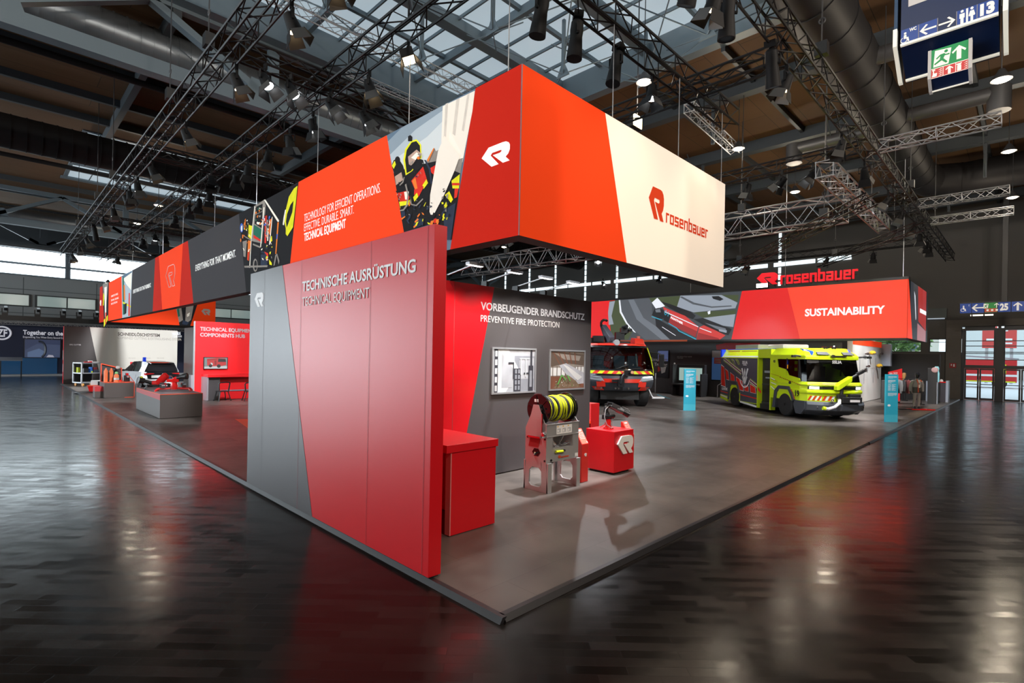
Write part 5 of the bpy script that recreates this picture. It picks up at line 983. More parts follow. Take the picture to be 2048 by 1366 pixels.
# roof with overhang, visor and sloped sides
PLr = [(-1.06, 0), (.80, 0), (1.16, .10), (1.36, .5), (1.40, WD / 2), (1.36, WD - .5), (1.16, WD - .10), (.80, WD), (-1.06, WD)]
PLr2 = [(-1.06, .22), (.45, .22), (.72, .30), (.92, .6), (.96, WD / 2), (.92, WD - .6), (.72, WD - .30), (.45, WD - .22), (-1.06, WD - .22)]
m = M(); m.loft([ring(PLr, 2.38), ring(PLr, 2.50), ring([(x - .06 if x > 0 else x, y) for x, y in PLr], 2.56), ring(PLr2, 2.84)]); m.build('cab_roof', YG, f, bevel=.015)
m = M(); m.bx(-2.10, -1.06, .2, WD - .2, .3, 2.40).bx(-2.10, -1.06, .2, WD - .2, .3, .5); m.build('crew_bay', mat('crew_bay_dark', (.018, .017, .017), .5), f)
M().bx(-2.10, -1.06, 0, WD, 2.42, 2.82).build('roof_bridge', YG, f)
m = M(); m.bx(-2.12, -2.05, -.015, .2, .14, 2.44).bx(-1.10, -1.02, -.015, .2, .14, 2.44); m.build('door_frame', YG, f)
m = M(); m.bx(-2.0, -1.1, .15, .2, .12, .45); m.bx(-1.9, -1.25, .10, .16, 1.2, 1.26); m.build('step', DARK, f)
m = M(); m.bx(-1.85, -1.3, .17, .19, 1.75, 1.85).bx(-1.75, -1.45, .17, .19, 1.5, 1.56); m.build('bay_label', mat('bay_label_grey', (.3, .32, .36), .4), f)
# windscreen surround
m = M(); a = [V((1.12, .17, 2.40)), V((1.29, .55, 2.40)), V((1.33, WD / 2, 2.40)), V((1.29, WD - .55, 2.40)), V((1.12, WD - .17, 2.40))]; b = [p + V((.02, 0, -.16)) for p in a]
for p, q, r_, t in zip(a, a[1:], b[1:], b): m.poly([p, q, r_, t])
m.build('visor_band', BLACK, f)
SIDE = Fr((0, 0, 0), (1, 0, 0), (0, 0, 1))           # visible flank: u = x (rear negative), normal -y
m = M(); SLw = [(RX + .02, .52), (RX + .02, 2.40), (-2.13, 2.40), (-2.13, .32), (-3.62, .32), (-3.62, .72), (-3.78, 1.06), (-4.62, 1.06), (-4.78, .72), (-4.78, .45)]
m.flat(SIDE, SLw, .004); m.build('locker_shutter', SLATE, f)['label'] = 'slate grey locker shutter with decorated film'
m = M()
for x in (-4.75, -3.55): m.rect(SIDE, x - .006, x + .006, .7, 2.38, .006)
m.build('shutter_joint', CHASS, f)
m = M()
reds = [[(-5.55, .98), (-5.1, .92), (-5.28, 1.9), (-5.58, 2.02)], [(-5.0, 1.30), (-4.72, 1.28), (-4.86, 1.72), (-5.16, 1.84)], [(-4.55, 1.26), (-4.16, 1.22), (-4.24, 1.52), (-4.62, 1.66)], [(-4.0, 1.22), (-3.88, 1.21), (-3.72, .86), (-3.32, .83), (-3.44, 1.28), (-4.02, 1.46)], [(-3.2, .84), (-2.86, .82), (-2.86, 1.05), (-3.22, 1.10)], [(-2.68, .80), (-2.22, .78), (-2.30, 1.06), (-2.74, 1.18)]]
for P_ in reds:
    cx_ = sum(p[0] for p in P_) / len(P_); cz_ = sum(p[1] for p in P_) / len(P_)
    m.flat(SIDE, [(cx_ + (x - cx_) * 1.09, cz_ + (z - cz_) * 1.09) for x, z in P_], .006, 1); m.flat(SIDE, P_, .008, 0)
for dz, mi, h in ((0, 1, .035), (.055, 2, .04), (.11, 1, .03), (-.05, 3, .02), (.16, 3, .02)):
    m.flat(SIDE, [(-5.35, 2.30 + dz), (-3.55, 1.62 + dz), (-3.55, 1.62 + dz + h), (-5.35, 2.30 + dz + h)], .007, mi); m.flat(SIDE, [(-2.75, 1.28 + dz), (-2.14, 1.05 + dz), (-2.14, 1.05 + dz + h), (-2.75, 1.28 + dz + h)], .007, mi)
for k in range(3): x = -4.9 + k * .42; m.flat(SIDE, [(x, 2.36), (x + .2, 2.30), (x + .36, 2.08), (x + .34, 2.08), (x + .18, 2.28), (x, 2.34)], .007, 3 if k != 1 else 1); m.flat(SIDE, [(x - .12, 2.36), (x + .1, 2.26), (x + .25, 2.06), (x + .23, 2.06), (x + .08, 2.24), (x - .12, 2.34)], .007, 3)
m.flat(SIDE, [(-3.58, .60), (-2.14, .52), (-2.14, .57), (-3.58, .65)], .007, 0); m.flat(SIDE, [(RX + .03, .64), (-4.80, .58), (-4.80, .63), (RX + .03, .69)], .007, 0)
m.flat(SIDE, [(-2.05, .95), (-1.75, .80), (-1.78, .92), (-2.05, 1.1)], .016, 0)
m.build('film_pattern', [FRED, WFILM, DRED, YEL], f)
# round crest with plain flower shape
m = M(); cx_, cz_ = -3.22, 1.52
for i in range(26):
    t0, t1 = R(195 + i * 150 / 26), R(195 + (i + 1) * 150 / 26); m.flat(SIDE, [(cx_ + r_ * math.cos(t) * .92, cz_ - .02 + r_ * math.sin(t)) for r_, t in ((.52, t0), (.52, t1), (.46, t1), (.46, t0))], .010)
m.flat(SIDE, [(cx_, cz_ - .38), (cx_ + .09, cz_ - .1), (cx_, cz_ + .05), (cx_ - .09, cz_ - .1)], .010); m.flat(SIDE, [(cx_, cz_ - .02), (cx_ + .08, cz_ + .2), (cx_, cz_ + .42), (cx_ - .08, cz_ + .2)], .011)
for s in (-1, 1): m.flat(SIDE, [(cx_ + s * .06, cz_ - .2), (cx_ + s * .33, cz_ + .38), (cx_ + s * .20, cz_ + .40), (cx_ + s * .10, cz_ + .1)], .010); m.flat(SIDE, [(cx_ + s * .05, cz_ - .38), (cx_ + s * .24, cz_ - .02), (cx_ + s * .19, cz_ + .02), (cx_ + s * .02, cz_ - .3)], .0105)
m.rect(SIDE, cx_ - .16, cx_ + .16, cz_ + .53, cz_ + .57, .010)
m.build('crest', WFILM, f); text('lettering', 'SSLIA', SIDE, cx_ - .24, cz_ + .60, cx_ + .24, .14, WFILM, f, bold=.03, off=.010)
text('lettering', 'GENÈVE', SIDE, -5.48, .74, -4.88, .12, WFILM, f, bold=.03, off=.008); text('lettering', '19', SIDE, .72, .90, .98, .22, BLACK, f, bold=.02, off=.03); logo('logo', SIDE, -.88, 2.22, .16, .11, BLACK, f, off=.01)
# yellow band, slatted strip, red dashes on the upper flank
UP = Fr((0, 0, 2.42), (1, 0, 0), (0, .242, .42))
m = M(); m.rect(UP, RX + .1, -.3, .03, .10, .004, 0); m.rect(UP, RX + .25, -.9, .455, .485, .006, 1)
for a, b in ((-5.2, -4.05), (-3.85, -2.5), (-2.3, -1.75)): m.rect(UP, a, b, .36, .385, .006, 2)
for k in range(6): m.rect(UP, -1.75 + k * .22, -1.62 + k * .22, .05, .09, .008, 2)
m.build('upper_stripe', [mat('pale_trim', (.62, .64, .60), .35), BLUL, DRED], f)
m = M()
for k in range(12): x = -.35 + k * .12; m.flat(SIDE, [(x, 1.66 - k * .022 - (.0 if k < 1 else .03)), (x + .08, 1.645 - k * .022 - .03), (x + .08, 1.615 - k * .022 - .03), (x, 1.63 - k * .022 - .03)], .03, 0)
m.flat(SIDE, [(-.98, 1.74), (-.4, 1.66), (-.4, 1.645), (-.98, 1.725)], .03, 0); m.flat(SIDE, [(-1.0, 1.5), (-.5, 1.42), (-.5, 1.405), (-1.0, 1.485)], .03, 0); m.flat(SIDE, [(-1.02, 1.58), (-.7, 1.5), (-.7, 1.46), (-1.02, 1.54)], .03, 1); m.flat(SIDE, [(.40, 1.15), (.46, 1.15), (.72, .76), (.66, .76)], .03, 2); m.flat(SIDE, [(-1.0, 1.22), (-.62, 1.05), (-.62, 1.0), (-1.0, 1.17)], .03, 1); m.flat(SIDE, [(-1.0, 1.38), (-.6, 1.3), (-.6, 1.27), (-1.0, 1.34)], .03, 1)
m.build('cab_stripe', [DRED, WFILM, FRED], f)
M().cyl((.38, -.03, 1.42), (.38, -.06, 1.42), .06, n=16).build('filler_cap', CHASS, f)
# wheel arches (angular grey) and wheels
def arch(x, parent, w=.86):
    for yy, s in ((-.05, 1), (WD + .05, -1)):
        m = M()
        P0 = [(x - w, .30), (x - w * .82, 1.04), (x - w * .5, 1.26), (x + w * .35, 1.26), (x + w * .62, 1.02), (x + w * .8, .74)]; P1 = [(x - w * .78, .30), (x - w * .64, .96), (x - w * .42, 1.12), (x + w * .28, 1.12), (x + w * .48, .92), (x + w * .62, .66)]
        for a, b, c, d in zip(P0, P0[1:], P1[1:], P1): m.prism([(p[0], yy, p[1]) for p in (a, b, c, d)], (0, s * .3, 0))
        m.build('wheel_arch', BUMP, parent, bevel=.008)
    M().bx(x - w * .72, x + w * .6, .02, WD - .02, .32, 1.1).build('wheel_well', CHASS, parent)
arch(0, f); arch(-4.15, f, .66)
for x in (0, -4.15):
    wheel('wheel', f, x, .16, .49, .49, .34, side=-1); wheel('wheel', f, x, WD - .16, .49, .49, .34, side=1)
M().bx(RX + .1, 1.2, .25, WD - .25, .3, .6).bx(-3.5, -1.2, .1, WD - .1, .12, .35).build('chassis', CHASS, f)
m = M(); m.prism([(-3.6, -.02, .24), (-2.15, -.02, .14), (-2.15, -.02, .22), (-3.6, -.02, .32)], (0, .05, 0)); m.prism([(RX + .05, -.02, .44), (-4.85, -.02, .34), (-4.85, -.02, .40), (RX + .05, -.02, .50)], (0, .05, 0)); m.build('kick_rail', WFILM, f); M().prism([(RX + .05, -.02, .30), (-4.85, -.02, .18), (-4.85, -.02, .32), (RX + .05, -.02, .42)], (0, .05, 0)).build('skirt', YG, f)
# bumper
PB0 = [(.62, 0), (1.36, .02), (1.66, .5), (1.74, WD / 2), (1.66, WD - .5), (1.36, WD - .02), (.62, WD)]
m = M(); m.loft([[V((x - .35 if x > .7 else x, y * .86 + .17, .20)) for x, y in PB0], [V((x + .02, y, .40)) for x, y in PB0], [V((x + .06, y, .62)) for x, y in PB0], [V((x, y, .74)) for x, y in PB0]]); m.build('bumper', BUMP, f, bevel=.02)
m = M()
for yy, s in ((-.004, 1), (WD + .004, -1)): m.prism([(.62, yy, .74), (1.30, yy, .74), (1.3, yy, .45), (1.05, yy, .2), (.72, yy, .2), (.55, yy, .55)], (0, s * .1, 0))
m.build('bumper_side', BUMP, f, bevel=.01)
# front decoration on the bowed nose: frames per facet
FF = [Fr(V((*p, 0)), V((q[0] - p[0], q[1] - p[1], 0)), (0, 0, 1)) for p, q in zip(PLc[2:6], PLc[3:7])]
FB_ = [Fr(V((*p, 0)), V((q[0] - p[0], q[1] - p[1], 0)), (0, 0, 1)) for p, q in zip(PLb[2:6], PLb[3:7])]
FL = [math.dist(p, q) for p, q in zip(PLc[2:6], PLc[3:7])]
m = M(); mh = M()
for k in (0, 1, 2, 3):
    m.rect(FF[k], .0, FL[k], 1.215, 1.325, .012, 0)
    m.rect(FB_[k], .0, FL[k] + .08, 1.40, 1.415, -.02, 1)
m.build('grille', [CHASS, DRED], f)
for k, a, b in ((0, .06, .40), (3, FL[3] - .40, FL[3] - .06)): mh.rect(FF[k], a, b, 1.225, 1.32, .02)
mh.build('headlight', LAMPW, f)
m = M()
for k, n0, n1, dr_ in ((0, 0, 6, 1), (1, 0, 4, 1), (2, 4, 7, -1), (3, 0, 6, -1)):
    L = FL[k]; st = L / 6
    for i in range(n0, min(n1, 6)): 
        u = i * st; mi = (0, 1)[i % 2]; s = .10 * dr_
        m.flat(FF[k], [(u, .78), (u + st * .78, .78), (min(L, max(0, u + st * .78 + s)), .96), (min(L, max(0, u + s)), .96)], .008, mi)
m.build('hazard_stripe', [FRED, WFILM], f)
text('lettering', '19', Fr(V((1.10, .35, 0)), V((.17, .39, 0)), (-.2, .0, .9)), .02, 2.17 / .976, .34, .20, WFILM, f, bold=.05, off=.16)
WS = Fr((1.36, 0, 0), (0, 1, 0), (0, 0, 1)); text('lettering', 'SSLIA', WS, 1.05, 2.24, 1.45, .11, WFILM, f, bold=.04, off=.01)
m = M()
for y in (.35, .52, .70, WD - .7, WD - .45, WD - .22): m.cyl((1.60 - abs(y - WD / 2) * .16, y, .53), (1.74 - abs(y - WD / 2) * .16, y, .53), .055, n=14)
m.build('fog_light', CHROME, f, smooth=True)
# winch block, hose arm, wiper box at the nose
m = M(); m.bx(1.66, 1.86, 1.15, 1.95, .72, .95).bx(1.70, 1.85, 1.0, 1.3, .90, 1.05).bx(1.66, 1.8, 1.5, 1.95, .95, 1.05); m.build('winch', CHASS, f, bevel=.015)
M().bx(1.862, 1.866, 1.45, 1.85, .76, .85).build('number_plate', mat('plate_white', (.75, .72, .72), .4), f)
m = M(); m.tube([(1.75, 1.1, .85), (1.95, .95, .72), (1.98, .75, .58), (1.96, .5, .50), (1.93, .38, .52)], .06, 12); m.build('suction_arm', WFILM, f, smooth=True)
M().cyl((1.95, .40, .51), (1.93, .30, .53), .07, n=14).build('coupling', YG, f); m = M(); m.torus((1.75, .82, .80), (1, 0, 0), .05, .018, 14, 6); m.build('shackle', CHROME, f, smooth=True)
m = M(); a, b = V((1.72, .95, 1.28)), V((1.72, 1.55, 1.66)); dd = (b - a).normalized(); m.loft([[a + V((.1 * i, 0, .08 * j)) for i, j in ((-1, -1), (1, -1), (1, 1), (-1, 1))], [a + dd * .1 + V((.13 * i, 0, .12 * j)) for i, j in ((-1, -1), (1, -1), (1, 1), (-1, 1))], [b + V((.12 * i, 0, .10 * j)) for i, j in ((-1, -1), (1, -1), (1, 1), (-1, 1))]]); m.build('cannon_hood', YG, f, bevel=.02)
m = M(); m.tube([b, b + V((0, .28, .16)), b + V((0, .5, .26))], .05, 10); m.box(b + V((0, .42, .25)), (.12, .34, .1), Matrix.Rotation(R(28), 3, 'X')); m.cyl((1.72, 1.2, 1.05), (1.72, 1.22, 1.32), .06, n=10); m.build('cannon_barrel', CHASS, f, smooth=True)
# roof kit
m = M()
for s, y in ((1, .12), (-1, WD - .12)):
    m.loft([[V((.35, y, 2.60)), V((.35, y + s * .10, 2.84)), V((.35, y + s * .20, 2.84))], [V((.95, y + s * .02, 2.57)), V((.80, y + s * .12, 2.80)), V((.80, y + s * .3, 2.80))], [V((1.24, y + s * .20, 2.56)), V((1.05, y + s * .25, 2.70)), V((1.05, y + s * .4, 2.72))]])
m.bx(RX - .01, RX + .14, -.01, .2, 2.45, 2.84); m.build('beacon', BLUL, f)
m = M()
for k, (a, b) in enumerate(((.45, .95), (1.5, 1.97))): m.prism([(1.37 - (.0 if k else .02), a, 2.57), (1.37, b, 2.57), (1.2, b - .02, 2.68), (1.18, a + .05, 2.68)], (.02, 0, .01))
m.build('roof_vent', CHASS, f)
m = M()
for y in (1.0, 1.1, 1.35, 1.45): m.cyl((.85, y, 2.86), (.98, y, 2.86), .05, n=10)
m.cyl((1.40, 1.05, 2.52), (1.46, 1.05, 2.52), .06, n=10); m.bx(1.3, 1.44, .95, 1.6, 2.5, 2.545); m.cyl((.9, 1.5, 2.84), (.9, 1.5, 2.95), .06, n=8); m.build('roof_lamp', CHROME, f, smooth=True)
M().cyl((.6, 1.7, 2.84), (.6, 1.7, 2.92), .08, n=12).build('roof_cap', FRED, f)
M().bx(-5.0, -2.9, .45, 1.9, 2.84, 3.06).build('roof_box', ALU, f, bevel=.01); M().bx(-2.2, -1.0, .5, 1.7, 2.84, 3.04).build('roof_unit', WFILM, f, bevel=.06)
for y, s in ((-.02, -1), (WD + .02, 1)): m = M(); m.tube([(1.0, y, 2.5), (1.12, y + s * .2, 2.52), (1.12, y + s * .34, 2.52)], .035, 8); m.box((1.12, y + s * .36, 2.50), (.1, .14, .09)); m.build('mirror_camera', CHASS, f, smooth=True)
m = M(); m.tube([(RX + .2, -.25, .3), (RX + .2, -.25, .95), (RX + .25, -.05, 1.1)], .015, 6); m.build('grab_rail', ALU, f)
m = M()
for i in range(6): m.bx(.10, .15, -.002, .004, 2.0 + i * .055, 2.035 + i * .055, 0 if i > 2 else 1)
m.build('side_flasher', [BLUL, mat('amber_light', (.8, .3, .02), .3, emit=(1, .4, .02), es=1.2)], f)
m = M()
for i in range(2):
    for j in range(3): m.bx(.30 + i * .2, .48 + i * .2, .20, .21, 1.9 + j * .14, 2.03 + j * .14, (i + j) % 2)
m.build('inside_marking', [YG, DRED], f)
# ---------------------------------------------------------------- airport crash tender, seen from the front
p = E('airport_fire_engine', 'red and black airport fire engine facing forward behind the grey wall', 'fire engine', (20.62, 13.36, 0), R(-135))
PRED = mat('tender_red', (.70, .028, .012), .25, coat=.6); PBLK = mat('tender_black', (.012, .012, .014), .18, coat=.6); SILV = mat('tender_silver', (.50, .53, .58), .3, .5)
h = 1.55
def FRM_(pts): return [V((x, y, z)) for x, y, z in pts]
def rib(z, x0, xc, yh, n=8, back=None):
    """front line at height z: x = x0 at the middle, falls back to xc at the sides"""
    return [V((x0 - (x0 - xc) * abs(2 * i / n - 1) ** 2.4, yh * (2 * i / n - 1), z)) for i in range(n + 1)]
def skin(m, rows, mi=0):
    n = len(rows[0]); vs = [q for r_ in rows for q in r_]; fs = [(i * n + k, i * n + k + 1, (i + 1) * n + k + 1, (i + 1) * n + k) for i in range(len(rows) - 1) for k in range(n - 1)]; m.add(vs, fs, mi)
M().bx(-9.5, -1.4, -1.5, 1.5, .75, 2.9).build('body', PRED, p, bevel=.05); M().bx(-9, -.3, -.9, .9, .35, .9).build('chassis', CHASS, p)
m = M(); skin(m, [rib(1.78, .0, -.42, h), rib(2.3, -.14, -.6, h - .06), rib(2.80, -.42, -.95, h - .16)]); m.build('windscreen', CABGL, p, smooth=True)
m = M()
for s in (-1, 1): m.prism([(-.42, s * h, 1.78), (-1.5, s * h, 1.7), (-1.5, s * (h - .12), 2.8), (-.95, s * (h - .16), 2.80)], (-.01, -s * .03, 0))
m.build('side_window', CABGL, p)
m = M(); skin(m, [rib(2.79, -.40, -.93, h - .14), rib(2.90, -.46, -1.0, h - .16), rib(2.97, -.62, -1.2, h - .3), rib(2.98, -1.8, -1.8, h - .3)]); m.build('roof', PBLK, p, smooth=True)
m = M(); skin(m, [rib(2.88, -.36, -.95, h - .20), rib(2.955, -.38, -.98, h - .22), rib(2.99, -.5, -1.1, h - .26)]); m.build('roof_rail', PRED, p)
m = M()
for s in (-1, 1): m.tube([(-.40, s * (h + .01), 1.5), (-.46, s * (h + .01), 1.78), (-.66, s * (h - .05), 2.3), (-.98, s * (h - .15), 2.80), (-1.4, s * (h - .3), 3.0), (-2.2, s * (h - .4), 3.1)], .035, 8)
m.build('yellow_edge', YEL, p, smooth=True)
m = M(); skin(m, [rib(1.46, .12, -.36, h), rib(1.56, .14, -.36, h), rib(1.70, .06, -.40, h), rib(1.78, .0, -.42, h)]); m.build('nose', PBLK, p, smooth=True)
m = M(); rows = [rib(1.56, .155, -.345, h, 44), rib(1.70, .075, -.385, h, 44)]
for k in range(44):
    sk = 2 if k < 22 else -2; k2 = min(44, max(0, k + sk)); k3 = min(44, max(0, k + 1 + sk))
    m.poly([rows[0][k], rows[0][k + 1], rows[1][k3], rows[1][k2]], 0 if (k // 3) % 2 else 1)
m.build('hazard_stripe', [FRED, YEL], p)
m = M(); skin(m, [rib(1.18, .18, -.30, h), rib(1.36, .14, -.34, h), rib(1.46, .12, -.36, h)]); m.build('lamp_bar', SLATE, p, smooth=True)
for s in (-1, 1):
    m = M(); m.prism([(-.02, s * .95, 1.42), (-.28, s * 1.5, 1.46), (-.24, s * 1.52, 1.30), (.04, s * .80, 1.20)], (.06, 0, 0)); m.build('silver_cheek', SILV, p)
    m = M(); m.prism([(.01, s * 1.0, 1.43), (-.22, s * 1.45, 1.47), (-.21, s * 1.46, 1.43), (.02, s * 1.0, 1.39)], (.07, 0, 0)); m.build('headlight', LAMPW if s > 0 else SILV, p)
m = M(); skin(m, [rib(.78, .02, -.36, h - .25), rib(.95, .14, -.30, h - .06), rib(1.20, .18, -.28, h)]); m.build('bumper', mat('tender_bumper', (.035, .04, .05), .35), p, smooth=True)
m = M(); rw = [rib(1.16, .205, -.27, h, 40), rib(1.33, .175, -.31, h, 40)]
for k in range(8, 32): m.poly([rw[0][k], rw[0][k + 1], rw[1][k + 1], rw[1][k]])
for s in (-1, 1):
    q0, q1, q2 = rib(.79, .05, -.33, h - .24, 40), rib(.96, .165, -.28, h - .05, 40), rib(1.19, .205, -.26, h, 40)
    ids = range(2, 8) if s < 0 else range(32, 38)
    for k in ids: m.poly([q0[k], q0[k + 1], q1[k + 1], q1[k]])
    ids = range(5, 10) if s < 0 else range(30, 35)
    for k in ids: m.poly([q1[k], q1[k + 1], q2[k + 1], q2[k]])
m.build('red_trim', PRED, p)
m = M()
for y in (-1.2, -.95, -.3, -.15, .3, 1.2): m.cyl((.12 - abs(y) * .15, y, .90), (.2 - abs(y) * .15, y, .90), .045, n=12)
m.build('fog_light', CHROME, p, smooth=True)
m = M(); m.tube([(.2, -.05, .85), (.42, -.12, 1.15), (.36, .0, 1.45), (.30, .12, 1.62)], .08, 10); m.box((.34, -.1, 1.15), (.2, .28, .34)); m.box((.36, .18, 1.62), (.24, .3, .2)); m.cyl((.4, .28, 1.66), (.62, .34, 1.66), .09, n=14); m.box((.3, -.35, 1.25), (.12, .3, .12)); m.build('bumper_cannon', CG, p, smooth=True)
M().cyl((.62, .34, 1.66), (.64, .34, 1.66), .07, n=14).build('cannon_tip', mat('warm_tip', (.7, .35, .2), .3), p)
m = M(); m.tube([(.06, -.25, 1.80), (-.05, .3, 1.98)], .018, 6); m.tube([(.06, .5, 1.80), (-.1, 1.0, 1.84)], .018, 6); m.build('wiper', BLACK, p)
# cab inside
m = M()
for y in (-.9, .1, .75): m.bx(-1.1, -.7, y - .28, y + .28, 1.5, 1.9).bx(-1.25, -1.05, y - .25, y + .25, 1.8, 2.4)
m.bx(-.75, -.35, -1.3, 1.3, 1.5, 1.72); m.build('seat', mat('cab_grey', (.10, .12, .13), .7), p)
M().bx(-1.6, -1.5, -1.4, 1.4, 1.0, 2.85).build('cab_back', CHASS, p)
m = M(); m.box((-.6, .25, 1.8), (.06, .28, .16)); m.box((-.62, -.6, 1.78), (.06, .2, .12)); m.build('monitor', BLACK, p); M().tube([(-1.0, .95, 1.9), (-1.1, .9, 2.5)], .04, 8).build('cab_post', mat('cab_post_cream', (.6, .58, .45), .5), p)
# roof turret on its arm
m = M(); m.prism([(-1.3, -.55, 3.0), (-.75, -.45, 3.05), (-.6, -.45, 3.25), (-1.2, -.75, 3.85), (-1.6, -.8, 3.9)], (0, .22, .04)); m.build('turret_arm', SLATE, p, bevel=.02)
m = M(); m.prism([(-.74, -.43, 3.15), (-.70, -.43, 3.15), (-1.0, -.50, 3.60), (-1.05, -.50, 3.60)], (.02, .10, 0)); m.build('turret_stripe', YEL, p)
m = M(); m.cyl((-1.0, -.25, 3.05), (-.42, -.18, 3.02), .11, n=14); m.cyl((-.44, -.18, 3.02), (-.36, -.17, 3.02), .14, n=14); m.build('turret_nozzle', SILV, p, smooth=True)
m = M(); m.torus((-1.3, -.6, 3.95), (1, .2, 0), .18, .06, 16, 8, 0, 0, math.pi); m.box((-.9, .05, 3.35), (.4, .4, .35)); m.box((-.8, .25, 3.6), (.3, .35, .25)); m.cyl((-.8, .2, 3.75), (-.45, .3, 3.78), .09, n=12); m.cyl((-.8, .42, 3.6), (-.5, .5, 3.62), .08, n=12); m.tube([(-1.1, 0, 3.0), (-1.0, .1, 3.3), (-.85, .35, 3.5)], .07, 8); m.box((-1.3, -.9, 3.2), (.5, .5, .3)); m.build('turret_head', CG, p, smooth=True)
M().bx(-.6, -.5, .28, .40, 3.72, 3.84).build('turret_lamp', LAMPW, p)
m = M(); m.loft([[V((-.75, .75, 2.98)), V((-.75, 1.25, 2.95)), V((-.95, 1.2, 3.22)), V((-.95, .8, 3.26))], [V((-1.7, .75, 2.98)), V((-1.7, 1.3, 2.95)), V((-1.7, 1.25, 3.26)), V((-1.7, .8, 3.30))]]); m.build('roof_pod', PRED, p, bevel=.02); m = M(); m.cyl((-1.1, 1.0, 3.24), (-1.1, 1.0, 3.36), .09, n=12); m.build('pod_beacon', mat('beacon_rose', (.7, .2, .15), .3), p, smooth=True)
m = M(); m.bx(-1.9, -1.2, -1.3, -.7, 2.98, 3.25).bx(-2.0, -1.2, .0, .6, 2.98, 3.1); m.build('roof_gear', CHASS, p)
for s in (-1, 1):
    m = M(); m.tube([(-.9, s * (h - .1), 2.6), (-.55, s * (h + .25), 2.55), (-.5, s * (h + .38), 2.5)], .03, 8); m.build('mirror_arm', BLACK, p); M().box((-.5, s * (h + .42), 2.2), (.14, .24, .62)).build('mirror', PBLK, p, bevel=.03)
for x in (-1.1, -5.6, -7.1):
    for s in (-1, 1): wheel('wheel', p, x, s * 1.18, .68, .68, .48, side=s, lugs=False)
m = M(); m.tube([(-.4, 1.35, .9), (-.3, 1.5, .55), (-.25, 1.55, .48)], .025, 8); m.rings([((-.25, 1.5, .46), .05), ((-.2, 1.95, .47), .06), ((-.2, 2.05, .47), .04)], 10); m.build('step_lever', WFILM, p, smooth=True)
# ================================================================== LEFT PART OF THE STAND
def ell(m, secs, n=14, mi=0, cap=True):
    """loft of horizontal ellipses (cx, cy, z, rx, ry)"""
    return m.loft([[V((cx + rx * math.cos(2 * math.pi * k / n), cy + ry * math.sin(2 * math.pi * k / n), z)) for k in range(n)] for cx, cy, z, rx, ry in secs], mi, cap)
ORE = mat('orange_edge', (.80, .09, .035), .45); TOPG = mat('plinth_top_grey', (.13, .135, .14), .5); GR = MATS['gloss_red']
o = E('display_plinth', 'long low dark plinth with orange edge carrying red water monitors', 'plinth', (3.97, 20.22, 0))
M().bx(0, 1.24, 0, 3.9, .01, .79).build('body', BOXG, o, bevel=.004)
M().bx(-.005, 1.245, -.005, 3.905, .79, .812).build('edge_band', ORE, o)
m = M(); m.prism([(-.006, -.004, .62), (-.006, 3.9, .66), (-.006, 3.9, .79), (-.006, -.004, .79)], (.006, 0, 0)); m.build('red_band', mat('matte_red_band', (.50, .035, .04), .5), o); M().bx(1.24, 1.25, -.004, .02, .55, .79).build('red_corner', ORE, o)
M().bx(.02, 1.22, .03, 3.87, .812, .816).build('top_inlay', TOPG, o)
def monitor(label, loc_, rz, kind):
    o = E('portable_monitor', label, 'water cannon', loc_, rz)
    if kind == 'cross':
        for a in (20, 160, 200, 340):
            c, s = math.cos(R(a)), math.sin(R(a)); m = M(); m.tube([(0, 0, .12), (.25 * c, .25 * s, .09), (.5 * c, .5 * s, .09), (.56 * c, .56 * s, .02)], .035, 8); m.cyl((.55 * c, .55 * s, 0), (.55 * c, .55 * s, .04), .035, n=10); m.build('foot', GR, o, smooth=True)
        m = M(); m.rings([((0, 0, .06), .11), ((0, 0, .2), .12), ((0, 0, .32), .09), ((.02, 0, .42), .08), ((.1, 0, .48), .07)], 14); m.box((-.03, 0, .38), (.36, .2, .1)); m.build('body', GR, o, smooth=True)
        m = M(); m.rings([((.08, 0, .46), .07), ((.26, -.1, .52), .07), ((.27, -.1, .52), .1), ((.40, -.16, .54), .12), ((.41, -.16, .54), .09)], 14); m.build('nozzle', BLACK, o, smooth=True)
        m = M(); m.cyl((-.28, .1, .2), (-.42, .14, .2), .1, n=14); m.cyl((.2, .15, .2), (.32, .2, .2), .09, n=14); m.cyl((-.25, -.12, .18), (-.36, -.16, .18), .07, n=12); m.build('coupling', CHROME, o, smooth=True)
    else:
        m = M(); m.rings([((.05, 0, .18), .1), ((.2, 0, .34), .13), ((.34, 0, .5), .13), ((.38, 0, .54), .08)], 14); m.cyl((-.1, 0, .2), (.1, 0, .2), .1, n=12); m.build('body', GR, o, smooth=True)
        m = M(); m.rings([((-.1, 0, .22), .07), ((-.32, -.05, .3), .06), ((-.33, -.05, .3), .1), ((-.5, -.1, .34), .11)], 14); m.box((.0, 0, .12), (.5, .18, .1)); m.build('nozzle', BLACK, o, smooth=True)
        for dx, dy in ((-.3, .2), (-.3, -.2), (.35, .2), (.35, -.2)): m = M(); m.tube([(0, 0, .12), (dx * .8, dy, .12), (dx, dy * 1.3, .0)], .028, 6); m.build('foot', BLACK, o)
        m = M(); m.cyl((.3, -.12, .12), (.42, -.2, .12), .1, n=14); m.tube([(.3, 0, .5), (.5, .05, .45), (.6, .1, .3)], .03, 8); m.build('coupling', CHROME, o, smooth=True); M().sph((-.42, -.08, .42), .06, 8).build('cap', YEL, o)
p_ = g(348, 782, .82); monitor('red water monitor with crossed feet at the near end of the dark plinth', (p_.x, max(p_.y, 20.9), .816), R(-20), 'cross')
p_ = g(318, 777, .82); monitor('red and black tilted water monitor at the far end of the dark plinth', (4.35, 23.0, .816), R(-10), 'tilt')
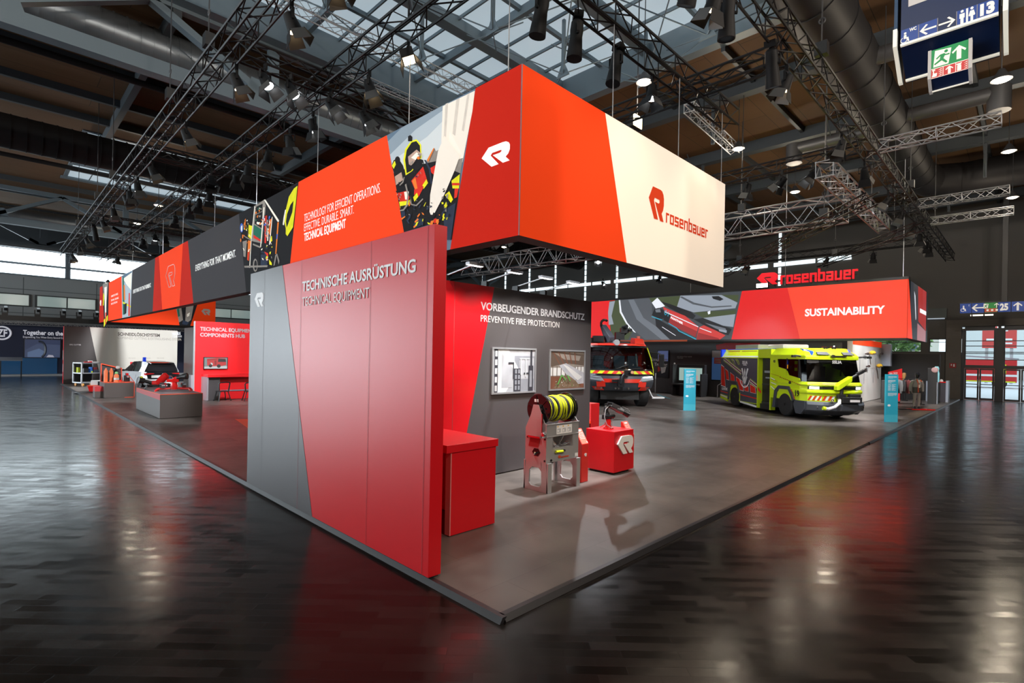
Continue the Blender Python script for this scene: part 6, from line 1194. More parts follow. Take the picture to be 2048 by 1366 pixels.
# second plinth with rescue tools
o = E('display_plinth', 'small dark plinth with orange back board and rescue tools before the white car', 'plinth', (3.72, 29.9, 0))
M().bx(0, 1.12, 0, 1.5, .01, .70).build('body', BOXG, o, bevel=.004); M().bx(-.005, 1.125, -.005, 1.505, .70, .725).build('edge_band', ORE, o); M().bx(-.3, 0, .35, 1.0, .30, .52).bx(-.3, 0, .35, 1.0, .01, .30, 1).build('step_box', [mat('matte_red_band', ()), BOXG], o)
m = M(); m.bx(1.10, 1.13, -.02, .04, .0, .72).bx(.75, 1.13, -.02, .04, 0, .03); m.prism([(1.10, -.01, .72), (1.13, -.01, .72), (.95, .25, 1.02), (.92, .25, 1.02)], (0, .04, 0)); m.build('orange_post', ORE, o)
m = M(); m.prism([(-.02, .9, .725), (.75, .9, .725), (.75, .95, 1.33), (-.02, .95, 1.56)], (0, .04, 0)); m.build('back_board', DARK, o)
m = M(); m.bar((-.03, .92, 1.56), (.77, .92, 1.33), .06, .05); m.bar((.75, .92, .725), (.75, .92, 1.33), .05, .04); m.bar((-.02, .92, .725), (-.02, .92, 1.56), .05, .04); m.build('board_edge', ORE, o)
OX = mat('tank_orange', (.72, .16, .05), .4)
def tool(label, cat, name, loc_, fn):
    o = E(name, label, cat, loc_); fn(o); return o
def cyl_tank(o): 
    for i in range(2): M().rings([((i * .2, 0, 0), .08), ((i * .2, 0, .5), .08), ((i * .2, 0, .58), .04), ((i * .2, 0, .64), .03)], 12).build('tank', OX, o, smooth=True)
    M().bx(.07, .13, -.05, .05, .05, .45).build('bracket', BLACK, o)
tool('pair of pale orange tanks leaning on the orange back board', 'tank', 'tank_pair', (3.83, 30.45, .725), cyl_tank)
def bottle(o): M().rings([((0, 0, 0), .10), ((0, 0, .3), .10), ((0, 0, .38), .05)], 14).build('shell', OX, o, smooth=True); M().sph((0, 0, .42), .07, 10).build('cap', mat('cap_green', (.25, .6, .25), .4), o, smooth=True); M().cyl((0, 0, .1), (0, 0, .2), .103, n=14).build('band', WHITE, o)
tool('small orange bottle with green cap on the plinth edge', 'bottle', 'bottle', (4.18, 30.1, .725), bottle)
def rtool(o):
    M().box((0, 0, .22), (.24, .16, .3)).build('motor', BLACK, o, bevel=.02); m = M(); m.tube([(0, 0, .36), (.02, 0, .5), (-.05, 0, .62)], .05, 8); m.build('arm', DARK, o, smooth=True); M().sph((0, -.02, .66), .09, 10).build('head', WHITE, o, smooth=True); M().bx(-.14, .14, -.1, .1, 0, .07).build('base', GR, o)
tool('black rescue cutter with white head before the orange board', 'rescue tool', 'rescue_cutter', (4.30, 30.62, .725), rtool)
def rtool2(o): M().box((0, 0, .15), (.2, .3, .3)).build('motor', DARK, o, bevel=.02); M().cyl((0, -.15, .2), (0, -.28, .24), .05, n=10).build('tip', CHROME, o); M().bx(-.05, .05, -.1, .1, .3, .4).build('battery', GR, o)
tool('dark battery rescue tool beside the board edge', 'rescue tool', 'rescue_spreader', (4.62, 30.4, .725), rtool2)
# portable pump on a black mat
o = E('floor_mat', 'black oval mat under the red portable pump', 'mat', (4.0, 34.4, 0)); m = M(); m.prism([(.95 * math.cos(t * math.pi / 16), .75 * math.sin(t * math.pi / 16), .001) for t in range(32)], (0, 0, .03)); m.build('mat', BLACK, o)
o = E('portable_pump', 'red portable pump box on the black mat', 'pump', (4.0, 34.5, .031), R(-20))
M().loft([[V((x * .30, y * .2, 0)) for x, y in ((-1, -1), (1, -1), (1, 1), (-1, 1))], [V((x * .36, y * .25, .30)) for x, y in ((-1, -1), (1, -1), (1, 1), (-1, 1))]]).build('tub', GR, o, bevel=.02); M().bx(-.38, .38, -.27, .27, .28, .32).build('rim', ORE, o); m = M(); m.box((-.05, 0, .45), (.4, .3, .26)); m.cyl((.15, 0, .35), (.15, 0, .6), .06, n=10); m.build('engine', WHITE, o, bevel=.03); M().box((.14, -.1, .42), (.16, .2, .2)).build('filter', BLACK, o); M().cyl((.3, -.1, .3), (.3, -.1, .5), .05, n=10).build('valve', mat('cap_green', ()), o); M().tube([(.2, -.25, .15), (.5, -.3, .1)], .03, 8).build('spout', CHROME, o)
# equipment trolley
o = E('equipment_trolley', 'silver framed equipment trolley with shelves of gear by the dark wall', 'trolley', (3.85, 39.6, 0), R(20))
w, d = .98, .9
for x in (0, w):
    for y in (0, d): M().bx(x - .03, x + .03, y - .03, y + .03, .2, 1.40).build('post', ALU, o)
for z in (.22, .78, 1.38): M().bx(-.02, w + .02, -.03, .02, z - .03, z + .03).bx(-.02, w + .02, d - .02, d + .03, z - .03, z + .03).bx(-.03, .02, 0, d, z - .03, z + .03).bx(w - .02, w + .03, 0, d, z - .03, z + .03).build('rail', ALU, o)
for z in (.2, .76): M().bx(0, w, 0, d, z - .02, z).build('shelf', BLACK, o)
M().bx(0, w, d - .02, d, .2, 1.36).build('back_panel', BLACK, o)
for x, y in ((.1, .08), (w - .1, .08), (.1, d - .08), (w - .1, d - .08)): m = M(); m.cyl((x - .025, y, .1), (x + .025, y, .1), .1, n=16); m.build('caster', mat('caster_orange', (.75, .30, .03), .4), o, smooth=True)
tr = o
def gear(label, cat, name, lx, ly, lz, mats, mk):
    q = E(name, label, cat, tr.matrix_basis @ V((lx, ly, lz)) if False else (Matrix.Translation((3.85, 39.6, 0)) @ Matrix.Rotation(R(20), 4, 'Z')) @ V((lx, ly, lz)), R(20)); m = M(); mk(m); m.build('shell', mats, q, bevel=.01); return q
for lx, ly, wx, dy, hz, mt, lab, nm in ((.1, .6, .1, .22, .35, YEL, 'yellow canister on the trolley shelf', 'canister'), (.16, .12, .24, .3, .3, BLACK, 'black case on the trolley shelf behind the front post', 'case'), (.48, .1, .12, .2, .38, mat('tool_blue', (.03, .14, .5), .4), 'blue battery tool on the trolley shelf', 'power_tool'), (.52, .06, .08, .04, .14, YEL, 'small yellow battery before the blue tool', 'battery'), (.66, .1, .27, .3, .22, mat('case_slate', (.05, .06, .09), .4), 'slate case on the trolley shelf', 'case'), (.66, .12, .2, .2, .14, mat('case_red', (.25, .03, .03), .4), 'dark red device above the slate case', 'device')):
    gear(lab, 'equipment', nm, lx, ly, .761 if 'above' not in lab else .981, mt, lambda m, a=wx, b=dy, c=hz: m.bx(0, a, 0, b, 0, c))
gear('white and red tools heaped on the trolley top', 'equipment', 'tool_bundle', .15, .1, 1.36, [WHITE, GR, BLACK], lambda m: (m.bar((0, 0, .06), (.45, .1, .08), .08, .08, 1), m.bar((.3, .2, .05), (.8, .1, .07), .1, .07, 0), m.bar((.1, .3, .05), (.7, .35, .06), .1, .06, 2), m.box((.4, .15, .12), (.2, .15, .08), None, 0)))
# white hatchback
c = E('hatchback_car', 'white electric hatchback with black roof and blue beacon parked rear first', 'car', (7.05, 35.25, 0), R(100.5))
CW = mat('car_white', (.80, .80, .82), .2, coat=.8); CBL = mat('car_black', (.008, .008, .01), .08, coat=.8); TL = mat('tail_red', (.35, .01, .012), .2, emit=(.6, .02, .02), es=.4)
def csec(x, w, z0, zs, zb, k=.95): return [V((x, y, z)) for y, z in ((-w * .86, z0), (-w, z0 + .14), (-w * 1.0, (zs)), (-w * k, zb), (w * k, zb), (w, zs), (w, z0 + .14), (w * .86, z0))]
m = M(); m.loft([csec(.02, .80, .34, .62, .92, .97), csec(.14, .89, .24, .70, 1.0), csec(.8, .905, .2, .74, 1.02), csec(2.0, .905, .2, .74, .99), csec(3.0, .905, .2, .72, .97), csec(3.7, .88, .22, .66, .86), csec(4.1, .78, .28, .56, .70), csec(4.24, .60, .34, .48, .56)]); m.build('body', CW, c, smooth=True)
m = M()
def gs(x, w, z): return [V((x, -w, z)), V((x, w, z))]
gl = [(.20, .82, 1.0, .26, .62, 1.50), (.5, .86, 1.0, .50, .66, 1.545), (1.4, .87, .99, 1.5, .68, 1.57), (2.3, .87, .97, 2.1, .66, 1.54), (3.25, .84, .95, 2.55, .62, 1.45)]
m.loft([[V((a, -b, z)), V((p_, -q_, r_)), V((p_, q_, r_)), V((a, b, z))] for a, b, z, p_, q_, r_ in gl]); m.build('greenhouse', CBL, c, smooth=True)
m = M(); m.loft([[V((x, -w, z)), V((x, -w * .5, z + .02)), V((x, w * .5, z + .02)), V((x, w, z)), V((x, w, z - .03)), V((x, -w, z - .03))] for x, w, z in ((.02, .58, 1.47), (.3, .64, 1.53), (1.4, .69, 1.58), (2.2, .66, 1.54), (2.6, .61, 1.46))]); m.build('roof', CBL, c, smooth=True)
for s in (-1, 1):
    m = M(); m.prism([(.16, s * .88, .98), (.80, s * .895, 1.0), (.72, s * .74, 1.42), (.38, s * .66, 1.53), (.24, s * .66, 1.48)], (0, s * .02, 0)); m.build('rear_pillar', CW, c)
    m = M(); m.bar((1.75, s * .885, .99), (1.72, s * .69, 1.53), .05, .02); m.build('door_pillar', BLACK, c); m = M(); m.box((2.85, s * 1.0, 1.02), (.14, .2, .12)); m.build('mirror', BLACK, c, bevel=.03)
    for x in (.78, 3.45):
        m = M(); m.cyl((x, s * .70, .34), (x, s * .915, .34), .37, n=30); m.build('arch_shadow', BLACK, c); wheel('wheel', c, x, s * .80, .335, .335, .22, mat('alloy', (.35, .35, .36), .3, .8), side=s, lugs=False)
        m = M()
        for k in range(5): a = k * 2 * math.pi / 5; m.bar((x, s * .925, .335), (x + .22 * math.cos(a), s * .92, .335 + .22 * math.sin(a)), .06, .02)
        m.build('spoke', MATS['alloy'], c)
    m = M(); m.bx(1.2, 3.0, s * .88, s * .92, .2, .28); m.build('sill_trim', mat('sill_grey', (.2, .21, .22), .4), c)
    m = M(); m.prism([(.02, s * .45, .90), (.02, s * .86, .92), (.16, s * .90, .94), (.16, s * .90, .82), (.02, s * .84, .80), (.0, s * .45, .86)], (.02, 0, 0)); m.build('tail_light', TL, c, bevel=.01)
m = M(); m.prism([(-.012, -.86, .95), (-.012, .86, .95), (-.012, .76, .62), (-.012, .5, .56), (-.012, -.5, .56), (-.012, -.76, .62)], (.04, 0, 0)); m.prism([(.18, -.80, 1.0), (.18, .80, 1.0), (.02, .80, .95), (.02, -.80, .95)], (.02, 0, .02)); m.build('tailgate', CBL, c)
m = M(); m.prism([(-.02, -.46, .91), (-.02, -.84, .93), (-.02, -.84, .84), (-.02, -.46, .88)], (.01, 0, 0)); m.prism([(-.02, .46, .91), (-.02, .84, .93), (-.02, .84, .84), (-.02, .46, .88)], (.01, 0, 0)); m.build('tail_lamp', TL, c)
M().cyl((-.02, 0, .84), (-.03, 0, .84), .075, n=20).build('badge', WHITE, c); M().bx(-.025, -.015, .10, .60, .66, .80).build('lettering_strip', WHITE, c); M().bx(-.025, -.015, -.45, -.2, .66, .70).build('blue_script', BLUL, c)
m = M(); m.loft([csec(-.06, .78, .30, .44, .56), csec(.06, .88, .26, .46, .62)]); m.build('rear_bumper', CW, c, smooth=True); m = M(); m.bx(-.075, .0, -.5, .5, .40, .47).bx(-.075, 0, -.75, -.5, .34, .44).bx(-.075, 0, .5, .75, .34, .44); m.build('bumper_grille', mat('sill_grey', ()), c); M().bx(-.08, .02, -.7, .7, .22, .30).build('diffuser', CBL, c)
m = M(); m.bx(1.5, 1.62, .3, .45, 1.58, 1.80); m.build('blue_beacon', BLUL, c, bevel=.02)
m = M(); m.tube([(1.2, .915, .8), (2.6, .915, .78), (2.55, .915, .5), (1.4, .915, .5), (1.2, .915, .8)], .008, 4); m.build('door_seam', mat('seam_grey', (.45, .45, .47), .4), c)
# components hub counter and bar chairs
HYc = 26.3
o = E('bar_counter', 'long red bar counter below the components hub lettering', 'counter', (6.95, HYc, 0))
M().bx(0, 7, -.05, .9, 1.06, 1.18).build('countertop', MATS['bright_red_laminate'], o, bevel=.004); M().bx(.55, 7, .25, .30, .45, 1.06).bx(.55, 7, .25, .30, .02, .40).build('front_panel', MATS['bright_red_laminate'], o); M().bx(.55, 7, .22, .30, .40, .45).build('foot_rail', mat('foot_rail_blue', (.16, .22, .27), .4), o)
M().bx(.05, .55, .1, .85, .01, 1.06).build('end_cabinet', GREYW, o, bevel=.004); M().bx(-.02, .05, -.02, .88, .01, 1.06).build('end_panel', mat('pale_violet_panel', (.30, .27, .30), .4), o); M().bx(-.42, -.12, .95, 1.3, .01, 1.12).build('side_cabinet', mat('pale_violet_panel', ()), o)
def chair(label, x, y, rz):
    o = E('bar_chair', label, 'chair', (x, y, 0), rz, group='black chairs at the red bar counter'); s = .78
    M().bx(-.22, .22, -.2, .22, .42, .46).build('seat', BLACK, o, bevel=.02)
    for a, b in ((-1, -1), (1, -1), (1, 1), (-1, 1)): M().tube([(a * .17, b * .15, .43), (a * .27, b * .24, 0)], .022, 6).build('leg', BLACK, o)
    m = M(); m.tube([(-.2, -.12, .43), (-.24, -.16, .78), (-.2, -.22, .84), (0, -.27, .86), (.2, -.22, .84), (.24, -.16, .78), (.2, -.12, .43)], .028, 8); m.build('backrest', BLACK, o, smooth=True)
p_ = g(442, 801); chair('black chair at the red bar counter, fully visible', p_.x, p_.y - .2, R(10)); p_ = g(496, 801); chair('black chair at the red bar counter, half hidden by the front wall edge', p_.x, p_.y - .2, R(-5))
# wall screen
F = FY(27.2); a, b = uv(F, 406, 738), uv(F, 455, 714.5)
o = E('wall_screen', 'screen with a red fire engine picture on the bright red wall', 'screen', F.p(a[0], a[1], 0)); w, h_ = b[0] - a[0], b[1] - a[1]
M().bx(0, w, -.07, -.005, 0, h_).build('bezel', BLACK, o)
G = Fr((0, -.07, 0), (1, 0, 0), (0, 0, 1)); SM = [EM('screen_street', (.20, .27, .27), 1), EM('screen_engine_red', (.55, .03, .03), 1), EM('screen_ink', (.012, .012, .014), 1), EM('screen_pale', (.55, .6, .6), 1), EM('screen_engine_dark', (.28, .015, .015), 1)]
m = M(); m.rect(G, .03, w - .03, .03, h_ - .03, .002, 0); U_ = lambda pts: [(x * w, y * h_) for x, y in pts]
for i, (P_, mi) in enumerate([([(.03, .03), (.97, .03), (.97, .25), (.03, .2)], 3), ([(.15, .3), (.13, .85), (.55, .95), (.9, .88), (.93, .35), (.75, .25), (.3, .22)], 1), ([(.58, .6), (.6, .88), (.9, .84), (.92, .6)], 2), ([(.15, .72), (.55, .8), (.55, .86), (.15, .78)], 4), ([(.44, .35), (.52, .35), (.52, .72), (.44, .70)], 4), ([(.3, .35), (.38, .32), (.36, .5), (.28, .55)], 3)]): m.flat(G, U_(P_), .003 + .001 * i, mi)
for cx_, cy_, r_ in ((.28, .27, .09), (.62, .25, .1)): m.flat(G, [(w * cx_ + r_ * w * .8 * math.cos(t * math.pi / 8), h_ * cy_ + r_ * h_ * 1.5 * math.sin(t * math.pi / 8)) for t in range(16)], .010, 2)
m.build('picture', SM, o)
# orange floor field
o = struct(M().poly([g(470, 838, .002), g(500, 838, .002), g(520, 848, .002), g(520, 870, .002), g(497, 857.5, .002)]).build('floor_marking', ORE))
# ---- neighbouring stand with round emblem at the far side of the aisle
Fz = FY(57.6); NAVY = mat('navy_stand', (.012, .018, .05), .6); TEAL = mat('deep_blue_stand', (.008, .05, .12), .5, emit=(.004, .03, .075), es=.6)
o = E('exhibition_stand', 'dark blue neighbouring stand wall with round emblem and screen on the far left', 'exhibition stand', (-16, 57.6, 0)); LZ = V((16, -57.6, 0))
M().bx(0, 30, 0, .4, FZ, 4.15).build('wall', NAVY, o); M().bx(0, 20, -.05, 0, FZ + .12, uv(Fz, 60, 716)[1]).build('blue_skirting', TEAL, o); M().bx(0, 30, -1.2, 0, FZ, FZ + .12).build('platform', mat('platform_pale', (.45, .45, .46), .5), o); M().bx(-2, 50, -.2, .2, 4.3, 4.75).build('fascia', BLACK, o)
def zl(o_):
    for v in o_.data.vertices: v.co += LZ
    return o_
zl(ptext('lettering', 'Together on the road', Fz, (46, 668.5), (150, 672), (46, 660), mat('soft_white_lettering', (.5, .5, .55), .5, emit=(.5, .5, .55), es=.6), o, bold=.03)); zl(ptext('lettering', 'Empowering You When Every Second Counts', Fz, (46, 675.3), (135, 678.3), (46, 671.6), MATS['soft_white_lettering'], o))
a = uv(Fz, 8, 683.5); b = uv(Fz, 21, 671); r_ = (b[0] - a[0]) * .98
cc = uv(Fz, 4, 666); rr = abs(uv(Fz, 21.5, 666)[0] - cc[0])
m = M(); m.torus(Fz.p(*cc, .03), (0, 1, 0), rr, .07, 36, 6); zl(m.build('emblem_ring', MATS['soft_white_lettering'], o)); zl(text('lettering', 'ZF', Fz, cc[0] - rr * .55, cc[1] - .28, cc[0] + rr * .6, .56, MATS['soft_white_lettering'], o, bold=.03, off=.03))
s = E('wall_screen', 'wide dark screen with a steering wheel picture on the blue stand', 'screen', (0, 0, 0)); a, b = uv(Fz, 47, 716), uv(Fz, 122, 679)
M().slab(Fz, RC(a[0], b[0], a[1], b[1]), .055, .12).build('bezel', BLACK, s)
m = M(); m.rect(Fz, a[0] + .05, b[0] - .05, a[1] + .05, b[1] - .05, .125, 0); w, h_ = b[0] - a[0], b[1] - a[1]
m.flat(Fz, [(a[0] + w * x, a[1] + h_ * y) for x, y in ((.03, .4), (.35, .75), (.97, .7), (.97, .05), (.03, .05))], .13, 1); m.flat(Fz, [(a[0] + w * x, a[1] + h_ * y) for x, y in ((.1, .3), (.4, .5), (.6, .3), (.5, .05), (.1, .05))], .135, 2)
pts = [Fz.p(a[0] + w * (.42 + .16 * math.cos(t * .2 - 1.2)), a[1] + h_ * (.45 + .42 * math.sin(t * .2 - 1.2)), .15) for t in range(16)]; m.tube(pts, .09, 6, 3); m.flat(Fz, [(a[0] + w * x, a[1] + h_ * y) for x, y in ((.6, .05), (.82, .05), (.78, .16), (.66, .18))], .14, 4)
m.build('picture', [EM('film_night', (.02, .03, .07), 1), EM('film_dash', (.035, .05, .10), 1), EM('film_glow', (.07, .11, .2), 1), EM('film_wheel', (.01, .012, .02), 1), EM('film_hand', (.3, .3, .36), 1)], s)
p_ = g(22, 754, FZ); o = E('lectern', 'black lectern table with sloped top in front of the blue stand', 'lectern', (p_.x, 55.3, FZ)); m = M()
for x in (-.6, .55): m.bx(x, x + .06, 0, .06, 0, 1.25); m.bx(x, x + .06, .5, .56, 0, 1.35)
m.build('legs_frame', BLACK, o); M().prism([(-.62, -.05, 1.22), (-.62, .6, 1.45), (-.62, .6, 1.5), (-.62, -.05, 1.27)], (1.26, 0, 0)).build('top', mat('lectern_top', (.2, .22, .26), .3), o)
truss('bright rigging truss along the top of the blue neighbouring stand', (-14, 57.1, 4.15), (22, 57.1, 4.15), .3, .3, ALU, .3, .03)
for i, (px, py) in enumerate(((10, 607), (75, 624), (126, 628), (158, 632), (192, 635))):
    a = uv(Fz, px, py); o = E('moving_light', 'black moving-head light on the neighbouring stand fascia, %s from its left end' % ORD[i], 'spotlight', (a[0], 57.6, 4.75), group='moving lights on the neighbouring stand'); M().bx(-.18, .18, -.15, .15, 0, .2).bx(-.2, -.12, -.05, .05, .2, .55).bx(.12, .2, -.05, .05, .2, .55).build('yoke', BLACK, o); M().box((.05, -.1, .55), (.22, .45, .26), Matrix.Rotation(R(25), 3, 'X')).build('head', BLACK, o, bevel=.04)
# ================================================================== RIGHT PART: shop corner, signs, view through the doors
# helmets and shelves on the white wall
F = FY(6.8)
for i, (px, py, kind) in enumerate(((1729, 708, 'bar'), (1738, 706, 'helmet'), (1758, 708, 'bar'), (1731, 733, 'tool'), (1752, 732, 'helmet'))):
    p_ = F.p(*uv(F, px, py), 0)
    if kind == 'helmet':
        o = E('helmet', 'yellow helmet on the %s row of the white display wall' % ('upper' if i < 3 else 'lower'), 'helmet', (p_.x, p_.y - .18, p_.z), R(90)); M().sph((0, 0, .02), .15, 14, sc=(1.1, .9, .85)).build('shell', mat('helmet_yellow', (.75, .42, .02), .3), o, smooth=True); M().box((-.1, 0, -.04), (.16, .24, .05)).build('visor', BLACK, o, bevel=.02); M().bx(-.02, .13, -.02, .02, -.1, .0).build('peg', ALU, o)
    else:
        o = E('nozzle' if kind == 'bar' else 'hand_lamp', {'bar': 'dark branch pipe on the %s of the upper row of the white display wall' % ('left side' if i == 0 else 'right side'), 'tool': 'black hand lamp on the lower row of the white display wall'}[kind], 'equipment', (p_.x, p_.y - .12, p_.z), R(90)); m = M(); m.cyl((0, .3, 0), (0, -.2, .02), .045, n=10); m.cyl((0, -.2, .02), (0, -.3, .02), .07, n=10); m.build('pipe', mat('dark_bronze', (.08, .05, .045), .35, .5), o, smooth=True); M().bx(-.02, .11, -.02, .02, -.02, .02).build('peg', ALU, o)
for i, (px, py) in enumerate(((1719.5, 716), (1736, 716), (1751, 716), (1728, 741), (1746.5, 741))):
    a = uv(F, px, py); q = M().slab(F, RC(a[0] - .05, a[0] + .05, a[1] - .75, a[1]), .003, .012).build('caption_strip', mat('caption_grey', (.28, .28, .30), .5), ww)
q = M()
for z in (2.78, 1.95): 
    for k in range(7): rbar(q, F, 35.5 + k * .7, 36.0 + k * .7, z, .03, .008, 300 + k)
q.build('caption_print', mat('caption_print_grey', (.45, .45, .46), .5), ww)
# black partition, cabinet and red sign of the shop
o = tag(M().bx(41.5, 41.7, 3.95, 7.6, 0, 2.9).build('exhibition_wall', mat('near_black_wall', (.010, .009, .010), .6)), 'black partition behind the clothing shop near the doors', 'exhibition wall')
p_ = g(1764, 806); o = E('cabinet', 'dark low cabinet between the white wall and the turquoise sign', 'cabinet', (p_.x, p_.y - .2, 0)); M().bx(0, .5, -.25, .25, .01, 1.3).build('body', DARK, o, bevel=.01); M().bx(.02, .3, -.6, -.27, .05, .12).build('foot_tray', BLACK, o)
F = FX(39.5); o = E('shop_sign', 'red slanted shop board behind the turquoise sign', 'sign', (39.5, 0, 0)); o.location = (0, 0, 0)
m = M(); P_ = uvs(F, [(1776, 758), (1776, 744), (1804, 737), (1804.5, 760), (1776, 762)]); m.slab(F, [P_[0], P_[3], P_[2], P_[1]], -.05, 0); m.slab(F, RC(P_[0][0] + .1, P_[0][0] + .2, 0, P_[0][1] + .05), -.05, -.01); m.slab(F, RC(P_[3][0] - .2, P_[3][0] - .1, 0, P_[0][1] + .05), -.05, -.01); m.build('board', MATS['bright_red_laminate'], o); ptext('lettering', 'FAN', F, (1779, 749.5), (1785, 749), (1779, 745.5), LETW, o, bold=.02); ptext('lettering', 'SHOP', F, (1787, 749), (1795, 748.2), (1787, 745), LETW, o, bold=.02)
# clothing rack with jackets
p_ = g(1815, 806); RXX, RYY = 36.6, 5.05
o = E('clothing_rack', 'black rail of jackets beside the mannequin', 'clothes rack', (RXX, RYY, 0), R(-62)); 
m = M(); m.tube([(-.85, 0, .02), (-.85, 0, 1.42), (.85, 0, 1.42), (.85, 0, .02)], .02, 8); m.build('rail', BLACK, o, smooth=True); M().bx(-.9, -.8, -.3, .3, 0, .04).bx(.8, .9, -.3, .3, 0, .04).build('foot', BLACK, o)
MRK = Matrix.Translation((RXX, RYY, 0)) @ Matrix.Rotation(R(-62), 4, 'Z')
JC = [('white', (.6, .6, .6)), ('dark grey', (.05, .05, .055)), ('light grey', (.28, .28, .29)), ('dark grey', (.05, .05, .055)), ('brown red', (.22, .05, .05)), ('white', (.6, .6, .6)), ('dark grey', (.05, .05, .055))]
for i, (cn, cc) in enumerate(JC):
    q = E('jacket', '%s jacket hanging on the shop rail, %s from its left end' % (cn, ORD[i]), 'jacket', MRK @ V((-.66 + i * .22, 0, 1.40)), R(-62 + 90 + (i % 3 - 1) * 9), group='jackets on the shop rail')
    m = M(); ell(m, [(0, 0, -.80, .24, .06), (0, 0, -.4, .23, .07), (0, 0, -.18, .24, .07), (0, 0, -.08, .20, .05), (0, 0, -.04, .07, .05)], 12); m.build('body', mat('jacket_' + cn.replace(' ', '_'), cc, .8), q, smooth=True)
    for s in (-1, 1): M().rings([((s * .2, 0, -.12), .07), ((s * .28, 0, -.35), .065), ((s * .30, .02, -.68), .05)], 8).build('sleeve', MATS['jacket_' + cn.replace(' ', '_')], q, smooth=True)
    M().bx(-.02, .02, -.075, -.06, -.75, -.08).build('zip', mat('zip_orange', (.75, .12, .04), .6), q); M().tube([(0, 0, -.05), (0, 0, .0), (.02, 0, .03)], .008, 5).build('hanger_hook', CHROME, q)
# mannequin
p_ = g(1833, 819.5); o = E('mannequin', 'dark mannequin in grey jacket with orange zip, grey trousers and cap', 'mannequin', (p_.x, p_.y, .05), R(-50) - R(90) + R(-45) + R(0))
o.rotation_euler = (0, 0, R(-48))        # its front (local -y) looks at the aisle corner
GRY = mat('jacket_grey', (.24, .24, .255), .8); GRD = mat('jacket_dark_grey', (.11, .105, .105), .8); TRO = mat('trouser_grey', (.30, .28, .29), .85); NVY = mat('cap_navy', (.035, .04, .065), .7); SKB = mat('mannequin_black', (.02, .02, .03), .35)
m = M(); ell(m, [(0, 0, 1.42, .06, .06), (0, 0, 1.52, .055, .055), (0, -.01, 1.56, .07, .085), (0, -.015, 1.63, .085, .105), (0, -.01, 1.71, .082, .10), (0, 0, 1.78, .05, .06)], 14); m.sph((0, -.115, 1.63), .018, 8)
for s in (-1, 1):
    m.rings([((s * .30, .02, .86), .035), ((s * .31, -.02, .78), .04), ((s * .31, -.04, .70), .025)], 8); ell(m, [(s * .10, -.02, .0, .045, .10), (s * .10, -.01, .06, .045, .08), (s * .10, .02, .14, .04, .045)], 10)
m.build('figure', SKB, o, smooth=True)
m = M(); ell(m, [(0, 0, .80, .195, .13), (0, 0, .95, .20, .14), (0, 0, 1.12, .20, .14), (0, 0, 1.28, .215, .14), (0, .01, 1.38, .20, .115), (0, .01, 1.44, .12, .09), (0, .0, 1.50, .075, .08)], 18)
for s in (-1, 1): m.rings([((s * .20, 0, 1.37), .075), ((s * .27, .01, 1.2), .075), ((s * .295, .03, 1.05), .065), ((s * .305, .02, .86), .05)], 10)
m.build('jacket', GRY, o, smooth=True)
m = M(); ell(m, [(0, 0, .79, .198, .133), (0, 0, .95, .203, .143), (0, 0, 1.08, .203, .143)], 18, cap=False); m.build('jacket_lower', GRD, o, smooth=True)
m = M(); m.prism([(-.05, -.150, .82), (-.01, -.152, .82), (-.02, -.148, 1.30), (-.06, -.11, 1.47), (-.09, -.11, 1.45), (-.06, -.15, 1.2)], (0, .02, 0)); m.prism([(.10, -.12, 1.46), (.06, -.12, 1.46), (.10, -.142, 1.36), (.14, -.13, 1.36)], (0, .02, 0)); m.build('zip', mat('zip_orange', ()), o)
m = M(); m.prism([(-.02, -.150, 1.05), (.05, -.148, 1.05), (.08, -.12, 1.44), (-.05, -.12, 1.44)], (0, .02, 0)); m.build('shirt', WHITE, o); M().bx(.05, .15, -.165, -.12, .86, .97).build('pocket', GRD, o, bevel=.01)
m = M(); ell(m, [(0, 0, .72, .17, .12), (0, 0, .82, .175, .125)], 14)
for s in (-1, 1): m.rings([((s * .085, 0, .78), .095), ((s * .095, 0, .55), .08), ((s * .10, .0, .46), .07), ((s * .105, .02, .25), .062), ((s * .10, .02, .10), .05)], 12)
m.build('trousers', TRO, o, smooth=True)
m = M(); ell(m, [(0, -.005, 1.69, .092, .112), (0, 0, 1.75, .09, .105), (0, 0, 1.80, .06, .07), (0, 0, 1.815, .02, .02)], 14); m.prism([(-.075, -.10, 1.69), (.075, -.10, 1.69), (.06, -.20, 1.675), (-.06, -.20, 1.675)], (0, 0, .012)); m.build('cap', NVY, o, smooth=True)
q = E('floor_plinth', 'flat red floor board with a black half under the mannequin', 'floor board', (p_.x, p_.y, 0.001), R(-48)); M().bx(-.35, .75, -.22, .22, 0, .045).build('board', GR, q, bevel=.008); M().bx(-.95, -.35, -.2, .2, 0, .03).build('black_half', BLACK, q)
# person standing behind the rail, only hair and shoulders show
o = E('person', 'person with long fair hair in dark clothes standing behind the jackets', 'person', (39.6, 5.45, 0), R(35))
SKN = mat('skin', (.5, .3, .22), .5)
m = M(); ell(m, [(0, 0, 1.36, .055, .055), (0, 0, 1.44, .05, .05), (0, -.01, 1.48, .065, .08), (0, -.01, 1.55, .075, .095), (0, 0, 1.63, .075, .09), (0, 0, 1.69, .04, .05)], 14); m.sph((0, -.1, 1.54), .016, 8)
for s in (-1, 1): m.rings([((s * .25, -.03, .85), .035), ((s * .25, -.05, .76), .04), ((s * .24, -.06, .69), .02)], 8)
m.build('body', SKN, o, smooth=True)
m = M(); ell(m, [(0, 0, .92, .16, .11), (0, 0, 1.1, .15, .1), (0, 0, 1.25, .18, .11), (0, 0, 1.34, .16, .09), (0, 0, 1.39, .07, .06)], 14)
for s in (-1, 1): m.rings([((s * .17, 0, 1.33), .06), ((s * .23, 0, 1.1), .055), ((s * .25, -.03, .86), .04)], 10)
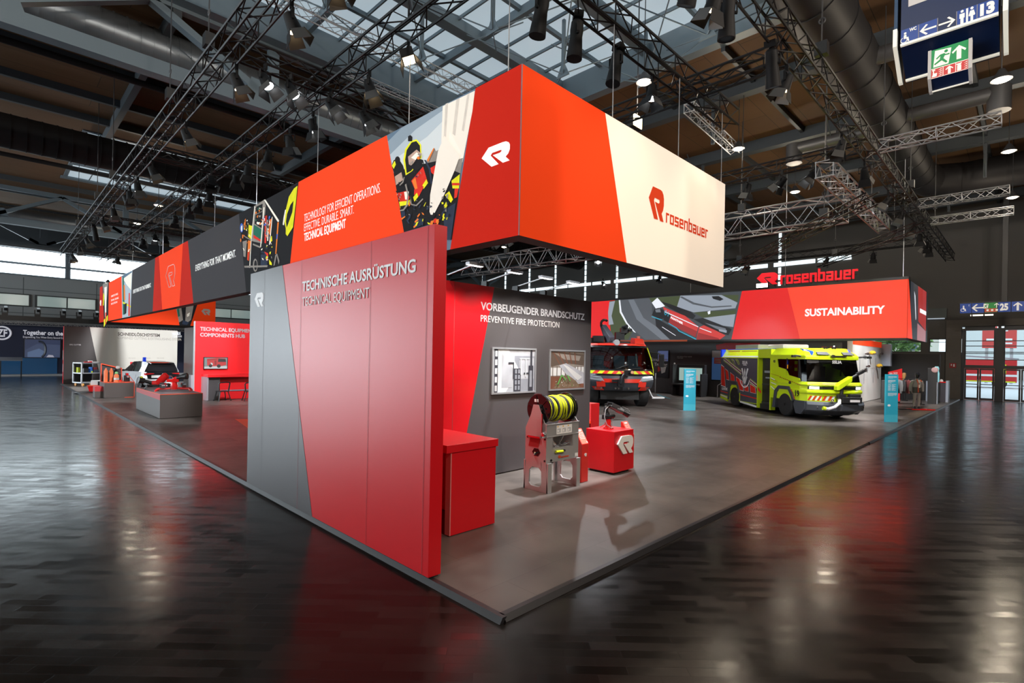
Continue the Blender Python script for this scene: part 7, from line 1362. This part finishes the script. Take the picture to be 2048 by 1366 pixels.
m.build('sweater', DARK, o, smooth=True)
m = M(); ell(m, [(0, 0, .82, .155, .115), (0, 0, .95, .15, .11)], 14)
for s in (-1, 1): m.rings([((s * .08, 0, .88), .085), ((s * .085, 0, .48), .06), ((s * .09, 0, .05), .045)], 10)
m.build('trousers', BLACK, o, smooth=True); m = M()
for s in (-1, 1): m.box((s * .09, -.04, .035), (.09, .24, .07))
m.build('shoes', BLACK, o, bevel=.02)
m = M(); ell(m, [(0, .05, 1.22, .10, .06), (0, .04, 1.40, .115, .08), (0, .02, 1.55, .105, .105), (0, .01, 1.66, .095, .11), (0, .01, 1.72, .05, .06)], 14); m.build('hair', mat('fair_hair', (.42, .22, .07), .6), o, smooth=True)
# display pillar and counter at the booth end
p_ = g(1868, 808); o = E('display_pillar', 'tall dark display pillar with pale side left of the shop counter', 'pillar', (38.2, 3.75, 0)); M().bx(0, .35, 0, .42, 0, 2.05).build('body', DARK, o, bevel=.01); M().bx(-.01, .35, -.03, 0, 0, 1.25).build('pale_side', mat('pale_blue_panel', (.35, .38, .46), .4), o); M().sph((-.02, .1, 1.95), .16, 12, sc=(.3, 1, 1)).build('badge', mat('badge_rose', (.55, .35, .36), .4), o)
o = E('shop_counter', 'dark shop counter with pale sides and red top near the doors', 'counter', (40.3, 3.42, 0)); M().bx(0, .7, .12, .95, .01, 1.18).build('front', mat('counter_slate', (.04, .035, .045), .5), o); M().bx(-.03, .72, 0, .12, .01, 1.30).bx(-.03, .72, .95, 1.05, .01, 1.25).build('side_panel', mat('pale_blue_panel', ()), o); M().bx(-.02, .72, .12, .95, 1.18, 1.24).build('countertop', GR, o)
for i, (y, lab, mt) in enumerate(((.35, 'white', WHITE), (.6, 'yellow', MATS['helmet_yellow']), (.82, 'orange', mat('cap_orange', (.75, .25, .03), .4)))):
    q = E('helmet', '%s small helmet on the red topped shop counter' % lab, 'helmet', (40.5, 3.42 + y, 1.24)); M().sph((0, 0, .05), .10, 12, sc=(1.1, .9, .9)).build('shell', mt, q, smooth=True); M().bx(-.13, .05, -.09, .09, -.0, .03).build('brim', mt, q)
q = E('display_bottle', 'pale cyan lamp bottle standing by the dark display pillar', 'lamp', (38.6, 3.62, 1.3)); q.location = (39.5, 3.9, 0); M().rings([((0, 0, 0), .09), ((0, 0, 1.2), .09), ((0, 0, 1.25), .13), ((0, 0, 1.75), .13), ((0, 0, 1.9), .10), ((0, 0, 2.02), .12), ((0, 0, 2.15), .08)], 14).build('shell', mat('cyan_glow', (.3, .6, .65), .3, emit=(.25, .6, .65), es=.5), q, smooth=True)
o = E('fire_alarm_sign', 'small red sign plate on the concrete pillar by the doors', 'sign', (DX - .26, 3.72, 0)); o.location.z = at(1902, 731, 'x', DX - .26).z; M().bx(-.01, .0, -.18, .18, -.17, .17).build('plate', mat('sign_red', (.35, .02, .02), .5), o); M().bx(-.014, -.01, -.1, -.02, -.08, .1).bx(-.014, -.01, .05, .1, -.02, .1).build('symbol', LETW, o)
# simulator kiosk and posters under the screen
F = FX(32.2)
def poster(label, tl, br, col):
    a, b = uv(F, *tl), uv(F, *br); o = E('poster_stand', label, 'poster', (0, 0, 0)); M().slab(F, RC(a[0], b[0], b[1], a[1]), .02, .08).build('frame', BLACK, o)
    m = M(); w, h_ = b[0] - a[0], a[1] - b[1]; X = lambda x, y: (a[0] + w * x, b[1] + h_ * y)
    m.flat(F, [X(.06, .03), X(.94, .03), X(.94, .97), X(.06, .97)], .085, 0)
    if col == 'r': m.flat(F, [X(.06, .75), X(.94, .75), X(.94, .97), X(.06, .97)], .09, 1); m.flat(F, [X(.25, .55), X(.94, .55), X(.94, .74), X(.25, .74)], .09, 2); rb = [m.rect(F, a[0] + w * .32, a[0] + w * .8, b[1] + h_ * (.58 + .05 * i), b[1] + h_ * (.60 + .05 * i), .1, 1) for i in range(3)]
    else: m.flat(F, [X(.06, .6), X(.94, .6), X(.94, .97), X(.06, .97)], .09, 3); m.flat(F, [X(.4, .15), X(.7, .2), X(.8, .4), X(.3, .4)], .09, 1); m.flat(F, [X(.06, .2), X(.3, .25), X(.2, .4), X(.06, .4)], .09, 2)
    m.build('print', [mat('poster_blue', (.03, .07, .16), .4, emit=(.02, .05, .12), es=.7) if col == 'r' else mat('poster_night', (.02, .02, .03), .4), mat('poster_white', (.7, .7, .7), .4), mat('poster_red', (.6, .04, .03), .4), mat('poster_violet', (.10, .13, .28), .4, emit=(.1, .13, .28), es=.5)], o); return o
o = poster('dark poster lettered ator ng hanging beside the airport fire engine', (1316, 700), (1338, 756), 'n'); ptext('lettering', 'Simulator', F, (1302, 722.5), (1336, 722), (1302, 716), LETW, o, bold=.02, off=.1); ptext('lettering', 'Training', F, (1310, 732), (1336, 731.5), (1310, 726), LETW, o, bold=.02, off=.1)
poster('blue poster with red field behind the rear of the yellow fire engine', (1424, 699.5), (1447, 762), 'r')
p_ = g(1352, 790); o = E('simulator_kiosk', 'dark simulator kiosk with lit screen behind the left turquoise sign', 'kiosk', (30.6, 15.15, 0), R(0)); m = M(); m.bx(0, .9, .9, .98, .01, 1.95).bx(0, .9, -.98, -.9, .01, 1.4).bx(.6, .9, -.9, .9, .01, 1.95).bx(-.25, .6, -.9, .9, .68, .76); m.build('cabinet', DARK, o, bevel=.01); M().bx(.56, .6, -.75, .75, .95, 1.75).build('screen', EM('kiosk_screen', (.30, .42, .38), 1), o); M().bx(.54, .56, -.5, .2, 1.0, 1.3).build('screen_picture', EM('kiosk_grass', (.45, .30, .28), 1), o); M().bx(-.2, .1, -.3, .3, .01, .68).build('pedestal', BLACK, o); M().sph((.3, .95, 2.0), .06, 8).build('beacon', WHITE, o)
o = struct(M().poly([g(1315, 789, .003), g(1340, 797, .003), g(1341, 798, .003), g(1314, 790, .003)]).build('floor_marking', TUR))
m = M()
for y in (17.6, 18.4): m.tube([(31.2, y, 0), (31.2, y, .95), (31.6, y + .2, 1.3)], .03, 6)
tag(m.build('handrail', ALU), 'pair of slim silver rails beside the dark posters', 'railing')
# ---- wayfinding sign 25 over the doors
NV = mat('wayfinding_blue', (.008, .035, .16), .35, emit=(.006, .035, .19), es=.8); ICN = mat('icon_white', (.7, .68, .62), .4, emit=(.8, .76, .66), es=.55); GRN = mat('escape_green', (.01, .18, .03), .4, emit=(.02, .22, .04), es=.5); ORR = mat('fire_sign_red', (.4, .04, .02), .4, emit=(.45, .06, .02), es=.5)
def arrow(F, u, v, s, ang, m, off=.02, mi=0, w=.13):
    """arrow of length s pointing along ang (degrees)"""
    c, n_ = math.cos(R(ang)), math.sin(R(ang)); T = lambda x, y: (u + x * c - y * n_, v + x * n_ + y * c)
    m.flat(F, [T(-s * .5, -s * w / 2), (T(s * .36, -s * w / 2)), T(s * .36, s * w / 2), T(-s * .5, s * w / 2)], off, mi)
    for k in (-1, 1): m.flat(F, [T(s * .5, 0), T(s * .12, k * s * .40), T(s * .0, k * s * .34), T(s * .34, 0)], off + .001, mi)
def disc(F, u, v, rx, ry, m, off, mi=0, n=14): m.flat(F, [(u + rx * math.cos(2 * math.pi * i / n), v + ry * math.sin(2 * math.pi * i / n)) for i in range(n)], off, mi)
def wheelchair(F, u, v, s, m, off=.02):
    disc(F, u - .02 * s, v + .36 * s, .09 * s, .09 * s, m, off); m.flat(F, [(u - .10 * s, v + .24 * s), (u + .06 * s, v + .24 * s), (u + .08 * s, v + .02 * s), (u - .12 * s, v - .02 * s)], off); m.flat(F, [(u - .1 * s, v), (u + .2 * s, v), (u + .26 * s, v - .36 * s), (u + .16 * s, v - .36 * s), (u + .1 * s, v - .1 * s), (u - .1 * s, v - .1 * s)], off + .001)
    for i in range(14):
        a0, a1 = 2 * math.pi * i / 16 + 1.9, 2 * math.pi * (i + 1) / 16 + 1.9; m.flat(F, [(u - .1 * s + r_ * s * math.cos(a), v - .18 * s + r_ * s * math.sin(a)) for r_, a in ((.24, a0), (.24, a1), (.19, a1), (.19, a0))], off)
def running(F, u, v, s, m, wmi, gmi, off=.02):
    m.flat(F, [(u - .42 * s, v - .5 * s), (u + .3 * s, v - .5 * s), (u + .42 * s, v + .42 * s), (u - .35 * s, v + .5 * s)], off, wmi); disc(F, u + .18 * s, v + .3 * s, .09 * s, .09 * s, m, off + .002, gmi)
    for P_ in ([(.1, .2), (-.1, .18), (-.3, .0), (-.25, -.06), (-.08, .08), (-.12, -.12), (-.38, -.3), (-.34, -.38), (-.02, -.2), (.18, -.42), (.26, -.36), (.06, -.1), (.12, .05), (.34, .04), (.34, .12), (.16, .12)],): m.flat(F, [(u + x * s, v + y * s) for x, y in P_], off + .003, gmi)
F = FX(42); o = E('wayfinding_sign', 'blue hanging sign row with number 25 and upward arrow over the glass doors', 'sign', (0, 0, 0))
us = [uv(F, px, 620)[0] for px in (1919, 1943, 1968.5, 1995, 2022, 2049)]; zb, zt = uv(F, 1985, 624)[1], uv(F, 1985, 605)[1]; hh = zt - zb; zc = (zt + zb) / 2
for i in range(5): M().slab(F, RC(us[i] + .02, us[i + 1] - .02, zb, zt), -.25, 0).build('sign_box', NV if i != 2 else [GRN], o)
m = M(); c_ = [(us[i] + us[i + 1]) / 2 for i in range(5)]; wheelchair(F, c_[0] - .08, zc - .03, hh * .75, m); arrow(F, c_[1], zc, hh * 1.0, 180, m); m.rect(F, us[2] + .02, us[3] - .02, zb, zb + hh * .38, .01, 2); running(F, c_[2] - .22, zc + hh * .16, hh * .5, m, 0, 1); arrow(F, c_[2] + .25, zc + hh * .18, hh * .5, 90, m)
for k in range(4): m.rect(F, us[2] + .1 + k * .2, us[2] + .2 + k * .2, zb + .06, zb + hh * .3, .02)
arrow(F, c_[4], zc, hh * .85, 90, m, w=.2); m.build('icons', [ICN, GRN, ORR], o); text('lettering', '25', F, us[3] + .1, zb + hh * .18, us[4] - .12, hh * .62, ICN, o, bold=.05, off=.02); text('lettering', 'WC', F, us[0] + .42, zb + hh * .68, us[1] - .1, hh * .2, ICN, o, bold=.02, off=.02)
p_ = F.p(c_[3], zt, -.12); M().bx(41.9, 42.3, p_.y - .12, p_.y + .12, zt, 12.9).bx(41.95, 42.25, -us[4], -us[0], zt, zt + .08).build('pole', mat('pole_dark', (.06, .06, .062), .5), o)
m = M()
for a, b in ((us[0] + .5, us[1] - .02), (us[1] + .05, us[2] - .05), (us[2] + .02, us[2] + .4)): m.slab(F, RC(a, b, zb - .2, zb - .11), -.2, -.1)
m.build('light_tube', mat('tube_light', (.8, .8, .75), .4, emit=(.9, .88, .78), es=1.1), o)
# ---- big wayfinding box 13 at the top right, with the escape sign under it
XS = 8.0; F = FX(XS); NVD = mat('wayfinding_navy', (.006, .022, .085), .4); EDG = mat('edge_light', (.7, .68, .6), .4, emit=(.62, .60, .50), es=.8)
Q = lambda pts: [(1760 + x * .1464, y * .1464) for x, y in pts]
o = E('wayfinding_sign', 'large blue hanging sign box with number 13 and toilet symbols', 'sign', (0, 0, 0))
cs = uvs(F, Q([(280, 620), (1620, 190)])); ul, ur = cs[0][0], cs[1][0]; zA = (cs[0][1] + cs[1][1]) / 2
eL, eR = uvs(F, Q([(178, 480), (1735, 0)])); zTop = zA + 1.6
XB = XS + .42; FB = FX(XB); zB = (uv(FB, *Q([(450, 1070)])[0])[1] + uv(FB, *Q([(1650, 735)])[0])[1]) / 2
yL, yR = -ul, -ur
M().prism([(XS, 0, zTop), (XS, 0, zA), (XB, 0, zB), (XB + .08, 0, zB), (XB + .08, 0, zTop)], (0, yL - yR, 0)).build('box', NVD, o); kids(o)[0].location = (0, yR, 0)
zs2 = zA + (cs[0][1] - cs[0][1]); hb = uv(F, *Q([(530, 330)])[0])[1] - uv(F, *Q([(530, 535)])[0])[1]
m = M(); brd = [uv(F, *Q([(x, y)])[0])[0] for x, y in ((280, 620), (526, 535), (785, 455), (1045, 365), (1325, 285), (1620, 190))]
for i in range(5):
    m.rect(F, brd[i] + .004, brd[i + 1] - .004, zA + .015, zA + hb, .004, 0 if i != 2 else 1)
    if i: m.rect(F, brd[i] - .004, brd[i] + .004, zA + .01, zA + hb, .006, 2)
m.build('sign_field', [NV, NVD, mat('mullion_grey', (.25, .25, .27), .4)], o)
zc = zA + hb * .5; c_ = [(brd[i] + brd[i + 1]) / 2 for i in range(5)]
m = M(); wheelchair(F, c_[0] - .04, zc - hb * .08, hb * .8, m, .008); arrow(F, c_[1], zc, (brd[2] - brd[1]) * .88, 180, m, .008); arrow(F, c_[2], zc, (brd[3] - brd[2]) * .88, 0, m, .008)
w = (brd[4] - brd[3])
for k, cu in enumerate((brd[3] + w * .27, brd[3] + w * .75)):
    disc(F, cu, zc + hb * .38, hb * .075, hb * .085, m, .008)
    if k == 0: hx = hb * .62; m.flat(F, [(cu - hx * .2, zc + hb * .24), (cu + hx * .2, zc + hb * .24), (cu + hx * .2, zc - hb * .05), (cu + hx * .12, zc - hb * .05), (cu + hx * .12, zc - hb * .42), (cu - hx * .12, zc - hb * .42), (cu - hx * .12, zc - hb * .05), (cu - hx * .2, zc - hb * .05)], .008)
    else: hx = hb * .62; m.flat(F, [(cu - hx * .14, zc + hb * .24), (cu + hx * .14, zc + hb * .24), (cu + hx * .25, zc - hb * .04), (cu + hx * .2, zc - hb * .1), (cu + hx * .1, zc - hb * .08), (cu + hx * .1, zc - hb * .42), (cu - hx * .1, zc - hb * .42), (cu - hx * .1, zc - hb * .08), (cu - hx * .2, zc - hb * .1), (cu - hx * .25, zc - hb * .04)], .008)
m.rect(F, brd[3] + w * .5 - .006, brd[3] + w * .5 + .012, zA + hb * .06, zA + hb * .96, .008); m.build('icons', ICN, o)
text('lettering', '13', F, brd[4] + (brd[5] - brd[4]) * .14, zA + hb * .22, brd[5] - (brd[5] - brd[4]) * .18, hb * .62, ICN, o, bold=.06, off=.008); text('lettering', 'WC', F, c_[0] + .0, zA + hb * .72, brd[1] - .02, hb * .2, ICN, o, bold=.03, off=.008)
a, b = uv(F, *Q([(388, 98)])[0]), uv(F, *Q([(650, 0)])[0]); M().rect(F, a[0], b[0], a[1], zTop - .1, .006).build('white_field', mat('icon_grey', (.4, .38, .36), .4, emit=(.45, .43, .42), es=.6), o)
m = M(); m.bx(XS - .02, XS + .02, yR, yL, zA - .015, zA + .012); m.bx(XB - .02, XB + .02, yR, yL, zB - .012, zB + .012)
m.build('edge_light', EDG, o)
for y in (yL, yR):
    s = .035 if y == yL else -.035
    M().prism([(XS, y + s, zTop), (XS, y + s, zA), (XB, y + s, zB), (XB + .08, y + s, zB), (XB + .08, y + s, zTop)], (0, s, 0)).build('end_plate', mat('end_plate_blue', (.01, .05, .12), .4), o); M().prism([(XS - .02, y + s, zA + .22), (XS - .02, y + s, zA), (XB - .02, y + s, zB - .02), (XB + .05, y + s, zB - .02), (XS + .05, y + s, zA), (XS + .05, y + s, zA + .22)], (0, s * 1.2, 0)).build('end_light', EDG, o)
M().bx(XB + .0, XB + .06, yR + .2, yR + .26, zTop, 13.1).bx(XB + .0, XB + .06, yL - .26, yL - .2, zTop, 13.1).build('hanger', DARK, o)
# escape sign hung under the box
XG = XS + .06; F = FX(XG); o = E('escape_sign', 'green escape route sign with red fire symbols below the blue number 13 box', 'sign', (0, 0, 0))
P4 = uvs(F, Q([(703, 1080), (1208, 945), (1210, 545), (700, 690)])); ul, ur = (P4[0][0] + P4[3][0]) / 2, (P4[1][0] + P4[2][0]) / 2; zt = (P4[2][1] + P4[3][1]) / 2; zb = (P4[0][1] + P4[1][1]) / 2; zm = zb + (zt - zb) * .33
XH = XG + .13; zl_ = (uv(FX(XH), *Q([(750, 1240)])[0])[1] + uv(FX(XH), *Q([(1245, 1108)])[0])[1]) / 2
M().prism([(XG, -ur, zt), (XG, -ur, zb), (XH, -ur, zl_), (XH + .04, -ur, zl_), (XH + .04, -ur, zt)], (0, ur - ul if False else (-ul) - (-ur), 0)).build('box', NVD, o)
m = M(); m.rect(F, ul, ur, zm, zt, .004, 0); m.rect(F, ul, ur, zb, zm, .004, 1); w = ur - ul; h_ = zt - zm
running(F, ul + w * .3, (zm + zt) / 2, h_ * .85, m, 2, 0, .006); arrow(F, ul + w * .75, (zm + zt) / 2, h_ * .7, 90, m, .006, 2, .26); h2 = zm - zb; zc2 = (zm + zb) / 2
arrow(F, ul + w * .5, zc2, h2 * .8, 90, m, .006, 2, .28)
for u in (.33, .67): m.rect(F, ul + w * u - .003, ul + w * u + .003, zb, zm, .006, 2)
m.rect(F, ul, ur, zm - .004, zm + .004, .007, 2); m.rect(F, ul, ur, zb, zb + .006, .007, 2)
u = ul + w * .08; m.flat(F, [(u - h2 * .2, zc2 - h2 * .35), (u + h2 * .22, zc2 - h2 * .35), (u + h2 * .26, zc2), (u + .0, zc2 + h2 * .02), (u, zc2 + h2 * .3), (u - h2 * .08, zc2 + h2 * .3), (u - h2 * .1, zc2 - h2 * .1)], .006, 2); m.rect(F, u - h2 * .15, u + h2 * .1, zc2 + h2 * .28, zc2 + h2 * .42, .006, 2)
u = ul + w * .77; m.rect(F, u - h2 * .18, u + h2 * .14, zc2 - h2 * .4, zc2 + h2 * .15, .006, 2); m.flat(F, [(u - h2 * .1, zc2 + h2 * .15), (u + h2 * .08, zc2 + h2 * .15), (u + h2 * .2, zc2 + h2 * .38), (u - h2 * .25, zc2 + h2 * .34), (u - h2 * .25, zc2 + h2 * .26)], .0065, 2)
for u in (.24, .93):
    u = ul + w * u
    for k in range(4): m.flat(F, [(u - h2 * .14, zc2 - h2 * .36 + k * h2 * .2), (u + h2 * .14, zc2 - h2 * .34 + k * h2 * .2), (u + h2 * .16, zc2 - h2 * .22 + k * h2 * .2), (u, zc2 - h2 * .30 + k * h2 * .2)], .006, 2)
m.build('sign_field', [mat('escape_green_lit', (.0, .16, .04), .4, emit=(.0, .17, .045), es=.9), mat('fire_red_lit', (.35, .02, .02), .4, emit=(.38, .02, .02), es=.9), ICN], o)
for y in (-ul, -ur):
    s = .02 if y == -ul else -.02; M().prism([(XG - .02, y, zt), (XG - .02, y, zb), (XH - .02, y, zl_ - .01), (XH + .06, y, zl_ - .01), (XG + .06, y, zb), (XG + .06, y, zt)], (0, s * 1.6, 0)).build('end_cap', mat('end_cap_grey', (.42, .40, .38), .4, emit=(.4, .38, .36), es=.4), o)
M().bx(XH - .015, XH, -ur, -ul, zl_ - .015, zl_).build('edge_light', EDG, o)
# ---- view outside the doors
GND = mat('asphalt', (.5, .5, .5), .8); struct(M().bx(47.0, 110, -60, 70, FZ - .1, FZ).build('ground', GND))
def bld(name, label, x0, x1, y0, y1, z, m_, extra=None):
    o = E(name, label, 'building', (x0, y0, FZ)); M().bx(0, x1 - x0, 0, y1 - y0, 0, z).build('wall', m_, o)
    m = M(); k = 0; y = .8
    while y < y1 - y0 - 1.5: m.bx(-.05, 0, y, y + 1.4, z * .55, z * .8); y += 2.6
    m.build('window', mat('outside_window', (.12, .16, .18), .2), o); M().bx(-.2, x1 - x0, -.2, y1 - y0 + .2, z, z + .3).build('roof', mat('outside_roof', (.4, .4, .4), .7), o); return o
bld('building', 'pale hall facade seen through the glass doors', 110, 118, -30, 9, 15, mat('pale_facade', (.62, .63, .60), .7)); bld('building', 'long cream building seen through the strip window', 76, 88, 8.5, 30, 7.0, mat('cream_facade', (.55, .52, .42), .7)); bld('building', 'grey office block behind the cream building', 98, 106, 12, 26, 11, mat('grey_facade', (.3, .31, .34), .7))
o = E('billboard', 'red billboard on the facade outside the glass doors', 'sign', (90, 4.4, FZ)); M().bx(0, .3, -3.2, 0, 4.5, 9.6).build('board', mat('billboard_red', (.55, .06, .05), .6), o); M().bx(-.05, 0, -2.8, -.4, 5.4, 5.7).bx(-.05, 0, -2.8, -1.2, 5.0, 5.2).bx(-.05, 0, -2.4, -1.4, 6.6, 7.4).build('print', WHITE, o); M().bx(.1, .3, -2.9, -2.6, 0, 4.5).bx(.1, .3, -.6, -.3, 0, 4.5).build('post', STEEL, o)
def out_truck(label, x, y, rz):
    o = E('fire_engine', label, 'fire engine', (x, y, FZ), rz); RR = mat('outside_red', (.55, .03, .03), .3)
    M().bx(-3.4, 1.6, -1.2, 1.2, .6, 2.9).build('body', RR, o, bevel=.05); M().bx(1.6, 3.6, -1.2, 1.2, .6, 2.8).build('cab', RR, o, bevel=.15); M().bx(2.0, 3.4, -1.22, 1.22, 1.7, 2.5).bx(3.55, 3.63, -1.0, 1.0, 1.6, 2.5).build('window', GLASSD, o)
    m = M(); m.bx(-3.42, 3.0, -1.22, 1.22, 1.2, 1.4); m.build('white_stripe', WHITE, o); m = M(); m.bx(-3.3, 1.5, -1.23, 1.23, .62, .72).bx(-2.6, -2.2, -1.23, 1.23, 1.5, 2.4).bx(.6, 1.2, -1.23, 1.23, 1.5, 2.4); m.build('yellow_marking', YEL, o)
    for xx in (-2.2, 2.5):
        for s in (-1, 1): wheel('wheel', o, xx, s * 1.05, .5, .5, .34, STEEL, side=s, lugs=False)
    m = M(); m.bar((-3.6, 0, 3.0), (3.2, 0, 3.4), .7, .12); m.build('ladder', ALU, o); return o
out_truck('red fire engine with white stripe parked outside behind the left glass door', 73, 4.4, R(96)); out_truck('red fire engine parked outside behind the right glass door', 75, -3.2, R(92)); out_truck('red ladder engine far outside, further along behind the glass doors', 82, -12, R(90))
def tree(label, x, y, h_, seed):
    o = E('tree', label, 'tree', (x, y, FZ)); M().cyl((0, 0, 0), (0, 0, h_ * .5), .25, .15, 10).build('trunk', mat('bark', (.08, .06, .045), .9), o); m = M(); rnd = random.Random(seed)
    for k in range(420):
        a, b, r_ = rnd.uniform(0, 6.28), rnd.uniform(-1, 1), rnd.random() ** .4 * h_ * .34; c = V((r_ * math.cos(a) * math.sqrt(1 - b * b), r_ * math.sin(a) * math.sqrt(1 - b * b), h_ * .68 + r_ * b * .9)); s = rnd.uniform(.25, .5); d1 = V((rnd.uniform(-1, 1), rnd.uniform(-1, 1), rnd.uniform(-1, 1))).normalized() * s; d2 = d1.orthogonal().normalized() * s * .6; m.poly([c - d1, c + d2, c + d1, c - d2], k % 2)
    m.build('crown', [mat('leaf_green', (.10, .19, .04), .6), mat('leaf_light', (.17, .28, .07), .6)], o)
for i, (x, y, h_) in enumerate(((64, 14.5, 7), (66.5, 9.5, 7.5), (57, 12.5, 6), (71, 23, 8))): tree(('green tree outside, leftmost behind the strip window', 'tall green tree outside behind the strip window', 'near green tree outside at the left edge of the strip window', 'green tree outside between the strip window panes')[i] if i else 'green tree outside, second behind the strip window', x, y, h_, i)
